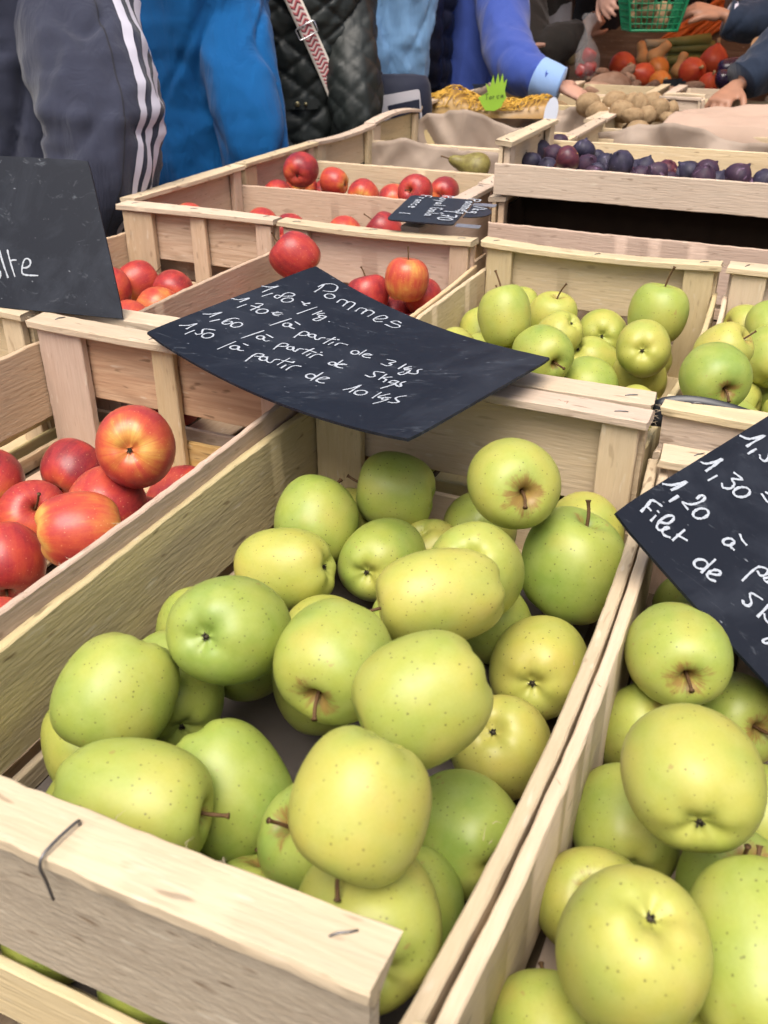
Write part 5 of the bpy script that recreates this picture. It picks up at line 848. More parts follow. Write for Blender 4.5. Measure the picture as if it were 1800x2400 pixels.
[[0.2313,0.2234],[0.2319,0.2256],[0.2325,0.2277],[0.2332,0.2298],[0.2341,0.2318],[0.2351,0.2337],[0.2363,0.2355],[0.2376,0.2371],[0.239,0.2386],[0.2404,0.2398],[0.2419,0.2408],[0.2434,0.2415],[0.2448,0.242],[0.2462,0.2422],[0.2476,0.2422],[0.249,0.2419],[0.2502,0.2413],[0.2512,0.2405],[0.2522,0.2394],[0.253,0.2381],[0.2537,0.2367],[0.2541,0.235],[0.2544,0.2332],[0.2545,0.2312],[0.2545,0.2292],[0.2542,0.2271],[0.2538,0.225],[0.2531,0.2228],[0.2524,0.2208],[0.2515,0.2188],[0.2504,0.2169],[0.2492,0.2151],[0.2479,0.2135],[0.2466,0.2121],[0.2451,0.2109],[0.2436,0.2099],[0.2422,0.2092],[0.2408,0.2087],[0.2393,0.2085],[0.2379,0.2085],[0.2366,0.2088],[0.2354,0.2093],[0.2343,0.2102],[0.2334,0.2112],[0.2326,0.2125],[0.2319,0.2139],[0.2314,0.2156],[0.2311,0.2174],[0.231,0.2193],[0.2311,0.2213],[0.2315,0.2234],[0.2319,0.2256],[0.2324,0.2277]],
[[0.2521,0.2331],[0.2529,0.2294],[0.2535,0.2255],[0.2544,0.222],[0.256,0.2196],[0.2585,0.2188],[0.2617,0.2191],[0.2652,0.2198],[0.2685,0.2202]],
[[0.2449,0.2741],[0.2487,0.272],[0.2524,0.2698],[0.2562,0.2677],[0.2602,0.2662],[0.2644,0.2654],[0.2688,0.2651],[0.2733,0.265],[0.2777,0.2648]],
[[0.0399,0.0705],[0.0381,0.0796],[0.0363,0.0891],[0.0346,0.0979],[0.033,0.1052],[0.0316,0.1102],[0.0301,0.1137],[0.0292,0.1164],[0.029,0.1191],[0.0296,0.1219],[0.0309,0.1245],[0.033,0.1268],[0.0361,0.1289],[0.0405,0.1309],[0.0461,0.1326],[0.0522,0.1342],[0.0581,0.1358]],
[[0.0354,0.0962],[0.0526,0.0977]],
[[0.0758,0.0739],[0.0707,0.0981]],
[[0.0634,0.1137],[0.069,0.1132]],
[[0.0919,0.0938],[0.0961,0.0982],[0.1005,0.1026],[0.1045,0.1071],[0.1071,0.112],[0.1081,0.1179],[0.1079,0.1244],[0.107,0.1305],[0.1058,0.1353],[0.1043,0.1386],[0.1022,0.141],[0.0999,0.1421],[0.0977,0.1419],[0.0953,0.1399],[0.0928,0.1364],[0.0906,0.132],[0.0889,0.1269],[0.0881,0.121],[0.0877,0.1142],[0.0878,0.1071],[0.0885,0.1005],[0.0897,0.0942],[0.0916,0.088],[0.0937,0.0824],[0.096,0.0781],[0.0984,0.0753],[0.1011,0.0736],[0.1038,0.0728],[0.1062,0.073],[0.1083,0.0739],[0.1103,0.0758],[0.1121,0.0786],[0.1137,0.0821],[0.1153,0.0872],[0.1169,0.0938],[0.1182,0.0999],[0.1186,0.1038],[0.1178,0.1049],[0.116,0.1041],[0.1142,0.1021],[0.113,0.0994],[0.1126,0.0956],[0.1125,0.0905],[0.113,0.0855],[0.1142,0.0815],[0.1165,0.0788],[0.1197,0.0769],[0.1233,0.0757],[0.1268,0.0755],[0.1303,0.0767],[0.1338,0.0791],[0.1375,0.0819],[0.141,0.0845]],
[[0.1518,0.0853],[0.1471,0.1392]],
[[0.1468,0.1089],[0.1738,0.1218]],
[[0.2326,0.1042],[0.2337,0.1065],[0.2347,0.1089],[0.2358,0.1112],[0.2371,0.1132],[0.2387,0.1151],[0.2405,0.1168],[0.2423,0.1183],[0.2442,0.1195],[0.2462,0.1205],[0.2482,0.1211],[0.2502,0.1215],[0.2521,0.1216],[0.254,0.1213],[0.2558,0.1208],[0.2574,0.1199],[0.2589,0.1188],[0.2602,0.1175],[0.2613,0.1158],[0.2622,0.114],[0.2628,0.112],[0.2632,0.1099],[0.2634,0.1076],[0.2633,0.1052],[0.263,0.1029],[0.2624,0.1005],[0.2616,0.0981],[0.2605,0.0958],[0.2593,0.0936],[0.2579,0.0916],[0.2563,0.0897],[0.2545,0.088],[0.2527,0.0865],[0.2508,0.0854],[0.2489,0.0844],[0.2468,0.0837],[0.2449,0.0834],[0.243,0.0833],[0.2411,0.0836],[0.2393,0.0841],[0.2377,0.0849],[0.2363,0.0859],[0.2349,0.0873],[0.2338,0.0889],[0.2329,0.0907],[0.2323,0.0926],[0.2319,0.0948],[0.2317,0.0971],[0.2317,0.0994],[0.2321,0.1017],[0.2328,0.1041],[0.2337,0.1065],[0.2345,0.1089]],
[[0.26,0.1489],[0.2662,0.0842]],
[[0.2794,0.102],[0.284,0.1064],[0.2889,0.1107],[0.2933,0.115],[0.2965,0.1191],[0.2981,0.1232],[0.2986,0.1274],[0.2982,0.1309],[0.2971,0.133],[0.2948,0.1336],[0.2914,0.133],[0.2877,0.1313],[0.2847,0.1286],[0.2821,0.1244],[0.2798,0.1189],[0.278,0.113],[0.277,0.1078],[0.277,0.1033],[0.2777,0.0989],[0.279,0.0952],[0.2809,0.0924],[0.2834,0.0907],[0.2865,0.0898],[0.2899,0.0897],[0.2932,0.0904],[0.2964,0.092],[0.2997,0.0946],[0.303,0.0975],[0.3063,0.1003]],
[[0.348,0.1673],[0.3471,0.1768],[0.346,0.1864],[0.3451,0.196],[0.3445,0.2052],[0.344,0.2144],[0.3438,0.2235],[0.344,0.232],[0.3449,0.2391],[0.3469,0.2444],[0.3497,0.2484],[0.3529,0.2515],[0.3559,0.2541],[0.3588,0.2563],[0.3618,0.2579],[0.3647,0.2587],[0.3672,0.2584],[0.3695,0.2568],[0.3717,0.2542],[0.3733,0.2507],[0.374,0.2469],[0.3735,0.2418],[0.3722,0.2357],[0.3702,0.23],[0.3678,0.2263],[0.3649,0.2253],[0.3613,0.226],[0.3575,0.2275],[0.3538,0.2287]],
[[0.3845,0.2411],[0.3825,0.2375],[0.3803,0.2336],[0.3787,0.2301],[0.3785,0.2276],[0.3807,0.2258],[0.3845,0.2245],[0.3886,0.2244],[0.3916,0.2261],[0.3932,0.2302],[0.3941,0.2362],[0.3947,0.243],[0.3955,0.2494]],
[[0.4186,0.1738],[0.4102,0.1708],[0.4013,0.1677],[0.3935,0.1646],[0.3884,0.1615],[0.3871,0.1582],[0.3884,0.1548],[0.391,0.1516],[0.3937,0.1487],[0.3968,0.1464],[0.4007,0.1445],[0.4044,0.1425],[0.4071,0.14],[0.4087,0.1364],[0.4096,0.1321],[0.4098,0.1279],[0.4091,0.1244],[0.4071,0.1218],[0.404,0.1197],[0.4006,0.1182],[0.3977,0.1176],[0.3956,0.118],[0.3938,0.1194],[0.3921,0.1212],[0.3903,0.1227]],
[[0.4455,0.1223],[0.441,0.1744]],
[[0.4509,0.1444],[0.4539,0.1418],[0.4568,0.139],[0.4598,0.1365],[0.4634,0.1347],[0.4675,0.1338],[0.472,0.1336],[0.4768,0.1336],[0.4814,0.1335]],
[[0.5076,0.1091],[0.5051,0.1018],[0.5024,0.094],[0.5003,0.0871],[0.4995,0.0822],[0.5008,0.0797],[0.5034,0.0789],[0.5065,0.0794],[0.5091,0.0808],[0.5111,0.0833],[0.5129,0.087],[0.5147,0.0912],[0.5165,0.0952]]]},"left":{"c":[[-0.9888,0.7841,0.9616],[-0.6918,0.826,0.9616],[-1.0694,0.8581,1.1166],[-0.7724,0.9,1.1166]],"sag":0,"st":[[[0.5118,0.3718],[0.5129,0.3495],[0.514,0.3271],[0.5152,0.3049],[0.5166,0.2832],[0.5184,0.2623],[0.5204,0.2419],[0.5224,0.2216],[0.5245,0.2013]],
[[0.5493,0.3791],[0.5495,0.3635],[0.5496,0.3485],[0.5499,0.3324],[0.5505,0.3133],[0.5518,0.2902],[0.5535,0.2642],[0.5554,0.237],[0.5572,0.2104]],
[[0.5499,0.3092],[0.5533,0.3113],[0.5566,0.3134],[0.56,0.3154],[0.5636,0.3169],[0.5676,0.3178],[0.5719,0.3182],[0.5763,0.3185],[0.5806,0.3189]],
[[0.604,0.272],[0.6084,0.2727],[0.6127,0.2732],[0.617,0.2741],[0.6213,0.2761],[0.6257,0.2794],[0.6303,0.2836],[0.6345,0.2886],[0.6378,0.294],[0.6403,0.3002],[0.6422,0.3074],[0.6432,0.3144],[0.6432,0.3204],[0.6418,0.3255],[0.6394,0.33],[0.6363,0.3334],[0.633,0.3351],[0.6295,0.335],[0.6255,0.3333],[0.6215,0.3301],[0.6177,0.3253],[0.6141,0.3185],[0.6105,0.3099],[0.6071,0.3001],[0.604,0.2899],[0.6008,0.2782],[0.5976,0.2651],[0.5952,0.2527],[0.5941,0.2429],[0.5946,0.2366],[0.5962,0.2327],[0.599,0.2301],[0.6029,0.2281],[0.6083,0.2267],[0.6151,0.2262],[0.6226,0.2263],[0.6303,0.2266],[0.6383,0.2271],[0.6467,0.2279],[0.6553,0.2289],[0.6638,0.2298]],
[[0.4799,0.2345],[0.4813,0.2361],[0.4828,0.2378],[0.4842,0.2393],[0.4856,0.2402],[0.487,0.2406],[0.4883,0.2405],[0.4895,0.24],[0.4906,0.2392],[0.4916,0.2378],[0.4925,0.2361],[0.4932,0.234],[0.4937,0.2317],[0.4941,0.229],[0.4943,0.226],[0.4943,0.2228],[0.4941,0.2196],[0.4938,0.2162],[0.4933,0.2127],[0.4926,0.2092],[0.4917,0.2058],[0.4908,0.2026],[0.4896,0.1995],[0.4884,0.1965],[0.4871,0.1939],[0.4858,0.1916],[0.4843,0.1896],[0.4829,0.1879],[0.4814,0.1867],[0.48,0.1859],[0.4786,0.1855],[0.4773,0.1856],[0.4761,0.186],[0.475,0.1869],[0.474,0.1883],[0.4731,0.19],[0.4724,0.192],[0.4719,0.1944],[0.4715,0.1971],[0.4713,0.2001],[0.4713,0.2032],[0.4715,0.2065],[0.4718,0.21],[0.4724,0.2135],[0.473,0.2169],[0.4739,0.2202],[0.4749,0.2235],[0.476,0.2267],[0.4772,0.2296],[0.4785,0.232],[0.4799,0.2341],[0.4813,0.2361],[0.4827,0.2382]]]}}

def sign(name, label, key, group="black chalk price boards"):
    d = SIGNS[key]
    Lc, Bc, Tc, Rc = [Vector(p) for p in d['c']]
    sag = d['sag']
    o0 = (Lc + Bc + Tc + Rc) / 4
    def f(u, v):
        p = Lc * ((1 - u) * (1 - v)) + Bc * (u * (1 - v)) + Tc * ((1 - u) * v) + Rc * (u * v)
        p.z -= sag * 4 * u * (1 - u)
        return p - o0
    def nrm(u, v):
        return (f(u + .01, v) - f(u - .01, v)).cross(f(u, v + .01) - f(u, v - .01)).normalized()
    nx, ny = 28, 18
    T = 0.0024
    v, fc = [], []
    for side in (0, 1):
        for j in range(ny + 1):
            for i in range(nx + 1):
                u, w = i / nx, j / ny
                # slightly rounded corners
                cu, cv = (u - .5) * 2, (w - .5) * 2
                k = 1 - .010 * max(0, abs(cu) + abs(cv) - 1.86) / .14
                u2, w2 = .5 + cu * k * .5, .5 + cv * k * .5
                v.append(f(u2, w2) - nrm(u2, w2) * (T * side))
    M = (nx + 1) * (ny + 1)
    for j in range(ny):
        for i in range(nx):
            a = j * (nx + 1) + i
            fc.append((a, a + 1, a + nx + 2, a + nx + 1)); fc.append((M + a, M + a + nx + 1, M + a + nx + 2, M + a + 1))
    rim_ = [i for i in range(nx + 1)] + [j * (nx + 1) + nx for j in range(1, ny + 1)] + [ny * (nx + 1) + i for i in range(nx - 1, -1, -1)] + [j * (nx + 1) for j in range(ny - 1, 0, -1)]
    for q in range(len(rim_)):
        a, b = rim_[q], rim_[(q + 1) % len(rim_)]
        fc.append((a, M + a, M + b, b))
    me = mesh(name, v, fc); me.set_sharp_from_angle(angle=R(40))
    so = obj(name, me, SLATE, None, o0)
    tag(so, label, "price board", group)
    # chalk strokes: flat ribbons lying on the board
    v, fc = [], []
    rr = random.Random(5)
    wd = d.get('w', .0011)
    for st in d['st']:
        P = [f(*q) for q in st]; Nn = [nrm(*q) for q in st]
        if len(P) == 2:
            P = [P[0], (P[0] + P[1]) / 2, P[1]]; Nn = [Nn[0], Nn[0], Nn[1]]
        b = len(v)
        for i in range(len(P)):
            t = (P[min(i + 1, len(P) - 1)] - P[max(i - 1, 0)]).normalized()
            s = Nn[i].cross(t).normalized()
            w = wd * rr.uniform(.62, 1.2)
            e = Vector()
            if i == 0: e = -t * w * .6
            if i == len(P) - 1: e = t * w * .6
            lift = Nn[i] * (.0005 + .00012 * (i % 2))
            v += [P[i] + e - s * w + lift, P[i] + e + lift * 1.5, P[i] + e + s * w + lift]
        for i in range(len(P) - 1):
            a = b + i * 3
            fc += [(a, a + 3, a + 4, a + 1), (a + 1, a + 4, a + 5, a + 2)]
    obj("chalk_writing", mesh("chalk", v, fc), CHALK, so)
    return so, f, nrm

sign("price_board", "big black price board lying across the crates, headed Pommes", 'main')
sign("price_board", "black price board tilted down at the right edge, reading Filet de 5k", 'right')
sign("price_board", "upright black board at the left edge, its writing ending in olte", 'left')

# ------------------------------------------------------------------ lettering strokes
FONT = {
 'P': [[(0, 0), (.05, 1)], [(.05, 1), (.55, .95), (.6, .65), (.1, .5)]], 'o': [[(.3, .5), (.05, .3), (.25, 0), (.5, .25), (.3, .5)]],
 'm': [[(0, 0), (.05, .5), (.3, .45), (.32, 0)], [(.32, .35), (.6, .5), (.65, 0)]], 'e': [[(.05, .27), (.45, .3), (.3, .5), (.05, .3), (.2, 0), (.5, .08)]],
 's': [[(.45, .45), (.15, .45), (.4, .2), (.3, 0), (0, .05)]], 'R': [[(0, 0), (.05, 1)], [(.05, 1), (.55, .9), (.5, .6), (.08, .5), (.6, 0)]],
 'y': [[(0, .5), (.2, .1)], [(.45, .5), (.1, -.4)]], 'a': [[(.45, .45), (.1, .4), (.15, 0), (.45, .3)], [(.45, .5), (.5, 0)]], 'l': [[(.15, 1), (.15, 0)]],
 'G': [[(.55, .85), (.2, .95), (.02, .5), (.25, 0), (.55, .2), (.55, .45), (.3, .45)]], 'F': [[(0, 0), (.05, 1), (.55, 1)], [(.03, .55), (.4, .55)]],
 'r': [[(.05, 0), (.05, .5)], [(.05, .3), (.3, .5)]], 'n': [[(.05, 0), (.05, .5)], [(.05, .35), (.35, .5), (.42, 0)]], 'c': [[(.45, .45), (.1, .4), (.1, .05), (.45, .05)]],
 '1': [[(.1, .7), (.35, 1), (.35, 0)]], '7': [[(0, 1), (.55, 1), (.2, 0)], [(.1, .5), (.5, .5)]], '0': [[(.3, 1), (.02, .6), (.15, 0), (.5, .2), (.5, .8), (.3, 1)]], ',': [[(.2, .1), (.1, -.15)]],
 '/': [[(.5, 1.1), (.05, -.1)]], 'k': [[(.05, 1), (.05, 0)], [(.4, .5), (.08, .28), (.45, 0)]], 'g': [[(.45, .45), (.1, .4), (.15, .05), (.45, .3)], [(.45, .5), (.45, -.3), (.1, -.35)]],
 'T': [[(0, 1), (.65, 1)], [(.32, 1), (.3, 0)]], 't': [[(.2, .9), (.2, 0)], [(0, .55), (.4, .55)]], 'I': [[(.1, 1), (.1, 0)], [(0, 1), (.3, 1)], [(0, 0), (.3, 0)]],
 'A': [[(0, 0), (.3, 1), (.6, 0)], [(.1, .4), (.5, .4)]], 'B': [[(0, 0), (0, 1), (.45, .9), (.1, .52), (.55, .3), (0, 0)]], 'L': [[(0, 1), (0, 0), (.5, 0)]], 'E': [[(.5, 1), (0, 1), (0, 0), (.5, 0)], [(0, .5), (.4, .5)]],
 'O': [[(.3, 1), (.02, .5), (.3, 0), (.58, .5), (.3, 1)]], 'W': [[(0, 1), (.15, 0), (.35, .7), (.55, 0), (.7, 1)]], '2': [[(.05, .8), (.3, 1), (.5, .75), (.02, 0), (.55, 0)]],
}
def write(text, origin, ux, uy, size, mat, parent, name="writing", width=None, lift=None):
    """ink strokes on a flat face: origin, baseline direction, upward direction"""
    ux, uy = Vector(ux).normalized(), Vector(uy).normalized()
    nn = ux.cross(uy)
    v, f = [], []
    w = width or size * .06
    lift = lift or .0006
    x = 0
    for ch in text:
        if ch != ' ':
            for st in FONT[ch]:
                P = smooth_path([Vector(origin) + ux * ((x + a) * size) + uy * (b * size) + nn * lift for a, b in st], 3)
                b0 = len(v)
                for i in range(len(P)):
                    t = (P[min(i + 1, len(P) - 1)] - P[max(i - 1, 0)]).normalized()
                    s = nn.cross(t)
                    v += [P[i] - s * w, P[i] + s * w]
                for i in range(len(P) - 1):
                    a = b0 + i * 2
                    f.append((a, a + 2, a + 3, a + 1))
        x += {'m': .85, 'l': .4, 'I': .45, ' ': .5, ',': .35, 'W': .9}.get(ch, .72)
    return obj(name, mesh(name, v, f), mat, parent)

# ink stamp on the back rail of the front crate
INK = plain("stamp_ink", (0.52, 0.33, 0.25), 0.8, 0.1, 0.3, 200)
rails = [o for o in bpy.data.objects if o.name.startswith("end_rail") and o.parent and o.parent.name == "apple_crate"]
rail = max(rails, key=lambda o: o.location.y)
write("BALLAGE GROW 221", (-0.030, -0.011, 0.0050), (1, 0, 0), (0, 1, 0), 0.0115, INK, rail, "stamp", 0.0006, 0.0007)

# bent wire over the front rail of the front crate
front = min(rails, key=lambda o: o.location.y)
v, f = tube_data(smooth_path([(0.013, 0.006, 0.003), (0.0125, 0.005, 0.0060), (0.0115, -0.0140, 0.0066), (0.0115, -0.0190, 0.002), (0.0118, -0.0182, -0.008), (0.0122, -0.0172, -0.022)], 4), 0.0008, 8)
obj("wire_staple", mesh("wire", v, f), STAPLE, front)

# ------------------------------------------------------------------ paper liners, pear, figs
def crumple(x, y, seed):
    """straight paper creases: triangle waves in random directions"""
    rr = random.Random(seed)
    h = 0
    for q in range(6):
        a = rr.uniform(0, 3.14); wl = rr.uniform(.05, .24); ph = rr.random()
        t = (x * math.cos(a) + y * math.sin(a)) / wl + ph + .25 * noise.noise((x * 4, y * 4, q + seed))
        h += (abs((t % 1) - .5) * 2 - .5) * (wl / .14) * (.35 + .65 * abs(noise.noise((x * 5 + q, y * 5, seed))) * 2)
    return h * .9

def liner(label, x0, x1, y0, y1, hs, seed, mat=PAPER, zf=0.80, lefth=0.93, amp=0.008):
    nx, prof = 90, 44
    v, f = [], []
    for i in range(nx + 1):
        u = i / nx
        h = 0
        for (a, ha), (b, hb) in zip(hs, hs[1:]):
            if a <= u <= b:
                h = ha + (hb - ha) * (u - a) / (b - a)
        x = x0 + (x1 - x0) * u
        path = [(y0, min(h, .90)), (y0 + .004, zf + .012), (y0 + .03, zf), (y1 - .03, zf), (y1 - .006, zf + .02), (y1 - .002, h)]
        ln = [0]
        for (a, b), (c, d) in zip(path, path[1:]):
            ln.append(ln[-1] + math.hypot(c - a, d - b))
        for j in range(prof + 1):
            s = ln[-1] * j / prof
            for q in range(len(path) - 1):
                if ln[q] <= s <= ln[q + 1] + 1e-9:
                    t = (s - ln[q]) / max(1e-9, ln[q + 1] - ln[q])
                    y = path[q][0] + (path[q + 1][0] - path[q][0]) * t
                    z = path[q][1] + (path[q + 1][1] - path[q][1]) * t
                    break
            k = amp * 1.3 * crumple(x, s, seed)
            v.append((x, y - k * 1.6 - .004, z + k * .8 + .002))
    for i in range(nx):
        for j in range(prof):
            a = i * (prof + 1) + j
            f.append((a, a + prof + 1, a + prof + 2, a + 1))
    me = mesh("paper_liner", v, f)
    o = obj("paper_liner", me, mat)
    tag(o, label, "paper", "brown paper liners in the empty crates")
    sm = o.modifiers.new("thick", 'SOLIDIFY'); sm.thickness = 0.0006
    return o
liner("brown paper behind the single pear", -1.118, -0.59, 2.115, 2.422, [(0, .915), (.2, .93), (.5, .91), (1, .90)], 1)
liner("brown paper flap slanting down in the empty crate behind the pear", -1.125, -0.59, 2.462, 2.772, [(0, .935), (.18, .965), (.38, .955), (.55, .925), (.75, .915), (1, .90)], 4, amp=.012)
liner("brown paper standing up in a peak below the yellow net", -1.14, -0.59, 2.812, 3.122, [(0, .95), (.10, .97), (.22, 1.005), (.30, .97), (.42, .935), (.7, .945), (1, .94)], 9, amp=.016)
liner("brown paper lining the crate right behind the figs", -0.59, 0.0, 2.412, 2.722, [(0, .93), (.12, .945), (.2, .965), (.5, .955), (.68, .925), (.8, .93), (1, .955)], 14, amp=.012)
SHADOWM = plain("shadow_brown", (0.035, 0.022, 0.015), .9, .1, .3, 30)  # near-black sheet added, its colour stands in for deep shade under the fig tray
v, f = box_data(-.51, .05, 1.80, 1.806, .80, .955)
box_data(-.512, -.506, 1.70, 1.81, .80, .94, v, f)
o = obj("shadow_sheet", mesh("card", v, f, False), SHADOWM); tag(o, "dark cardboard sheet added to darken the crate under the fig tray", "shadow")
# loose pinkish wrapping sheet over the right part of the potato crate
PINKP = plain("pink_wrapping_paper", (0.54, 0.39, 0.30), 0.85, 0.15, 0.12, 10, bumpk=0.15)
v, f = [], []
nx, ny = 90, 40
for j in range(ny + 1):
    for i in range(nx + 1):
        u, w = i / nx, j / ny
        x = -0.43 + .85 * u + .04 * w
        y = 2.74 + (.22 + .20 * u) * w + .05 * u
        z = .958 + .055 * math.sin(w * 2.2) * (.35 + .65 * min(1, u * 1.6)) + .012 * crumple(x, y, 33)
        if i == 0: z -= .03
        if j == 0: z -= .045
        v.append((x, y, z))
for j in range(ny):
    for i in range(nx):
        a = j * (nx + 1) + i
        f.append((a, a + 1, a + nx + 2, a + nx + 1))
o = obj("wrapping_paper", mesh("wrapping_paper", v, f), PINKP)
tag(o, "wide pinkish brown paper sheet spread below the gripping hand", "paper")

def rev(profile, n=24, k=2, bumps=None):
    prof = smooth_path([Vector((a, 0, b)) for a, b in profile], k)
    v, f = [], []
    m = len(prof)
    for i, p in enumerate(prof):
        for q in range(n):
            a = 2 * math.pi * q / n
            r_ = max(p.x, 1e-4) * (bumps(a, i / (m - 1)) if bumps else 1)
            v.append((r_ * math.cos(a), r_ * math.sin(a), p.z))
    for i in range(m - 1):
        for q in range(n):
            a = i * n + q; b = i * n + (q + 1) % n
            f.append((a, b, b + n, a + n))
    f.append(tuple(reversed(range(n)))); f.append(tuple((m - 1) * n + q for q in range(n)))
    me = mesh("rev", v, f)
    bm = bmesh.new(); bm.from_mesh(me); bmesh.ops.recalc_face_normals(bm, faces=bm.faces); bm.to_mesh(me); bm.free()
    return me

def twotone(name, a, b, scale=2.0, rough=0.4, spec=0.4, streak=False, mark=None):
    a = tuple(x * .76 for x in a); b = tuple(x * .76 for x in b)
    m, nt, bs = newmat(name)
    vec = coords(nt, (1, 1, .25) if streak else (1, 1, 1))
    n1, n2, n3 = noise_c(nt, vec, scale, 3.0, .6)
    c = mixc(nt, math_(nt, 'MULTIPLY_ADD', n1, 2.4, -.7, clamp=True), a, b)
    if mark:
        c = mixc(nt, math_(nt, 'MULTIPLY_ADD', n2, 8, -4.9, clamp=True), c, mark)
    nt.links.new(c, bs.inputs["Base Color"])
    nt.links.new(math_(nt, 'MULTIPLY_ADD', n3, .3, rough - .15), bs.inputs["Roughness"])
    bs.inputs["Specular IOR Level"].default_value = spec
    return m

PEARM = twotone("pear_skin", (0.30, 0.26, 0.07), (0.17, 0.13, 0.035), 3.0, .5, .4, False, (0.10, 0.06, 0.02))
pear_me = rev([(0, 1.75), (.06, 1.74), (.20, 1.66), (.34, 1.42), (.42, 1.1), (.60, .72), (.86, .35), (1.0, -.08), (.96, -.45), (.74, -.78), (.42, -.92), (.16, -.90), (0, -.86)], 28)
pear_me.materials.append(PEARM)
o = obj("pear", pear_me, None, None, (-0.747, 2.200, 0.910)); o.scale = (.037,) * 3
o.rotation_euler = axis_rot((-.92, -.25, .30)).to_euler()
tag(o, "single brownish green pear lying on brown paper", "pear")
v, f = tube_data([(0, 0, 1.7), (.03, 0, 2.0), (.1, 0, 2.25)], [.05, .04, .06], 7)
obj("stem", mesh("stem", v, f), STEM, o)

FIGM = [twotone("fig_skin_dark", (0.018, 0.016, 0.034), (0.046, 0.038, 0.075), 2.0, .6, .35, True, (0.16, 0.14, 0.22)),
        twotone("fig_skin_purple", (0.030, 0.018, 0.042), (0.066, 0.026, 0.050), 2.2, .6, .35, True, (0.20, 0.12, 0.20)),
        twotone("fig_skin_red", (0.16, 0.035, 0.045), (0.06, 0.018, 0.04), 2.2, .42, .45, True, (0.35, 0.18, 0.12))]
fig_mes = []
for s, mt in enumerate(FIGM):
    rr = random.Random(s)
    a0 = rr.random() * 6
    me = rev([(0, 1.26), (.07, 1.25), (.12, 1.14), (.22, 1.0), (.50, .80), (.82, .46), (1.0, .02), (.95, -.42), (.68, -.76), (.30, -.90), (.06, -.90), (0, -.86)], 24, 2, lambda a, t: 1 + .035 * math.cos(9 * a + a0) * math.sin(3.1 * t) + .04 * math.cos(2 * a))
    me.materials.append(mt)
    fig_mes.append(me)
EYE = plain("fig_eye", (0.55, 0.32, 0.12), .7, .2)
eye_v, eye_f = tube_data([(0, 0, -.86), (0, 0, -.935)], [.11, .06], 8)
eye_me = mesh("eye", eye_v, eye_f); eye_me.materials.append(EYE)
FIGS = [((-0.517, 1.909, 1.003), .0225, 0, (.3, .2, .5), "darkest round fig in the back left corner of the tray"), ((-0.504, 2.003, 1.003), .0215, 1, (0, .6, .6), "purple fig at the back behind the red-brown one"), ((-0.471, 1.844, 1.008), .0200, 1, (-.4, .3, .7), "purple streaked fig left of the red-brown one"),
 ((-0.413, 1.721, 1.022), .0225, 2, (-.35, .75, -.35), "red-brown fig with pale eye on the pile"), ((-0.415, 1.852, 1.018), .0215, 0, (.1, .3, .9), "tall dark fig standing at the top of the fig pile"), ((-0.503, 1.804, 0.998), .0200, 0, (0, .4, .7), "black fig at the left end of the front fig row"),
 ((-0.397, 1.821, 0.998), .0210, 1, (.2, -.3, .8), "wrinkled bluish fig right of the red-brown one"), ((-0.397, 1.879, 1.000), .0185, 0, (.2, .3, .8), "small dark fig behind the wrinkled bluish one"), ((-0.332, 1.786, 1.012), .0230, 0, (.5, .2, .8), "big pointed fig in the middle of the tray"), ((-0.367, 1.828, 1.002), .0200, 0, (-.2, .3, .8), "dark fig left of the big pointed fig"),
 ((-0.295, 1.829, 1.000), .0195, 0, (0, .3, .9), "dark bluish fig behind the front middle of the tray"), ((-0.266, 1.777, 1.000), .0195, 1, (.1, .1, .9), "blue-purple fig with pointed neck right of centre"), ((-0.253, 1.814, 1.000), .0195, 2, (-.1, -.2, .9), "reddish purple fig right of centre"), ((-0.325, 1.804, 0.990), .0195, 2, (-.3, .1, .9), "red topped fig low behind the tray's front slat"),
 ((-0.296, 1.807, 0.988), .0190, 1, (0, .1, .9), "purple fig low behind the front slat, right of the red topped one"), ((-0.318, 1.821, 0.996), .0190, 0, (.3, .3, .8), "dark fig right beside the big pointed fig"), ((-0.467, 1.796, 0.994), .0190, 0, (-.5, 0, .8), "dark fig low at the left behind the front slat"), ((-0.431, 1.796, 0.992), .0190, 0, (.5, 0, .8), "dark fig low under the red-brown one"),
 ((-0.218, 1.819, 0.998), .0215, 0, (-.2, .2, .9), "large dark fig in the right half of the tray"), ((-0.184, 1.810, 1.004), .0215, 1, (.2, .4, .7), "glossy purple fig behind the two right ones"), ((-0.185, 1.773, 1.000), .0215, 1, (-.5, .2, .7), "brownish purple fig in front of the glossy one"), ((-0.165, 1.799, 0.990), .0190, 0, (.2, .2, .9), "small dark fig low at the right"),
 ((-0.131, 1.801, 1.000), .0245, 1, (0, .1, 1), "lone plump violet fig near the right end"), ((-0.086, 1.804, 0.995), .0215, 0, (.2, .2, .9), "dark fig cut by the right edge"), ((-0.232, 1.822, 0.990), .0185, 0, (.1, .2, .9), "small dark fig between the reddish and the large dark one"), ((-0.516, 1.929, 0.985), .019, 0, (.1, .2, .9), "black fig squeezed between the two left ones"),
 ((-0.420, 1.826, 0.985), .019, 1, (.1, .2, .9), "purple fig low left of the wrinkled bluish one"), ((-0.378, 1.816, 0.988), .0195, 0, (.3, .1, .9), "dark fig low right of the wrinkled bluish one"), ((-0.354, 1.834, 0.990), .0195, 0, (.1, .1, .9), "dark fig low under the big pointed fig")]
for p, r, k, ax, lb in FIGS:
    o = obj("fig", fig_mes[k], None, None, p); o.scale = (r, r, r * .92)
    o.rotation_euler = axis_rot((ax[0] + rnd.uniform(-.9, .9), ax[1] + rnd.uniform(-.9, .5), ax[2] * .8), rnd.random() * 6).to_euler()
    tag(o, lb, "fig", "figs in the shallow tray")
    obj("eye", eye_me, None, o)
rr = random.Random(4)
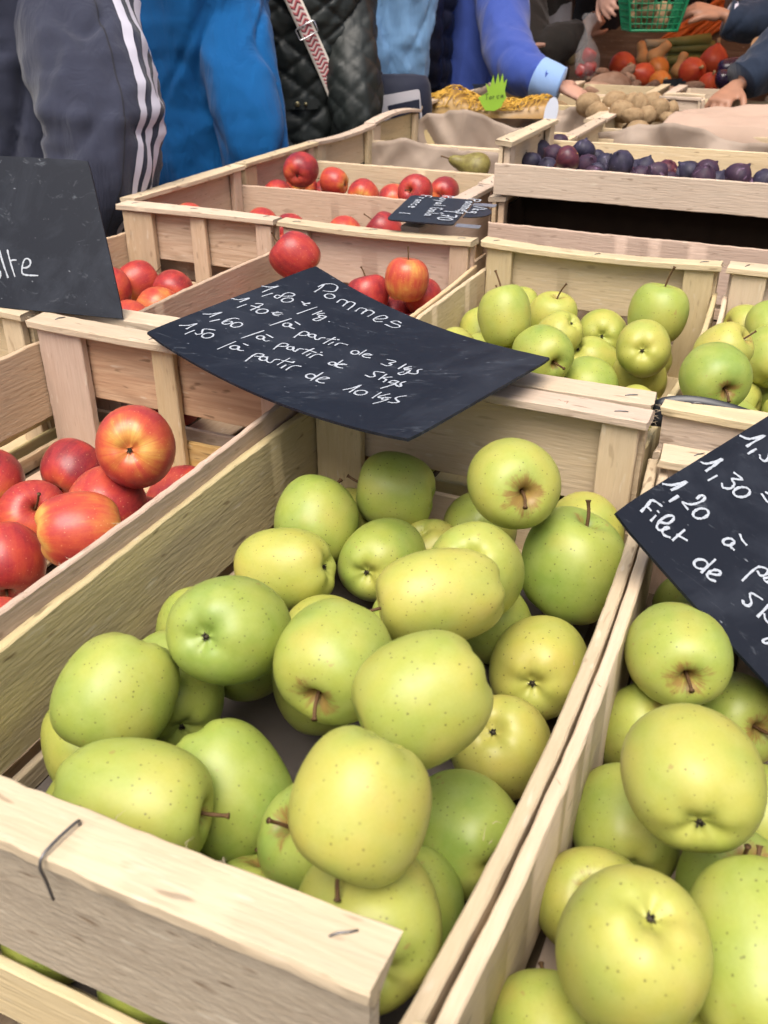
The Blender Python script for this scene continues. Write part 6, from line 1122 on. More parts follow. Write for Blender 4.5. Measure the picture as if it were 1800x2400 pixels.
for i in range(16):
    o = obj("fig", fig_mes[i % 2], None, None, (-.48 + .033 * i, 1.70 + (i % 2) * .10, .9845)); o.scale = (.018,) * 3
    o.rotation_euler = axis_rot((rr.uniform(-1, 1), rr.uniform(-1, 1), .6)).to_euler()
    tag(o, "dark fig on the floor of the tray under the others", "fig", "figs on the tray floor")

# ------------------------------------------------------------------ small tags
tagroot = empty("price_tag", (-0.585, 1.48, 0.972)); tag(tagroot, "small black price tag with rounded corners lying on the crate rails", "price tag")
tl, tr, br, bl = [Vector(p) - tagroot.location for p in ((-0.615, 1.494, 0.985), (-0.507, 1.500, 0.985), (-0.489, 1.352, 0.977), (-0.596, 1.345, 0.977))]
BLACKP = plain("black_plastic", (0.018, 0.020, 0.026), .35, .5, .3, 60)
TIN = plain("tin_clip", (0.50, 0.52, 0.58), .35, .5, .2, 90, .7)
def slab(corners, T, rad=.1, n=6):
    c = [Vector(p) for p in corners]
    P = []
    for i in range(4):
        a, b, d = c[i - 1], c[i], c[(i + 1) % 4]
        p0 = b + (a - b) * rad; p1 = b + (d - b) * rad * (a - b).length / max(1e-6, (d - b).length)
        for k in range(n + 1):
            t = k / n
            P.append(p0 * (1 - t) ** 2 + b * 2 * t * (1 - t) + p1 * t * t)
    nn = (c[1] - c[0]).cross(c[2] - c[1]).normalized()
    m = len(P)
    v = P + [p - nn * T for p in P]
    f = [tuple(range(m)), tuple(reversed(range(m, 2 * m)))] + [(i, m + i, m + (i + 1) % m, (i + 1) % m) for i in range(m)]
    return mesh("slab", v, f, False)
up_ = (tl - bl).normalized(); rt_ = (br - bl).normalized(); nz = rt_.cross(up_)
obj("plate", slab((bl, br, tr, tl), .002), BLACKP, tagroot)
ds_ = -up_
write("Pommes", bl + rt_ * .098 + up_ * .150, ds_, rt_, .021, CHALK, tagroot, "chalk_writing", .0013, .0010)
write("Royal Gala", bl + rt_ * .052 + up_ * .158, ds_, rt_, .020, CHALK, tagroot, "chalk_writing", .0012, .0010)
write("France", bl + rt_ * .016 + up_ * .150, ds_, rt_, .019, CHALK, tagroot, "chalk_writing", .0012, .0010)
write("1,70", br - rt_ * .030 + up_ * .075, ds_, rt_, .024, CHALK, tagroot, "chalk_writing", .0016, .0010)
write("I", bl + rt_ * .012 + up_ * .040, ds_, rt_, .016, CHALK, tagroot, "chalk_writing", .0012, .0010)
q = br + up_ * .04
ov = [q + rt_ * (.006 + .038 * math.sin(a)) + up_ * (.035 + .034 * math.cos(a)) + nz * .0015 for a in [math.pi * k / 12 for k in range(13)]]
v = ov + [p - nz * .0015 for p in ov]; m_ = len(ov)
obj("kilo_disc", mesh("disc", v, [tuple(reversed(range(m_))), tuple(range(m_, 2 * m_))] + [(i, (i + 1) % m_, m_ + (i + 1) % m_, m_ + i) for i in range(m_)], False), BLACKP, tagroot)
write("/kg", q + rt_ * .012 + up_ * .062, ds_, rt_, .020, CHALK, tagroot, "chalk_writing", .0013, .0026)
for w_ in (.012, .135):
    c0 = br + up_ * w_ + rt_ * .002
    obj("clip", slab((c0 - up_ * .008 - nz * .003, c0 + rt_ * .038 - up_ * .008 - nz * .003, c0 + rt_ * .038 + up_ * .008 - nz * .003, c0 + up_ * .008 - nz * .003), .001), TIN, tagroot)

STARM = plain("star_card_green", (0.30, 0.52, 0.04), .6, .3, .08, 40)
pts = [(115, 915), (235, 850), (205, 745), (262, 790), (300, 648), (325, 770), (362, 622), (385, 745), (418, 620), (440, 745), (478, 690), (458, 830), (480, 920), (440, 975), (420, 1030), (330, 1075), (215, 1070), (165, 1000)]
S0 = Vector((-0.962, 2.976, 0.981))
ex = Vector((0.9135, 0.407, 0)); ez = Vector((-.05, .12, 1)).normalized(); k_ = 300 / 1659 * 2.86 / 2200
pp = [ex * ((a - 305) * k_) + ez * (-(b - 910) * k_) for a, b in pts]
en = ex.cross(ez)
v = pp + [p + en * -.0012 for p in pp]; m_ = len(pp)
star = obj("star_tag", mesh("star", v, [tuple(range(m_)), tuple(reversed(range(m_, 2 * m_)))] + [(i, m_ + i, m_ + (i + 1) % m_, (i + 1) % m_) for i in range(m_)], False), STARM, None, S0)
tag(star, "spiky bright green card with handwriting standing by the yellow net", "tag")
PEN = plain("pen_ink", (0.05, 0.08, 0.03), .7, .2)
write("Torca", -ex * .024 - ez * .008, (ex + ez * .12), ez, .0165, PEN, star, "handwriting", .0010, .0012)
WHITEP = plain("white_card", (0.70, 0.74, 0.84), .6, .3, .05, 30)
oc = Vector((-0.752, 2.878, 0.955))
v = []
for s in (0, 1):
    for k in range(28):
        a = 2 * math.pi * k / 28
        v.append(ex * (.0195 * math.cos(a) * (1 + .06 * math.sin(a))) + ez * (.044 * math.sin(a)) + ex * .006 * math.sin(a) + en * (-.0015 * s))
o = obj("oval_tag", mesh("oval", v, [tuple(range(28)), tuple(reversed(range(28, 56)))] + [(i, 28 + i, 28 + (i + 1) % 28, (i + 1) % 28) for i in range(28)], False), WHITEP, None, oc)
tag(o, "plain white oval card stuck behind the fig tray's left end", "tag")
v, f = tube_data([ez * -.04, ez * -.12], .003, 6)
obj("stick", mesh("stick", v, f), WHITEP, o)
pc = Vector((-0.280, 3.719, 1.099))
v = []
for s in (0, 1):
    for k in range(24):
        a = 2 * math.pi * k / 24
        v.append(ex * (.026 * math.cos(a)) + ez * (.028 * math.sin(a)) + en * (-.002 * s))
TAN = plain("tan_card", (0.50, 0.28, 0.15), .7, .2, .06, 20)
o = obj("round_tag", mesh("disc", v, [tuple(range(24)), tuple(reversed(range(24, 48)))] + [(i, 24 + i, 24 + (i + 1) % 24, (i + 1) % 24) for i in range(24)], False), TAN, None, pc)
tag(o, "round tan card on a stick by the dark sleeve at the right edge", "tag")
v, f = tube_data([ez * -.026, ez * -.16], .003, 6)
obj("stick", mesh("stick", v, f), TAN, o)

BLUEP = plain("blue_twine", (0.01, 0.25, 0.62), .45, .4, .2, 60)
def twine(label, pts, r=.003):
    v, f = tube_data(smooth_path(pts, 5), r, 6)
    o = obj("blue_twine", mesh("twine", v, f), BLUEP)
    tag(o, label, "twine", "pieces of blue twine")
twine("blue twine standing up before the reaching blue sleeve", [(-0.955, 3.294, 1.000), (-0.942, 3.293, 0.988), (-0.928, 3.287, 0.970), (-0.923, 3.300, 0.947)], .0045)
twine("blue twine bent over the crate edge below the green star card", [(-0.980, 3.051, 0.931), (-0.948, 3.068, 0.936), (-0.926, 3.085, 0.947), (-0.909, 3.124, 0.957)], .005)
twine("bit of blue twine beside the white oval card", [(-0.892, 3.279, 0.932), (-0.878, 3.289, 0.937), (-0.869, 3.287, 0.927)], .006)
# black sheet slipped between the crates at the right
v, f = [], []
for i in range(13):
    u = i / 12
    for j in range(5):
        w = j / 4
        v.append((-.100 + .085 * u, .8345 + .014 * u + .008 * w, .935 + w * (.022 + .011 * math.sin(math.pi * min(1, u * 1.02)) ** .7 * (1 - .5 * u))))
for i in range(12):
    for j in range(4):
        a = i * 5 + j
        f.append((a, a + 5, a + 6, a + 1))
o = obj("black_sheet", mesh("sheet", v, f), BLACKP); tag(o, "curved black plastic sheet edge poking up behind the right crate's rail", "sheet")
sm_ = o.modifiers.new("t", 'SOLIDIFY'); sm_.thickness = .0015

# ------------------------------------------------------------------ yellow net
NETM = plain("yellow_net", (0.80, 0.46, 0.06), .55, .4, .2, 80)
ONION = twotone("onion_skin", (0.34, 0.18, 0.05), (0.50, 0.31, 0.09), 3.0, .4, .4, True)
net = empty("net_sack", (-1.06, 2.99, .945)); tag(net, "yellow net sack lying over the crate below the green star card", "net sack")
rr = random.Random(11)
v, f = [], []
def nz_h(u, w):
    """height of the sack's lumpy top over its length u and width w"""
    return .014 + .036 * math.exp(-((u - .30) / .15) ** 2) + .014 * math.exp(-((u - .95) / .1) ** 2) + .014 * noise.noise((u * 9, w * 4, 3))
def net_p(u, w):
    x = -.16 + .40 * u; y = -.02 + .11 * (w - .5) + .15 * u
    return Vector((x, y, (nz_h(u, w) + .022) * max(0.0, 1 - (2 * w - 1) ** 2) ** .5 - .018))
bv, bf = [], []
for i in range(37):
    for j in range(13):
        bv.append(net_p(i / 36, j / 12) - Vector((0, 0, .010)))
for i in range(36):
    for j in range(12):
        a = i * 13 + j
        bf.append((a, a + 13, a + 14, a + 1))
obj("bag_body", mesh("body", bv, bf), ONION, net)
for q in range(220):
    u0, w0 = rr.random(), rr.random(); a = rr.uniform(0, 6.28)
    pts = []
    for k in range(9):
        t = k / 8 - .5
        u = u0 + t * .16 * math.cos(a) + .015 * math.sin(k * 2 + q); w = w0 + t * .5 * math.sin(a) + .04 * math.cos(k * 1.7 + q)
        u = min(1, max(0, u)); w = min(.98, max(.02, w))
        pts.append(net_p(u, w) + Vector((0, 0, .001 + .004 * abs(math.sin(k + q)))))
    tube_data(pts, .0013, 4, False, v, f)
o = obj("net", mesh("net", v, f), NETM, net); tag(o, kind="stuff")

# ------------------------------------------------------------------ potatoes, roots, squash
POT = [twotone("potato_skin_%d" % i, c1, c2, 2.5, .75, .2, False, mk) for i, (c1, c2, mk) in enumerate((((0.40, 0.28, 0.155), (0.30, 0.195, 0.10), (0.17, 0.10, 0.055)), ((0.42, 0.27, 0.19), (0.30, 0.17, 0.11), (0.20, 0.11, 0.07))))]
def potato_mesh(seed, mat, k=.16):
    bm = bmesh.new()
    bmesh.ops.create_icosphere(bm, subdivisions=4, radius=1)
    for q in bm.verts:
        n = noise.noise(q.co * .9 + Vector((seed * 7, 0, 0))) * k + noise.noise(q.co * 2.3 + Vector((0, seed * 5, 0))) * k * .35
        q.co *= 1 + n
    me = bpy.data.meshes.new("tuber"); bm.to_mesh(me); bm.free(); me.shade_smooth(); me.materials.append(mat)
    return me
POTM = [potato_mesh(i, POT[0]) for i in range(4)]
SWEET = [potato_mesh(i + 10, POT[1], .2) for i in range(4)]
def tuber(name, label, group, mes, i, p, r, ax=(1, 0, 0), el=1.2, cat=None, spin=0):
    o = obj(name, mes[i % len(mes)], None, None, p); o.scale = (r, r, r * el)
    o.rotation_euler = axis_rot(ax, spin or i * 1.3).to_euler()
    tag(o, label, cat or name.replace('_', ' '), group)
    return o
PG = "potatoes heaped in the pale crate"
for i, (p, r, ax, el, lb) in enumerate([
 ((-0.684, 3.049, 0.965), .034, (1, .3, .2), 1.1, "round potato next to the pink hand's fingertips"), ((-0.612, 3.086, 0.973), .032, (1, .2, .3), 1.15, "big round potato high at the left of the potato heap"), ((-0.559, 2.947, 0.962), .030, (.9, .3, -.2), 1.3, "potato lying flat below the big round one"),
 ((-0.523, 2.991, 0.970), .027, (.15, .1, 1), 1.45, "upright pear-shaped potato with thin neck"), ((-0.469, 3.012, 0.964), .029, (.6, -.2, .6), 1.2, "smooth shiny potato in the middle of the heap"), ((-0.438, 3.044, 0.959), .021, (.1, 0, 1), 1.45, "slim upright potato at the right of the heap"),
 ((-0.487, 2.931, 0.956), .026, (.3, .1, .8), 1.1, "potato low in front below the shiny one"), ((-0.521, 2.896, 0.957), .024, (1, 0, 0), 1.3, "potato lying behind the crate's front slat"), ((-0.565, 3.085, 0.973), .024, (.4, .3, .7), 1.2, "potato half hidden behind the upright one"),
 ((-0.506, 3.130, 0.968), .030, (1, .3, 0), 1.3, "potato at the back beside the orange root"), ((-0.440, 3.526, 0.903), .020, (1, .2, .15), 1.6, "flat potato lying before the small white box"), ((-0.429, 2.934, 0.951), .018, (1, 0, 0), 1.3, "small potato at the paper sheet's corner"),
 ((-0.310, 3.341, 0.959), .038, (.8, .3, .45), 1.3, "large potato held in the right hand's grip"), ((-0.954, 3.370, 0.919), .036, (1, .2, 0), 1.4, "brownish potato behind the blue twine"), ((-0.862, 3.402, 0.905), .028, (1, .3, 0), 1.3, "potato half hidden behind the white oval card"), ((-0.641, 2.984, 0.954), .028, (1, .2, .2), 1.2, "potato behind the crate rails left of the heap")]):
    tuber("potato", lb, PG, POTM, i, p, r, ax, el)
for i in range(14):
    tuber("potato", "potato low in the heap, covered by the others", PG + " below", POTM, i, (-.56 + .035 * i, 2.84 + .14 * (i % 2), .885 + .02 * (i % 3)), .030, (1, .4 * (-1) ** i, .1), 1.2)
SG = "sweet potatoes behind the outstretched hand"
for i, (p, r, ax, el, lb) in enumerate([
 ((-0.813, 3.970, 0.931), .052, (.9, .35, -.12), 1.55, "biggest sweet potato right of the pink hand"), ((-0.818, 3.813, 0.927), .034, (1, .2, -.1), 2.2, "long orange root lying under the biggest one"), ((-0.904, 4.234, 0.955), .022, (-.4, -.8, .2), 1.8, "root with cut yellow end below the plastic bag"), ((-0.926, 4.153, 0.942), .021, (-.3, -.9, .1), 1.8, "leftmost root with a cut end"),
 ((-0.813, 4.278, 0.961), .020, (.7, .2, .5), 2.0, "thin root pointing up at the red squashes"), ((-0.780, 4.158, 0.946), .019, (.8, .1, -.3), 1.5, "knobbly root under the thin one"), ((-0.662, 4.010, 0.929), .022, (.6, 0, .5), 1.6, "root leaning on the dark red squash"), ((-0.731, 4.043, 0.930), .018, (.5, .2, .5), 1.4, "small root before the dark red squash"),
 ((-0.637, 3.888, 0.917), .022, (.8, 0, .2), 1.5, "root lying below the leaning one"), ((-0.586, 3.913, 0.920), .027, (1, .1, .05), 1.9, "reddish root in front of the black clip"), ((-0.580, 3.810, 0.914), .020, (1, .1, -.05), 2.0, "orange root lying behind the potato heap"), ((-0.852, 4.185, 0.940), .03, (1, .2, .1), 1.5, "root hidden behind the biggest one"), ((-0.520, 4.100, 0.931), .02, (1, .1, .2), 2.2, "pale root piece below the round red squash")]):
    tuber("sweet_potato", lb, SG, SWEET, i, p, r, ax, el)

SQM = [twotone("squash_skin_red", (0.50, 0.05, 0.03), (0.66, 0.11, 0.03), 2.0, .42, .4, True), twotone("squash_skin_orange", (0.60, 0.16, 0.03), (0.70, 0.26, 0.04), 2.0, .42, .4, True)]
sq_prof = [(0, 1.12), (.10, 1.12), (.20, 1.02), (.46, .84), (.76, .52), (.96, .10), (.98, -.25), (.82, -.62), (.50, -.85), (.15, -.88), (0, -.85)]
SQME = []
for k in range(2):
    me = rev(sq_prof, 32, 2, lambda a, t: 1 + .012 * math.cos(10 * a) * math.sin(3.1 * t)); me.materials.append(SQM[k]); SQME.append(me)
STM = plain("squash_stem", (0.52, 0.38, 0.20), .8, .2, .2, 8)
v, f = tube_data([(0, 0, 1.05), (.02, 0, 1.22), (.06, .02, 1.42)], [.13, .10, .13], 9)
sst = mesh("stem", v, f); sst.materials.append(STM)
for i, (p, r, k, ax, lb) in enumerate([
 ((-0.898, 4.615, 0.956), .060, 0, (.35, -.55, .1), "red squash at the left with orange shoulder"), ((-0.780, 4.442, 0.937), .052, 0, (-.55, -.75, .35), "dark crimson squash with round pale stem end"), ((-0.745, 4.615, 0.947), .050, 1, (.4, -.6, -.3), "orange-red squash behind the crimson one"),
 ((-0.586, 4.536, 0.950), .059, 0, (.45, -.7, .25), "round red squash with thick stem stub at the right"), ((-0.536, 4.790, 0.977), .064, 0, (.1, .2, 1), "topmost red squash tapering upward at the right"), ((-0.504, 4.474, 0.913), .046, 0, (.2, -.5, .6), "red squash low behind the gripping hand"), ((-0.692, 4.392, 0.916), .048, 1, (.3, -.6, .2), "orange squash low behind the black clip")]):
    o = obj("red_squash", SQME[k], None, None, p); o.scale = (r,) * 3; o.rotation_euler = axis_rot(ax).to_euler()
    tag(o, lb, "squash", "red squashes under the awning"); obj("stem", sst, None, o)
BUT = twotone("butternut_skin", (0.66, 0.36, 0.13), (0.74, 0.44, 0.18), 2.0, .5, .3)
bme = rev([(0, 2.3), (.3, 2.28), (.58, 2.05), (.64, 1.5), (.66, 1.0), (.80, .55), (1.0, .05), (.95, -.45), (.6, -.85), (.2, -.95), (0, -.92)], 26); bme.materials.append(BUT)
for p, r, ax, lb in (((-0.787, 4.748, 0.988), .036, (.55, .1, .55), "butternut squash leaning up to the right among leeks"), ((-0.852, 4.835, 0.973), .034, (-.3, .3, .8), "short butternut squash behind the red ones"), ((-0.687, 4.820, 0.931), .034, (.2, .2, .9), "tan butternut squash between the red ones")):
    o = obj("butternut_squash", bme, None, None, p); o.scale = (r,) * 3; o.rotation_euler = axis_rot(ax).to_euler(); tag(o, lb, "squash", "butternut squashes")
AUB = twotone("aubergine_skin", (0.012, 0.006, 0.022), (0.04, 0.015, 0.06), 2.0, .25, .5)
ame = rev([(0, 1.5), (.25, 1.45), (.5, 1.1), (.75, .5), (.95, -.1), (.9, -.6), (.5, -.95), (0, -1.05)], 24); ame.materials.append(AUB)
for p, r, ax, lb in (((-0.424, 4.338, 0.982), .042, (.8, .2, .5), "shiny dark aubergine left of the dark sleeve"), ((-0.422, 4.256, 0.950), .038, (.9, .1, .2), "aubergine lying below the shiny one")):
    o = obj("aubergine", ame, None, None, p); o.scale = (r,) * 3; o.rotation_euler = axis_rot(ax).to_euler(); tag(o, lb, "aubergine", "aubergines")
LEEKW = twotone("leek_white", (0.62, 0.58, 0.40), (0.50, 0.48, 0.28), 8.0, .5, .3, True)
LEEKG = twotone("leek_green", (0.20, 0.24, 0.06), (0.32, 0.34, 0.12), 6.0, .5, .3, True)
for i in range(7):
    a = Vector((-0.868, 4.925, 1.027)) + Vector((0, .02 * (i % 3), -.022 * i)); b = Vector((-0.609, 5.114, 1.045)) + Vector((.02 * (i % 2), .02 * (i % 3), -.030 * i))
    root = empty("leek", a); tag(root, "leek in the bundle with white end left and green leaves right", "leek", "leeks bundled behind the squashes")
    d = b - a
    v, f = tube_data([Vector(), d * .15, d * .34], [.022, .019, .018], 10); obj("shaft", mesh("shaft", v, f), LEEKW, root)
    v, f = tube_data([d * .33, d * .6, d * 1.0], [.0185, .022, .027], 10); obj("leaves", mesh("leaves", v, f), LEEKG, root)
CAR = twotone("carrot_skin", (0.85, 0.22, 0.03), (0.68, 0.13, 0.02), 6.0, .5, .3)
cme = rev([(0, 1), (.3, .99), (1, .93), (.95, .6), (.8, 0), (.55, -.6), (.2, -.95), (0, -1)], 12); cme.materials.append(CAR)
rr = random.Random(21)
for i in range(54):
    u, w = rr.random(), rr.random()
    c = Vector((-0.695, 5.152, 1.067)) + ex * (.20 * (u - .5)) + ez * (.13 * (w - .5) + .12 * (u - .45)) + Vector((0, .05 * rr.random(), 0))
    o = obj("carrot", cme, None, None, c); o.scale = (.013, .013, rr.uniform(.07, .10))
    o.rotation_euler = axis_rot(ex * 1.0 + ez * rr.uniform(.35, .95) + Vector((0, rr.uniform(-.2, .2), 0))).to_euler()
    tag(o, "orange carrot in the heap right of the green basket", "carrot", "carrots heaped right of the green basket")
# sloping display board that carries squashes, leeks and carrots
v, f = box_data(-1.15, .35, -.02, .02, -.3, .3)
shelf = obj("display_board", mesh("board", v, f, False), DARKWOOD, None, (-.35, 5.15, .98), (R(-52), 0, 0)); tag(shelf, "dark sloping board carrying squashes, leeks and carrots", "board")
# black clip-on label holder
bc = Vector((-0.581, 3.995, 0.948))
clip = empty("label_clip", bc); tag(clip, "black label clip standing in front of the red squashes", "clip")
for nm, cx, cz, hw, hh in (("plate", -.010, 0, .028, .017), ("hinge", .022, .001, .010, .019), ("arm", .036, .004, .012, .006)):
    obj(nm, slab((ex * (cx - hw) - ez * hh + ez * cz, ex * (cx + hw) - ez * hh * .9 + ez * cz, ex * (cx + hw) + ez * hh + ez * cz, ex * (cx - hw) + ez * hh * .85 + ez * cz), .006, .15), BLACKP, clip)
# rough timber crate side at the far right
tc_ = empty("timber_crate", (-0.440, 4.564, 0.900)); tag(tc_, "grey timber crate standing behind the squashes at the right", "crate")
GREYW = wood("wood_grey", (0.24, 0.20, 0.16), (0.13, 0.10, 0.08), .4, .9)
pb = Vector((-0.535, 5.250, 1.007))
tc_.location = (pb.x, pb.y, .80)
for i in range(4):
    plank(tc_, "slat", .42, .042, .010, (-.07 + .046 * i, .0, .26), (0, 0, 1), (1, .4, 0), GREYW)
# brown bag beside the gripping hand
BROWNB = plain("brown_film", (0.22, 0.10, 0.055), .35, .5, .3, 14, bumpk=.5)
o = obj("brown_bag", potato_mesh(77, BROWNB, .25), None, None, (-0.224, 3.587, 0.949)); o.scale = (.09, .06, .06); tag(o, "brown film-wrapped bag at the right edge under the sleeve", "bag")

# ------------------------------------------------------------------ green basket
GRN = plain("green_plastic", (0.01, 0.22, 0.09), .35, .5, .15, 30)
bas = empty("basket", (-0.665, 3.822, 1.135)); tag(bas, "green plastic lattice basket held up above the stall", "basket")
brt, bfw = ex, Vector((-.407, .9135, 0))
def bp(u, w, h):
    """basket point: u, w in -1..1 across, h 0..1 up"""
    return brt * (u * (.082 + .040 * h)) + bfw * (w * (.062 + .03 * h)) + Vector((0, 0, .19 * h))
v, f = [], []
corner = [(-1, -1), (1, -1), (1, 1), (-1, 1)]
for h in [i / 9 for i in range(10)]:
    ring = []
    for (a, b), (c, d) in zip(corner, corner[1:] + corner[:1]):
        for k in range(5):
            t = k / 5
            ring.append(bp(a + (c - a) * t, b + (d - b) * t, h))
    tube_data(ring + [ring[0]], .0022 if 0 < h < 1 else .005, 5, False, v, f)
obj("ring_bars", mesh("rings", v, f), GRN, bas)
v, f = [], []
for (a, b), (c, d) in zip(corner, corner[1:] + corner[:1]):
    for k in range(9):
        t = k / 9
        tube_data([bp(a + (c - a) * t, b + (d - b) * t, 0), bp(a + (c - a) * t, b + (d - b) * t, 1)], .0024 if k else .005, 5, False, v, f)
obj("upright_bars", mesh("bars", v, f), GRN, bas)
v, f = [], []
for k in range(9):
    t = -1 + k / 4
    tube_data([bp(t, -1, 0), bp(t, 1, 0)], .0022, 5, False, v, f)
    tube_data([bp(-1, t, 0), bp(1, t, 0)], .0022, 5, False, v, f)
obj("bottom_grid", mesh("grid", v, f), GRN, bas)
for i in range(9):
    rr = random.Random(i)
    q = bas.location + bp(rr.uniform(-.6, .6), rr.uniform(-.5, .5), .12 + .1 * (i % 5))
    tuber("potato", "potato inside the green basket", "potatoes in the green basket", POTM, i, q, .028, (1, rr.uniform(-1, 1), .3), 1.2)


# ------------------------------------------------------------------ people
FWD = Vector((-.407, .9135, 0)); RGT = Vector((.9135, .407, 0)); UP = Vector((0, 0, 1))

def loft(sections, n=64, disp=None, cap=True):
    """sections: (centre, ax, ay) with ax, ay the half-axis vectors; disp(p, normal, i, angle) -> offset"""
    v, f = [], []
    m = len(sections)
    for i, (c, ax, ay) in enumerate(sections):
        for k in range(n):
            a = 2 * math.pi * k / n
            ca, sa = math.cos(a), math.sin(a)
            p = c + ax * ca + ay * sa
            nr = (ax.normalized() * (ca / max(ax.length, 1e-5)) + ay.normalized() * (sa / max(ay.length, 1e-5))).normalized()
            if disp:
                p = p + nr * disp(p, nr, i / (m - 1), a)
            v.append(p)
    for i in range(m - 1):
        for k in range(n):
            a = i * n + k; b = i * n + (k + 1) % n
            f.append((a, b, b + n, a + n))
    if cap:
        f.append(tuple(reversed(range(n)))); f.append(tuple((m - 1) * n + k for k in range(n)))
    return v, f

def interp(keys, steps):
    """smooth interpolation of lists of tuples"""
    out = []
    P = [list(k) for k in keys]
    dim = len(P[0])
    Q = [[2 * a - b for a, b in zip(P[0], P[1])]] + P + [[2 * a - b for a, b in zip(P[-1], P[-2])]]
    for i in range(1, len(Q) - 2):
        for j in range(steps):
            t = j / steps
            out.append([.5 * ((2 * Q[i][d]) + (Q[i + 1][d] - Q[i - 1][d]) * t + (2 * Q[i - 1][d] - 5 * Q[i][d] + 4 * Q[i + 1][d] - Q[i + 2][d]) * t * t + (3 * Q[i][d] - Q[i - 1][d] - 3 * Q[i + 1][d] + Q[i + 2][d]) * t ** 3) for d in range(dim)])
    out.append(P[-1])
    return out

def torso_sections(keys, fwd, steps=14):
    """keys: (z, off_right, off_forward, half width, half depth)"""
    rgt = fwd.cross(UP)
    return [(rgt * k[1] + fwd * k[2] + UP * k[0], rgt * k[3], fwd * k[4]) for k in interp(keys, steps)]

def limb_sections(pts, rad, steps=14, flat=1.0):
    K = interp([(*p, r_) for p, r_ in zip(pts, rad)], steps)
    C = [Vector(k[:3]) for k in K]
    out = []; prev = None
    for i, c in enumerate(C):
        t = (C[min(i + 1, len(C) - 1)] - C[max(0, i - 1)]).normalized()
        u = RGT - t * RGT.dot(t) if prev is None else prev - t * prev.dot(t)
        u.normalize(); prev = u
        out.append((c, u * K[i][3], t.cross(u) * K[i][3] * flat))
    return out

def folds(seed, amp, k=1.0, elbow=None, diag=0.6):
    o = Vector((seed * 3.1, seed * 1.7, seed * 5.3))
    def d(p, nr, u, a):
        q = Vector((p.x * 7, p.y * 7, p.z * 3.2 + (p.x + p.y) * 3.0 * diag)) * k + o
        r1 = noise.noise(q) * .7
        r2 = 1 - abs(noise.noise(q * 1.9 + o)) * 2.4
        r3 = noise.noise(Vector((p.x, p.y, p.z * 1.3)) * 26 * k + o) * .16
        e = 0
        if elbow is not None:
            w = math.exp(-((u - elbow) / .13) ** 2)
            e = w * .9 * abs(noise.noise(Vector((p.x * 5, p.y * 5, p.z * 30)) + o))
        r4 = max(0, 1 - 3.2 * abs(noise.noise(Vector((p.x * 5, p.y * 5, p.z * 2.2 + (p.x - p.y) * 4)) * k * 1.3 - o))) ** 1.5
        wq = Vector((p.x * 6 + .35 * math.sin(p.z * 9 + seed), p.y * 6, p.z * 3.5 - (p.x + p.y) * 5)) * k * 1.1 + o * 2
        r5 = -max(0, 1 - 7.0 * abs(noise.noise(wq))) ** 1.3 * (.4 + .6 * max(0, noise.noise(wq * .5 + o)))
        return amp * (r1 + .55 * max(0, r2) + .75 * r4 + 1.1 * r5 + r3 + e)
    return d

def quilt(R_, size, puff, seed, amp):
    fo = folds(seed, amp)
    def d(p, nr, u, a):
        s = a * R_
        x1 = (s * .75 + p.z) / size; x2 = (s * .75 - p.z) / size
        g1 = (x1 - round(x1)) * size; g2 = (x2 - round(x2)) * size
        gr = max(math.exp(-(g1 / .0055) ** 2), math.exp(-(g2 / .0055) ** 2))
        w = min(abs(math.sin(math.pi * x1)), abs(math.sin(math.pi * x2)))
        wr = abs(noise.noise(Vector((s * 14, p.z * 55, seed)))) * (1 - gr)
        return puff * (.5 * w - .8 * gr + .7 * wr) + fo(p, nr, u, a)
    return d

def puffer(size, puff, seed, amp):
    fo = folds(seed, amp)
    def d(p, nr, u, a):
        return puff * abs(math.sin(math.pi * (p.z + .01 * math.sin(3 * a)) / size)) ** .5 + fo(p, nr, u, a)
    return d

def hand_shapes(W, D, Bk, side, curl=(.5, .5, .5, .5), spread=.12, size=.19, thumb=.8, thumb_curl=.3):
    """shapes (sections) of a hand: wrist W, finger direction D, back-of-hand normal Bk; side +1 puts the thumb on D x Bk"""
    D = Vector(D).normalized(); Bk = Vector(Bk); Bk = (Bk - D * Bk.dot(D)).normalized()
    S = D.cross(Bk) * side
    k = size / .19
    sh = []
    palm = []
    for t, w, h in ((-.02, .026, .020), (.0, .028, .019), (.03, .037, .016), (.06, .041, .015), (.088, .041, .012), (.098, .034, .008)):
        palm.append((W + D * t * k, S * w * k, Bk * h * k))
    sh.append(palm)
    ln = (.072, .080, .075, .058)
    for i in range(4):
        off = (.030 - .020 * i)
        base = W + D * (.085 - .006 * abs(i - 1.2)) * k + S * off * k
        dirv = (D + S * spread * (1.2 - i) * .6).normalized()
        pts = [base - dirv * .012 * k, base]; d = dirv; ang = 0
        for j, fr in enumerate((.45, .30, .25)):
            ang += curl[i] * (.8, 1.0, .7)[j]
            dd = (dirv * math.cos(ang) - Bk * math.sin(ang)).normalized()
            pts.append(pts[-1] + dd * ln[i] * fr * k)
        sh.append(limb_sections([tuple(p) for p in pts], [.0095 * k, .0098 * k, .0092 * k, .0082 * k, .0060 * k], 4))
    tb = W + D * .022 * k + S * .030 * k - Bk * .004 * k
    td = (D * math.cos(thumb) + S * math.sin(thumb)).normalized()
    t1 = tb + td * .040 * k; t2 = t1 + (td * .8 - Bk * thumb_curl + D * .3).normalized() * .032 * k; t3 = t2 + (td * .5 - Bk * thumb_curl * 1.5 + D * .6).normalized() * .026 * k
    sh.append(limb_sections([tuple(tb - td * .015 * k), tuple(tb), tuple(t1), tuple(t2), tuple(t3)], [.012 * k, .014 * k, .0115 * k, .0105 * k, .0068 * k], 4))
    return sh

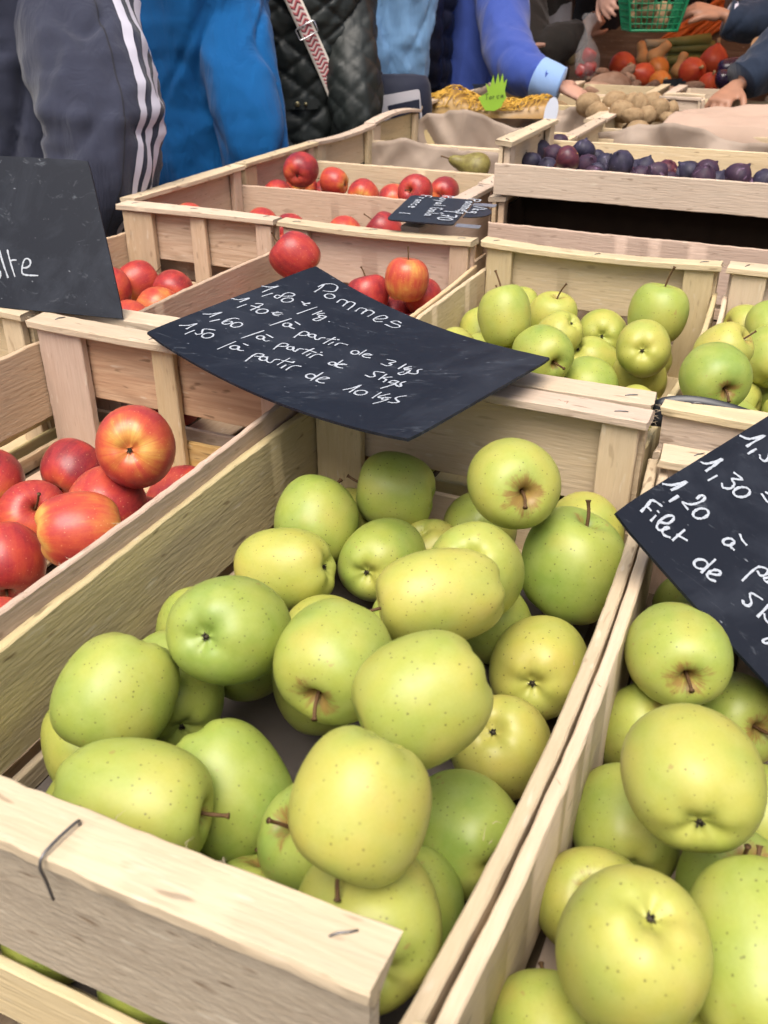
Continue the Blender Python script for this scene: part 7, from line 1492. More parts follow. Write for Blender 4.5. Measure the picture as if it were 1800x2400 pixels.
def head_shapes(c, fwd, h=.225):
    """sections of a head whose chin is at c"""
    rgt = fwd.cross(UP)
    keys = [(0, .0, .055, .012, .018), (.012, 0, .050, .034, .036), (.05, 0, .028, .056, .070), (.10, 0, .010, .070, .090), (.14, 0, .004, .076, .098), (.18, 0, -.004, .072, .092), (.21, 0, -.008, .050, .064), (.226, 0, -.01, .014, .02)]
    s = [[(c + rgt * k[1] + fwd * k[2] + UP * k[0] * h / .225, rgt * k[3], fwd * k[4]) for k in interp(keys, 4)]]
    nose = [(c + fwd * .100 + UP * .118, .010), (c + fwd * .112 + UP * .095, .012), (c + fwd * .116 + UP * .078, .014), (c + fwd * .100 + UP * .070, .011)]
    s.append(limb_sections([tuple(p) for p, _ in nose], [r_ for _, r_ in nose], 3))
    for sd in (-1, 1):
        e = c + rgt * sd * .076 + fwd * -.005 + UP * .10
        s.append(limb_sections([tuple(e + UP * .03), tuple(e + UP * .005 - fwd * .006 + rgt * sd * .006), tuple(e - UP * .028)], [.012, .016, .009], 3))
    lip = c + fwd * .094 + UP * .045
    s.append(limb_sections([tuple(lip - rgt * .024 - fwd * .008), tuple(lip), tuple(lip + rgt * .024 - fwd * .008)], [.005, .009, .005], 3))
    return s

def fuse(name, shapes, voxel, mat, parent, org, smooth_it=4):
    v, f = [], []
    for s in shapes:
        a, b = loft(s, 20)
        o = len(v)
        v += [p - org for p in a]; f += [tuple(i + o for i in q) for q in b]
    me = bpy.data.meshes.new("tmp"); me.from_pydata([tuple(p) for p in v], [], f)
    bm = bmesh.new(); bm.from_mesh(me); bmesh.ops.recalc_face_normals(bm, faces=bm.faces); bm.to_mesh(me); bm.free()
    ob = bpy.data.objects.new("tmp", me); col.objects.link(ob)
    r_ = ob.modifiers.new("r", 'REMESH'); r_.mode = 'VOXEL'; r_.voxel_size = voxel
    s_ = ob.modifiers.new("s", 'SMOOTH'); s_.factor = .5; s_.iterations = smooth_it
    dg = bpy.context.evaluated_depsgraph_get()
    me2 = bpy.data.meshes.new_from_object(ob.evaluated_get(dg))
    bpy.data.objects.remove(ob); bpy.data.meshes.remove(me)
    me2.name = name; me2.shade_smooth()
    me2.materials.clear(); me2.materials.append(mat)
    return obj(name, me2, None, parent)

HAIR = {'brown': plain("hair_brown", (0.07, 0.04, 0.02), .5, .4, .4, 120, bumpk=.6), 'grey': plain("hair_grey", (0.35, 0.34, 0.33), .5, .4, .3, 120, bumpk=.6), 'dark': plain("hair_dark", (0.02, 0.015, 0.012), .5, .4, .4, 120, bumpk=.6)}
EYEM = plain("eye_white", (0.75, 0.72, 0.68), .2, .5, .05, 20)
SHOE = plain("shoe_leather", (0.03, 0.025, 0.02), .5, .4, .3, 30)
TROU = {'navy': cloth("trousers_navy", (0.035, 0.045, 0.08)), 'grey': cloth("trousers_grey", (0.10, 0.10, 0.11)), 'jeans': cloth("trousers_denim", (0.10, 0.17, 0.30)), 'black': cloth("trousers_black", (0.018, 0.018, 0.020))}

def person(label, base, fwd, jmat, torso, arms, disp, sdisp, hair='brown', trousers='navy', skin=SKIN, height=1.72, voxel=.008, headpos=None, hands=None, jacket_name="jacket", sleeve_n=64, torso_n=112, merge=False):
    """base: ground point; torso keys relative to base; arms: list of (points, radii) world; hands: shapes per arm"""
    fwd = Vector(fwd).normalized(); base = Vector((base[0], base[1], 0)); rgt = fwd.cross(UP)
    root = empty("person", base); tag(root, label, "person", "people at the stall")
    sec = torso_sections(torso, fwd, 14 if torso_n < 130 else 24)
    sl = []
    if merge:
        shp = [[(base + c, a, b) for c, a, b in sec]] + [limb_sections([tuple(p) for p in pts], rad, 10) for pts, rad in arms]
        jk = fuse(jacket_name, shp, .0085, jmat, root, base, 9)
        me = jk.data
        nr_ = [v.normal.copy() for v in me.vertices]
        for v, n_ in zip(me.vertices, nr_):
            v.co += n_ * disp(v.co, n_, .5, 0)
        me.update()
    else:
        v, f = loft(sec, torso_n, disp)
        jk = obj(jacket_name, mesh("jacket", v, f), jmat, root)
    for i, (pts, rad) in enumerate(arms):
        ls = limb_sections([tuple(Vector(p) - base) for p in pts], rad, 16)
        if merge:
            continue
        v, f = loft(ls, sleeve_n, sdisp[i] if isinstance(sdisp, (list, tuple)) else sdisp)
        sl.append((obj("sleeve", mesh("sleeve", v, f), jmat, root), ls))
    # body under the clothes: one continuous mesh with head, neck, arms and hands
    top = torso[-1]
    chin = base + rgt * top[1] + fwd * (top[2] + .03) + UP * (top[0] + .045)
    if headpos: chin = Vector(headpos)
    core = [(base + c, a * .80, b * .80) for c, a, b in sec]
    shp = [core]
    nk = base + rgt * top[1] + fwd * top[2] + UP * (top[0] - .08)
    shp.append(limb_sections([tuple(nk), tuple((nk + chin) / 2), tuple(chin + UP * .07 - fwd * .01)], [.06, .055, .055], 4))
    shp += head_shapes(chin, fwd)
    for i, (pts, rad) in enumerate(arms):
        P = [Vector(p) for p in pts]
        shp.append(limb_sections([tuple(p) for p in P], [max(.024, r_ * .62) if j < len(rad) - 1 else .026 for j, r_ in enumerate(rad)], 6))
        if hands and hands[i]:
            shp += hands[i]
        else:
            d = (P[-1] - P[-2]).normalized()
            shp += hand_shapes(P[-1], d, rgt if i == 0 else -rgt, 1 if i else -1, (.35, .4, .45, .5))
    fuse("body", shp, voxel, skin, root, base, 2)
    # hair
    hs = []
    hk = [(.085, 0, -.055, .066, .055), (.13, 0, -.018, .084, .095), (.18, 0, -.004, .082, .102), (.225, 0, -.008, .060, .075), (.243, 0, -.010, .015, .02)]
    hs = [(chin - base + rgt * k[1] + fwd * k[2] + UP * k[0], rgt * k[3], fwd * k[4]) for k in interp(hk, 6)]
    v, f = loft(hs, 40, lambda p, n_, u, a: .004 * noise.noise(p * 60))
    obj("hair", mesh("hair", v, f), HAIR[hair], root)
    for sd in (-1, 1):
        e = chin - base + rgt * sd * .032 + fwd * .086 + UP * .112
        v, f = loft([(e + fwd * (x_ - .008), rgt * r_, UP * r_ * .6) for x_, r_ in ((0, .003), (.006, .010), (.012, .010), (.016, .004))], 12)
        obj("eye", mesh("eye", v, f), EYEM, root)
    # legs and shoes
    hipz = torso[0][0] + .04
    hw = torso[0][3]
    for sd in (-1, 1):
        hp = rgt * (torso[0][1] + sd * hw * .48) + fwd * torso[0][2]
        kn = rgt * sd * .10 + fwd * .03; an = rgt * sd * .10
        ls = limb_sections([tuple(hp + UP * (hipz + .10)), tuple(hp + UP * (hipz - .08)), tuple(kn + UP * .50), tuple(an + UP * .05)], [hw * .50, hw * .52, .075, .062], 10)
        v, f = loft(ls, 32, folds(7 + sd, .006))
        obj("trouser_leg", mesh("leg", v, f), TROU[trousers], root)
        ss = [(an + fwd * (x_) + UP * z_, rgt * w_, UP * h_) for x_, z_, w_, h_ in ((-.09, .035, .02, .025), (-.06, .04, .038, .038), (.03, .04, .042, .038), (.12, .03, .047, .028), (.17, .022, .03, .018), (.185, .02, .008, .008))]
        v, f = loft(ss, 20)
        obj("shoe", mesh("shoe", v, f), SHOE, root)
    return root, sl, sec, base

def T(hem, width, depth, waist=.92, top=1.46, lean=0.0, flare=1.0):
    """torso keys: hem height, half width, half depth"""
    return [(hem, 0, 0, width * flare, depth * flare), (hem + .06, 0, 0, width * flare * 1.0, depth * flare), (1.06, 0, lean * .2, width * waist, depth * waist), (1.22, 0, lean * .5, width, depth), (1.34, 0, lean * .8, width * 1.05, depth), (top - .06, 0, lean, width * .98, depth * .8), (top, 0, lean, width * .55, depth * .6), (top + .03, 0, lean, .06, .06)]

def gpt(px): return Vector((px[0], px[1], 0))

# 1: grey tracksuit, back and right arm towards the camera, at the left edge
GREYJ = cloth("tracksuit_fleece", (0.046, 0.051, 0.085), (0.024, 0.027, 0.046), .95, 1400, .35, .2)
c1 = Vector((-1.530, 1.546, 1.113))
f1 = (FWD * .95 + RGT * .3)
sd1 = folds(3, .018, 1.0, .55)
arm1 = [(-1.520, 1.780, 1.501), (-1.383, 1.630, 1.304), (-1.281, 1.530, 1.152), (-1.218, 1.466, 1.045), (-1.220, 1.433, 0.953), (-1.308, 1.457, 0.853)]
r1 = [.095, .102, .102, .092, .078, .060]
p1, sl1, sec1, b1 = person("person in a grey tracksuit top with three white sleeve stripes at the left", c1, f1, GREYJ, T(.86, .215, .15), [(arm1, r1), ([tuple(c1 - RGT * .26 + UP * (1.40 - c1.z)), tuple(c1 - RGT * .34 + UP * (1.10 - c1.z)), tuple(c1 - RGT * .28 + FWD * .2 + UP * (.95 - c1.z))], [.08, .07, .05])], folds(2, .020), [sd1, folds(5, .01)], 'grey', 'grey', height=1.76, jacket_name="tracksuit_top")
STRIPE_A, STRIPE_S = .62, 1
WHITES = cloth("stripe_white", (0.66, 0.64, 0.74), (0.55, 0.53, 0.62), .8, 1400, .05)
SEAM = cloth("seam_dark", (0.03, 0.03, 0.04))
ls = sl1[0][1]
def stripe(center, half, mat, nm, lift=.003):
    v, f = [], []
    m = len(ls); i0, i1 = int(m * .02), int(m * .93)
    for i in range(i0, i1):
        c, ax, ay = ls[i]
        for k in range(4):
            a = center(i / (m - 1)) + half * (k / 1.5 - 1)
            p = c + ax * math.cos(a) + ay * math.sin(a)
            nr = (ax.normalized() * math.cos(a) + ay.normalized() * math.sin(a))
            v.append(p + nr * (sd1(p, nr, i / (m - 1), a) + lift))
    for i in range(i1 - i0 - 1):
        for k in range(3):
            a = i * 4 + k
            f.append((a, a + 4, a + 5, a + 1))
    obj(nm, mesh(nm, v, f), mat, p1)
for q in (-.26, .0, .26):
    stripe(lambda u, q=q: STRIPE_A + q - .45 * u, .075, WHITES, "white_stripe")
stripe(lambda u: STRIPE_A + STRIPE_S * .62 - .45 * u, .012, SEAM, "seam", .0015)

# 2: bright blue fleece
BLUEF = cloth("fleece_blue", (0.004, 0.125, 0.37), (0.003, 0.085, 0.28), .95, 1200, .4, .08)
c2 = Vector((-1.552, 2.212, 1.106))
arm2 = [(-1.546, 2.440, 1.466), (-1.426, 2.269, 1.268), (-1.355, 2.174, 1.105), (-1.301, 2.130, 0.957), (-1.312, 2.148, 0.873), (-1.408, 2.212, 0.802)]
person("person in a bright blue fleece jacket, seen from behind", c2, FWD * .9 + RGT * .35, BLUEF, T(.82, .205, .15), [(arm2, [.09, .092, .088, .080, .07, .05]), ([tuple(c2 - RGT * .22 + UP * (1.40 - c2.z)), tuple(c2 - RGT * .30 + UP * (1.1 - c2.z)), tuple(c2 - RGT * .2 + FWD * .25 + UP * (.98 - c2.z))], [.08, .07, .05])], folds(11, .015, .85), [folds(13, .012, 1.0, .5), folds(14, .01)], 'grey', 'navy', jacket_name="fleece", merge=True)

# 3: black quilted jacket with a patterned bag strap across the back
QUILT = cloth("quilted_nylon", (0.020, 0.025, 0.023), (0.012, 0.016, 0.015), .50, 300, .10, .0)
QUILT.node_tree.nodes["Principled BSDF"].inputs["Specular IOR Level"].default_value = .35
c3 = Vector((-1.464, 2.675, 1.078))
f3 = (FWD * .97 - RGT * .1).normalized(); r3 = f3.cross(UP)
arm3 = [(-1.433, 2.912, 1.436), (-1.344, 2.754, 1.220), (-1.285, 2.663, 1.073), (-1.256, 2.627, 0.954), (-1.291, 2.658, 0.867), (-1.390, 2.732, 0.814)]
t3 = T(.80, .205, .14)
p3, sl3, sec3, b3 = person("person in a black diamond-quilted jacket with a strap across the back", c3, f3, QUILT, t3, [(arm3, [.078, .080, .076, .068, .060, .05]), ([tuple(c3 - RGT * .22 + UP * (1.40 - c3.z)), tuple(c3 - RGT * .27 + UP * (1.1 - c3.z)), tuple(c3 - RGT * .2 + FWD * .2 + UP * (.98 - c3.z))], [.075, .07, .05])], quilt(.19, .085, .008, 3, .009), [quilt(.08, .07, .0045, 5, .008), quilt(.08, .06, .006, 6, .005)], 'brown', 'black', jacket_name="quilted_jacket", torso_n=190, sleeve_n=90)
def back3(z, lat, off):
    """point on the back of jacket 3"""
    c, ax, ay = min(sec3, key=lambda s: abs(s[0].z - z))
    w = ax.length; k = max(-.98, min(.98, (lat - c.dot(r3)) / w))
    return b3 + UP * z + r3 * lat + f3 * (c.dot(f3) - ay.length * math.sqrt(1 - k * k) - off)
STRAP = bpy.data.materials.new("strap_chevron"); STRAP.use_nodes = True
nt = STRAP.node_tree; bs = nt.nodes["Principled BSDF"]
uvn = nt.nodes.new("ShaderNodeUVMap"); sx = nt.nodes.new("ShaderNodeSeparateXYZ"); nt.links.new(uvn.outputs[0], sx.inputs[0])
au = math_(nt, 'ABSOLUTE', math_(nt, 'SUBTRACT', math_(nt, 'FRACT', math_(nt, 'MULTIPLY', sx.outputs[0], 1.5)), .5))
ph = math_(nt, 'FRACT', math_(nt, 'ADD', math_(nt, 'MULTIPLY', sx.outputs[1], 52.0), math_(nt, 'MULTIPLY', au, 1.6)))
c_ = ramp(nt, ph, [(0.0, (0.66, 0.56, 0.52)), (0.30, (0.66, 0.56, 0.52)), (0.34, (0.50, 0.12, 0.13)), (0.62, (0.48, 0.11, 0.12)), (0.66, (0.12, 0.02, 0.035)), (0.9, (0.12, 0.02, 0.035)), (0.94, (0.66, 0.56, 0.52))])
edge = math_(nt, 'GREATER_THAN', math_(nt, 'ABSOLUTE', math_(nt, 'SUBTRACT', sx.outputs[0], .5)), .36)
nt.links.new(mixc(nt, edge, c_, (0.70, 0.64, 0.56)), bs.inputs["Base Color"]); bs.inputs["Roughness"].default_value = .85
path = [(1.50, -.13), (1.40, -.085), (1.30, -.038), (1.20, .010), (1.12, .048), (1.05, .080), (1.00, .100), (.95, .115), (.90, .125)]
K = interp(path, 10)
v, f = [], []
sb = empty("shoulder_strap", b3); tag(sb, "red and cream chevron bag strap across the black quilted back", "strap")
for i, (z, la) in enumerate(K):
    for k in range(5):
        q = (k / 4 - .5) * .044
        v.append(back3(z + q * .42, la + q * .9, .020) - b3)
for i in range(len(K) - 1):
    for k in range(4):
        a = i * 5 + k
        f.append((a, a + 5, a + 6, a + 1))
me = mesh("strap", v, f); uv = me.uv_layers.new(name="UVMap")
for l in me.loops:
    i, k = divmod(l.vertex_index, 5)
    uv.data[l.index].uv = (k / 4, i / (len(K) - 1))
st_ = obj("webbing", me, STRAP, sb); so_ = st_.modifiers.new("t", 'SOLIDIFY'); so_.thickness = .002; so_.offset = 0
CHROME = plain("buckle_chrome", (0.75, 0.75, 0.77), .25, .5, .05, 20, .9)
def ringpts(z, la, w, h):
    d1 = (r3 * .9 + UP * .42).normalized(); d2 = (UP * .9 - r3 * .42).normalized(); c = back3(z, la, .026) - b3
    return [c + d1 * a * w + d2 * b * h for a, b in ((-1, -.8), (-.85, -1), (.85, -1), (1, -.8), (1, .8), (.85, 1), (-.85, 1), (-1, .8), (-1, -.8))]
v, f = tube_data(ringpts(1.172, .022, .028, .015), .0022, 6, False); obj("buckle", mesh("buckle", v, f), CHROME, sb)
v, f = tube_data(ringpts(.995, .101, .026, .006), .0020, 6, False); obj("buckle", mesh("buckle", v, f), CHROME, sb)
BRASS = plain("brass_button", (0.30, 0.26, 0.14), .35, .5, .2, 20, .8)
v, f = [], []
tb_ = [back3(.985 + dz, la, .016) - b3 for dz in (-.014, .014) for la in [-.11 + .012 * q for q in range(14)]]
obj("back_tab", mesh("tab", tb_, [(i, i + 1, i + 15, i + 14) for i in range(13)]), QUILT, p3)
for la, r_ in ((-.012, .0078), (.012, .0055)):
    c = back3(.985, la, .020) - b3
    v, f = loft([(c - f3 * x_, r3 * r_ * k_, UP * r_ * k_) for x_, k_ in ((-.004, 1), (.002, 1), (.004, .7), (.0045, .1))], 16)
    obj("button", mesh("button", v, f), BRASS, p3)

# 4: light denim jacket
DENIM = cloth("denim_light", (0.25, 0.46, 0.74), (0.18, 0.36, 0.64), .85, 1600, .35, .1)
c4 = Vector((-1.345, 3.072, 1.165))
arm4 = [(-1.437, 3.123, 1.433), (-1.392, 2.996, 1.237), (-1.374, 2.942, 1.098), (-1.374, 2.958, 0.963), (-1.378, 2.999, 0.829)]
p4, _, sec4, b4 = person("person in a light blue denim jacket between black and navy coats", c4, RGT * .75 + FWD * .6, DENIM, [(1.005, 0, 0, .115, .10), (1.03, 0, 0, .125, .105), (1.12, 0, 0, .14, .115), (1.24, 0, 0, .16, .12), (1.36, 0, 0, .18, .12), (1.43, 0, 0, .17, .1), (1.48, 0, 0, .1, .07), (1.51, 0, 0, .06, .06)], [(arm4, [.075, .074, .068, .06, .045]), ([tuple(c4 + FWD * .16 + UP * (1.40 - c4.z)), tuple(c4 + FWD * .22 + UP * (1.15 - c4.z)), tuple(c4 + FWD * .24 + RGT * .02 + UP * (.92 - c4.z))], [.07, .06, .05])], folds(21, .014, 1.3), [folds(22, .01, 1, .5), folds(23, .008)], 'brown', 'navy', jacket_name="denim_jacket", merge=True)
# navy bag with a white pocket in front of the denim jacket
NAVY = cloth("bag_navy", (0.012, 0.016, 0.038), None, .7, 700, .1)
GREYP = cloth("bag_pocket", (0.58, 0.56, 0.60), (0.50, 0.48, 0.52), .7, 700, .08)
bagc = Vector((-1.214, 2.837, 0.957))
bag = empty("shoulder_bag", (bagc.x, bagc.y, bagc.z - .14)); tag(bag, "navy bag with a white framed dark pocket behind the crates", "bag")
bx_, by_ = RGT, FWD
o0 = bagc - bag.location
v, f = loft([(o0 + UP * z_ , bx_ * w_, by_ * d_) for z_, w_, d_ in ((-.14, .06, .03), (-.13, .095, .05), (.0, .10, .055), (.06, .095, .045), (.085, .085, .025), (.09, .05, .01))], 48, lambda p, n_, u, a: .004 * noise.noise(p * 20))
obj("bag_body", mesh("bag", v, f), NAVY, bag)
def pocket(nm, mat, pts, off):
    c = [o0 + bx_ * a + UP * b - by_ * (off + .045 * math.sqrt(max(0, 1 - (a / .14) ** 2))) for a, b in pts]
    obj(nm, slab(c, .004, .06), mat, bag)
pocket("white_pocket", GREYP, [(-.040, -.11), (.078, -.09), (.060, .055), (-.070, .033)], .022)
pocket("dark_window", NAVY, [(-.018, -.045), (.062, -.030), (.060, .028), (-.035, .010)], .028)
v, f = tube_data(smooth_path([o0 + UP * .08 - bx_ * .05, o0 + UP * .12 - bx_ * .075, o0 + UP * .16 - bx_ * .085, o0 + UP * .30 - bx_ * .10], 5), .008, 8)
obj("strap", mesh("strap", v, f), NAVY, bag)
v, f = tube_data(smooth_path([o0 + UP * .072 - bx_ * .074 - by_ * .05, o0 + UP * .055 - bx_ * .082 - by_ * .055, o0 + UP * .03 - bx_ * .072 - by_ * .055, o0 + UP * .055 - bx_ * .062 - by_ * .05, o0 + UP * .072 - bx_ * .074 - by_ * .05], 5), .003, 6)
obj("carabiner", mesh("hook", v, f), BRASS, bag)

# 5: navy puffer
NAVYP = cloth("puffer_nylon", (0.014, 0.018, 0.040), (0.009, 0.011, 0.026), .45, 300, .15, .0)
c5 = Vector((-1.429, 3.491, 1.148))
person("person in a dark navy puffer coat behind the denim jacket", c5, RGT * .6 + FWD * .7, NAVYP, T(.78, .125, .12), [([tuple(c5 + RGT * .0 - FWD * .10 + UP * (1.40 - c5.z)), tuple(c5 - FWD * .12 + UP * (1.12 - c5.z)), tuple(c5 - FWD * .08 + RGT * .02 + UP * (.96 - c5.z))], [.085, .08, .06]), ([tuple(c5 + FWD * .2 + UP * (1.40 - c5.z)), tuple(c5 + FWD * .26 + UP * (1.12 - c5.z)), tuple(c5 + FWD * .2 + RGT * .1 + UP * (.96 - c5.z))], [.08, .07, .06])], puffer(.075, .014, 3, .010), [puffer(.07, .010, 5, .006), puffer(.07, .010, 6, .006)], 'dark', 'black', jacket_name="puffer_coat", torso_n=140)

# 6: royal blue cotton jacket, right arm reaching to the potatoes
COTTON = cloth("cotton_royal", (0.050, 0.095, 0.40), (0.034, 0.068, 0.30), .85, 1400, .25, .15)
CUFF = cloth("cuff_light", (0.30, 0.46, 0.78), (0.25, 0.40, 0.70), .85, 1400, .1)
c6 = Vector((-1.305, 3.713, 1.114))
f6 = (RGT * .85 + FWD * .45).normalized()
W6 = Vector((-0.838, 3.268, 0.995))
arm6 = [(-1.288, 3.799, 1.480), (-1.173, 3.624, 1.281), (-1.086, 3.467, 1.129), (-1.014, 3.347, 1.046), (-0.919, 3.282, 1.015), (-0.846, 3.265, 0.996)]
D6 = Vector((-0.746, 3.309, 0.956)) - W6
hand6 = hand_shapes(W6 + D6 * .02, D6, (UP - FWD * .5 + RGT * .2), -1, (.25, .3, .35, .45), .25, .17, .7, .6)
p6, sl6, sec6, b6 = person("person in a royal blue cotton jacket reaching over the crates with the right hand", c6, f6, COTTON, [(.82, 0, -.01, .20, .19), (.90, 0, -.01, .195, .18), (1.02, 0, 0, .185, .165), (1.16, 0, .01, .18, .15), (1.30, 0, .02, .185, .145), (1.41, 0, .03, .17, .12), (1.47, 0, .04, .1, .09), (1.50, 0, .04, .06, .06)], [(arm6, [.085, .088, .084, .080, .066, .056]), ([tuple(c6 + FWD * .18 + UP * (1.38 - c6.z)), tuple(c6 + FWD * .26 + UP * (1.1 - c6.z)), tuple(c6 + FWD * .24 + RGT * .2 + UP * (1.02 - c6.z))], [.08, .07, .05])], folds(31, .010, .8), [folds(33, .012, .9, .62), folds(34, .01)], 'grey', 'navy', jacket_name="cotton_jacket", merge=True, hands=[hand6, None], voxel=.005)
ls6 = limb_sections([tuple(Vector((-0.906, 3.273, 1.013)) - b6), tuple(Vector((-0.867, 3.270, 1.000)) - b6), tuple(Vector((-0.830, 3.274, 0.990)) - b6)], [.066, .064, .060], 8)
v, f = loft(ls6, 40, folds(3, .003)); obj("cuff", mesh("cuff", v, f), CUFF, p6)

# 7: dark coat, forearm across, holding a clear bag of peppers
DARKC = cloth("coat_brown_black", (0.030, 0.026, 0.022), (0.018, 0.016, 0.014), .8, 900, .3)
c7 = Vector((-1.280, 4.501, 1.146))
W7 = Vector((-1.014, 4.274, 1.098))
hand7 = hand_shapes(W7, Vector((.35, .1, .35)), (-FWD + UP * .2), 1, (1.0, 1.1, 1.1, 1.2), .05, .17, .6, .8)
person("person in a dark coat with one forearm raised, holding a clear bag", c7, RGT * .8 - FWD * .3, DARKC, T(.70, .21, .16), [([(-1.340, 4.445, 1.402), (-1.230, 4.207, 1.125), (-1.162, 4.164, 1.047), (-1.087, 4.196, 1.066), (-1.027, 4.265, 1.092)], [.085, .085, .080, .070, .055]), ([tuple(c7 + FWD * .22 + UP * (1.40 - c7.z)), tuple(c7 + FWD * .28 + UP * (1.12 - c7.z)), tuple(c7 + FWD * .2 + RGT * .1 + UP * (1.0 - c7.z))], [.08, .07, .05])], folds(41, .012), [folds(42, .010, 1, .5), folds(43, .01)], 'dark', 'black', skin=SKIN2, hands=[hand7, None], voxel=.006, jacket_name="coat")
SCARF = cloth("scarf_grey", (0.20, 0.20, 0.22), None, .9, 700, .4)
v, f = loft([(Vector(p), RGT * w_, FWD * .02) for p, w_ in (((-1.174, 4.469, 1.261), .045), ((-1.144, 4.357, 1.121), .05), ((-1.115, 4.265, 1.014), .045), ((-1.097, 4.215, 0.921), .04))], 40, folds(8, .012, 1.6))
o = obj("scarf", mesh("scarf", v, f), SCARF); tag(o, "grey scarf hanging in front of the dark coat", "scarf")
# clear bag with red peppers
m_, nt, bs = newmat("clear_film")
bs.inputs["Base Color"].default_value = (0.9, 0.9, 0.9, 1); bs.inputs["Roughness"].default_value = .12; bs.inputs["IOR"].default_value = 1.15
bs.inputs["Alpha"].default_value = .13
bump(nt, bs, noise_t(nt, coords(nt), 30, 3.0), .6, .01)
FILM = m_
bgc = Vector((-0.948, 4.124, 1.011))
pb_ = empty("pepper_bag", bgc); tag(pb_, "clear plastic bag of red peppers hanging from a raised hand", "bag")
v, f = loft([(UP * z_ + RGT * x_, RGT * w_, FWD * w_ * .7) for z_, x_, w_ in ((-.075, 0, .012), (-.065, .0, .035), (-.03, 0, .046), (.02, 0, .044), (.06, -.004, .028), (.09, -.008, .012), (.115, -.006, .014), (.15, .0, .032), (.165, .01, .034))], 40, folds(4, .006, 3.0))
obj("film", mesh("film", v, f), FILM, pb_)
PEPM = twotone("pepper_skin", (0.50, 0.03, 0.02), (0.36, 0.015, 0.015), 3.0, .15, .5)
pme = rev([(0, .9), (.3, .95), (.75, .85), (1, .4), (.95, -.2), (.75, -.8), (.4, -1.0), (.1, -.95), (0, -.9)], 24, 2, lambda a, t: 1 + .07 * math.cos(4 * a)); pme.materials.append(PEPM)
for i, (p, r_) in enumerate(((UP * -.03 + RGT * .012, .028), (UP * .015 + RGT * .006, .027), (UP * -.04 - RGT * .018, .024))):
    o = obj("pepper", pme, None, None, bgc + p); o.scale = (r_,) * 3; o.rotation_euler = axis_rot((.4, .3 * i - .3, .8)).to_euler()
    tag(o, ("red pepper at the right in the clear bag", "upper red pepper in the clear bag", "red pepper at the lower left in the clear bag")[i], "pepper", "red peppers in the clear bag")
OLIVE = twotone("olive_film", (0.16, 0.12, 0.06), (0.24, 0.19, 0.10), 5.0, .4, .4)
o = obj("produce_bag", potato_mesh(55, OLIVE, .2), None, None, (-1.038, 4.216, 1.022)); o.scale = (.035, .03, .04); tag(o, "small olive brown bag left of the clear pepper bag", "bag")

# 8: vendor in navy, both arms coming in from the right
VNAVY = cloth("vendor_navy", (0.016, 0.030, 0.060), (0.010, 0.018, 0.038), .85, 900, .3)
c8 = Vector((0.108, 4.100, 1.029))
f8 = (-RGT * .8 - FWD * .55).normalized()
W8 = Vector((-0.299, 3.336, 1.002)); D8 = Vector((-0.338, 3.240, 0.958)) - W8
hand8 = hand_shapes(W8, D8, (UP * .9 - FWD * .35 - RGT * .3), -1, (.55, .6, .62, .65), .30, .185, .75, .5)
W9 = Vector((-0.442, 3.916, 1.186)); D9 = Vector((-0.555, 3.882, 1.212)) - W9
hand9 = hand_shapes(W9, D9, (UP * .9 - FWD * .4), -1, (.45, .5, .55, .6), .1, .185, .4, .5)
p8, _, _, b8 = person("stallholder in navy reaching in from the right with both hands", c8, f8, VNAVY, T(.80, .21, .15, lean=.10), [([tuple(c8 - FWD * .20 - RGT * .05 + UP * (1.42 - c8.z)), (-0.100, 3.656, 1.212), (-0.170, 3.461, 1.111), (-0.235, 3.396, 1.054), (-0.284, 3.353, 1.020)], [.085, .085, .078, .068, .058]), ([tuple(c8 + FWD * .16 - RGT * .12 + UP * (1.42 - c8.z)), (-0.167, 4.119, 1.254), (-0.286, 3.991, 1.175), (-0.378, 3.929, 1.163), (-0.419, 3.918, 1.173)], [.085, .085, .072, .062, .052])], folds(51, .012), [folds(52, .011, 1, .5), folds(53, .011, 1, .5)], 'dark', 'navy', skin=SKIN2, hands=[hand8, hand9], voxel=.005, jacket_name="work_jacket")
v, f = loft(limb_sections([tuple(Vector((-0.405, 3.922, 1.169)) - b8), tuple(Vector((-0.416, 3.918, 1.172)) - b8)], [.058, .056], 3), 32); obj("shirt_cuff", mesh("cuff", v, f), WHITES, p8)

# 9: person at the far side, one hand at the basket
DARKB = cloth("coat_black", (0.014, 0.014, 0.017), None, .8, 900, .3)
c9 = Vector((-1.166, 5.379, 1.160))
W10 = Vector((-0.897, 4.046, 1.254)); D10 = Vector((-0.788, 3.836, 1.143)) - W10
hand10 = hand_shapes(W10, D10, (-FWD * .7 - RGT * .6), 1, (.3, .35, .4, .45), .1, .18, .6, .3)
person("person in black behind the stall, one hand on the green basket", c9, -FWD * .9 + RGT * .2, DARKB, T(.55, .24, .17, top=1.5), [([tuple(c9 - FWD * .1 - RGT * .2 + UP * (1.45 - c9.z)), (-1.124, 4.702, 1.357), (-0.987, 4.291, 1.308), (-0.914, 4.086, 1.271)], [.085, .075, .062, .05]), ([tuple(c9 + RGT * .24 + UP * (1.45 - c9.z)), tuple(c9 + RGT * .3 + UP * (1.15 - c9.z)), tuple(c9 + RGT * .25 - FWD * .15 + UP * (1.0 - c9.z))], [.08, .07, .05])], folds(61, .012), folds(62, .01), 'dark', 'black', hands=[hand10, None], voxel=.006, jacket_name="coat")
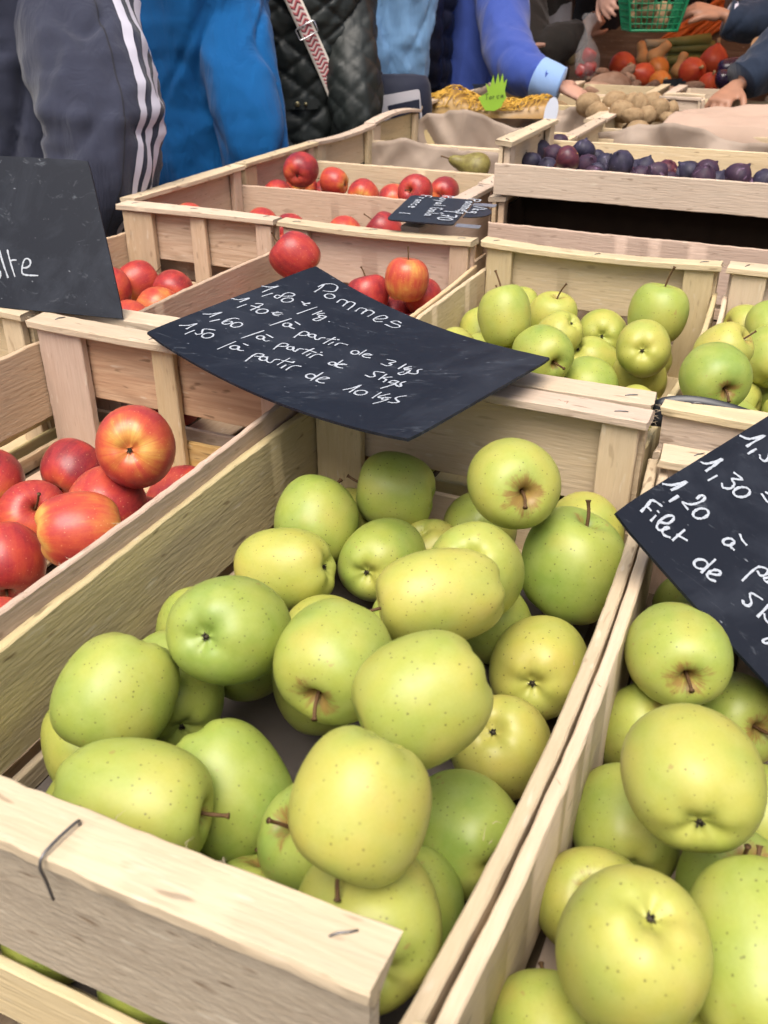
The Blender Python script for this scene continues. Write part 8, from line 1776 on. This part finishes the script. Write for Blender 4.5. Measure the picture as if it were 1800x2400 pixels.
for i, (px_, mt, tr, lb) in enumerate((((-1.084, 6.786, 1.032), DARKC, 'black', "person in a dark brown coat standing far behind the basket"), ((-1.679, 6.688, 1.099), VNAVY, 'jeans', "person in dark navy standing far behind the clear bag"), ((-0.815, 7.305, 1.068), DARKB, 'jeans', "person in black far behind the carrots"), ((-1.500, 7.463, 1.001), DARKC, 'black', "person in brown-black coat deep in the shade of the stall"))):
    cc = Vector(px_)
    person(lb, cc, -FWD + RGT * (.3 * i - .4), mt, T(.60, .23, .17), [([tuple(cc - RGT * .26 + UP * (1.40 - cc.z)), tuple(cc - RGT * .3 + UP * (1.12 - cc.z)), tuple(cc - RGT * .26 - FWD * .1 + UP * (.9 - cc.z))], [.085, .075, .055]), ([tuple(cc + RGT * .26 + UP * (1.40 - cc.z)), tuple(cc + RGT * .3 + UP * (1.12 - cc.z)), tuple(cc + RGT * .26 - FWD * .1 + UP * (.9 - cc.z))], [.085, .075, .055])], folds(70 + i, .012), folds(80 + i, .01), 'dark', tr, voxel=.012, jacket_name="coat")

# ------------------------------------------------------------------ unseen awning added to shade and warm the far half of the stall
TARP = plain("curtain_canvas", (0.05, 0.04, 0.035), .85, .2, .15, 4)
ROOFM = plain("added_awning_canvas", (0.62, 0.24, 0.12), .85, .2, .1, 4)
_nt = ROOFM.node_tree; _b = _nt.nodes["Principled BSDF"]; _t = _nt.nodes.new("ShaderNodeBsdfTranslucent"); _t.inputs[0].default_value = (.75, .32, .16, 1)
_m = _nt.nodes.new("ShaderNodeMixShader"); _m.inputs[0].default_value = .5  # canvas made translucent so it tints the light below warm
_nt.links.new(_b.outputs[0], _m.inputs[1]); _nt.links.new(_t.outputs[0], _m.inputs[2]); _nt.links.new(_m.outputs[0], _nt.nodes["Material Output"].inputs[0])
aw = empty("added_awning", (0.2, 5.2, 0)); tag(aw, "unseen orange-red canvas awning with dark curtains, added to shade the far end of the stall", "awning")
v, f = [], []
for i in range(21):
    for j in range(13):
        u, w = i / 20, j / 12
        v.append((-1.55 + 4.2 * u, -1.6 + 3.5 * w, 2.25 + .35 * (1 - abs(2 * w - 1)) - .03 * math.sin(math.pi * 4 * u) ** 2))
for i in range(20):
    for j in range(12):
        a = i * 13 + j
        f.append((a, a + 13, a + 14, a + 1))
obj("roof", mesh("roof", v, f), ROOFM, aw)
v, f = [], []
for i in range(41):
    u = i / 40
    for z in (0.02, 1.1, 2.3):
        v.append((-2.6 + 5.4 * u, 1.95 + .03 * math.sin(u * 40), z))
for i in range(40):
    for k in range(2):
        a = i * 3 + k
        f.append((a, a + 3, a + 4, a + 1))
obj("back_curtain", mesh("curtain", v, f), TARP, aw)
v, f = [], []
for i in range(41):
    u = i / 40
    for z in (0.02, 1.1, 2.3):
        v.append((2.65 + .03 * math.sin(u * 40), -1.5 + 3.4 * u, z))
for i in range(40):
    for k in range(2):
        a = i * 3 + k
        f.append((a, a + 1, a + 4, a + 3))
obj("side_curtain", mesh("curtain", v, f), TARP, aw)
STEEL = plain("steel_pole", (0.35, 0.35, 0.36), .4, .5, .1, 20, .8)
for x, y in ((-1.5, -1.55), (2.6, -1.55), (-1.5, 1.88), (2.6, 1.88)):
    v, f = tube_data([(x, y, 0), (x, y, 2.3)], .02, 10)
    obj("pole", mesh("pole", v, f), STEEL, aw)
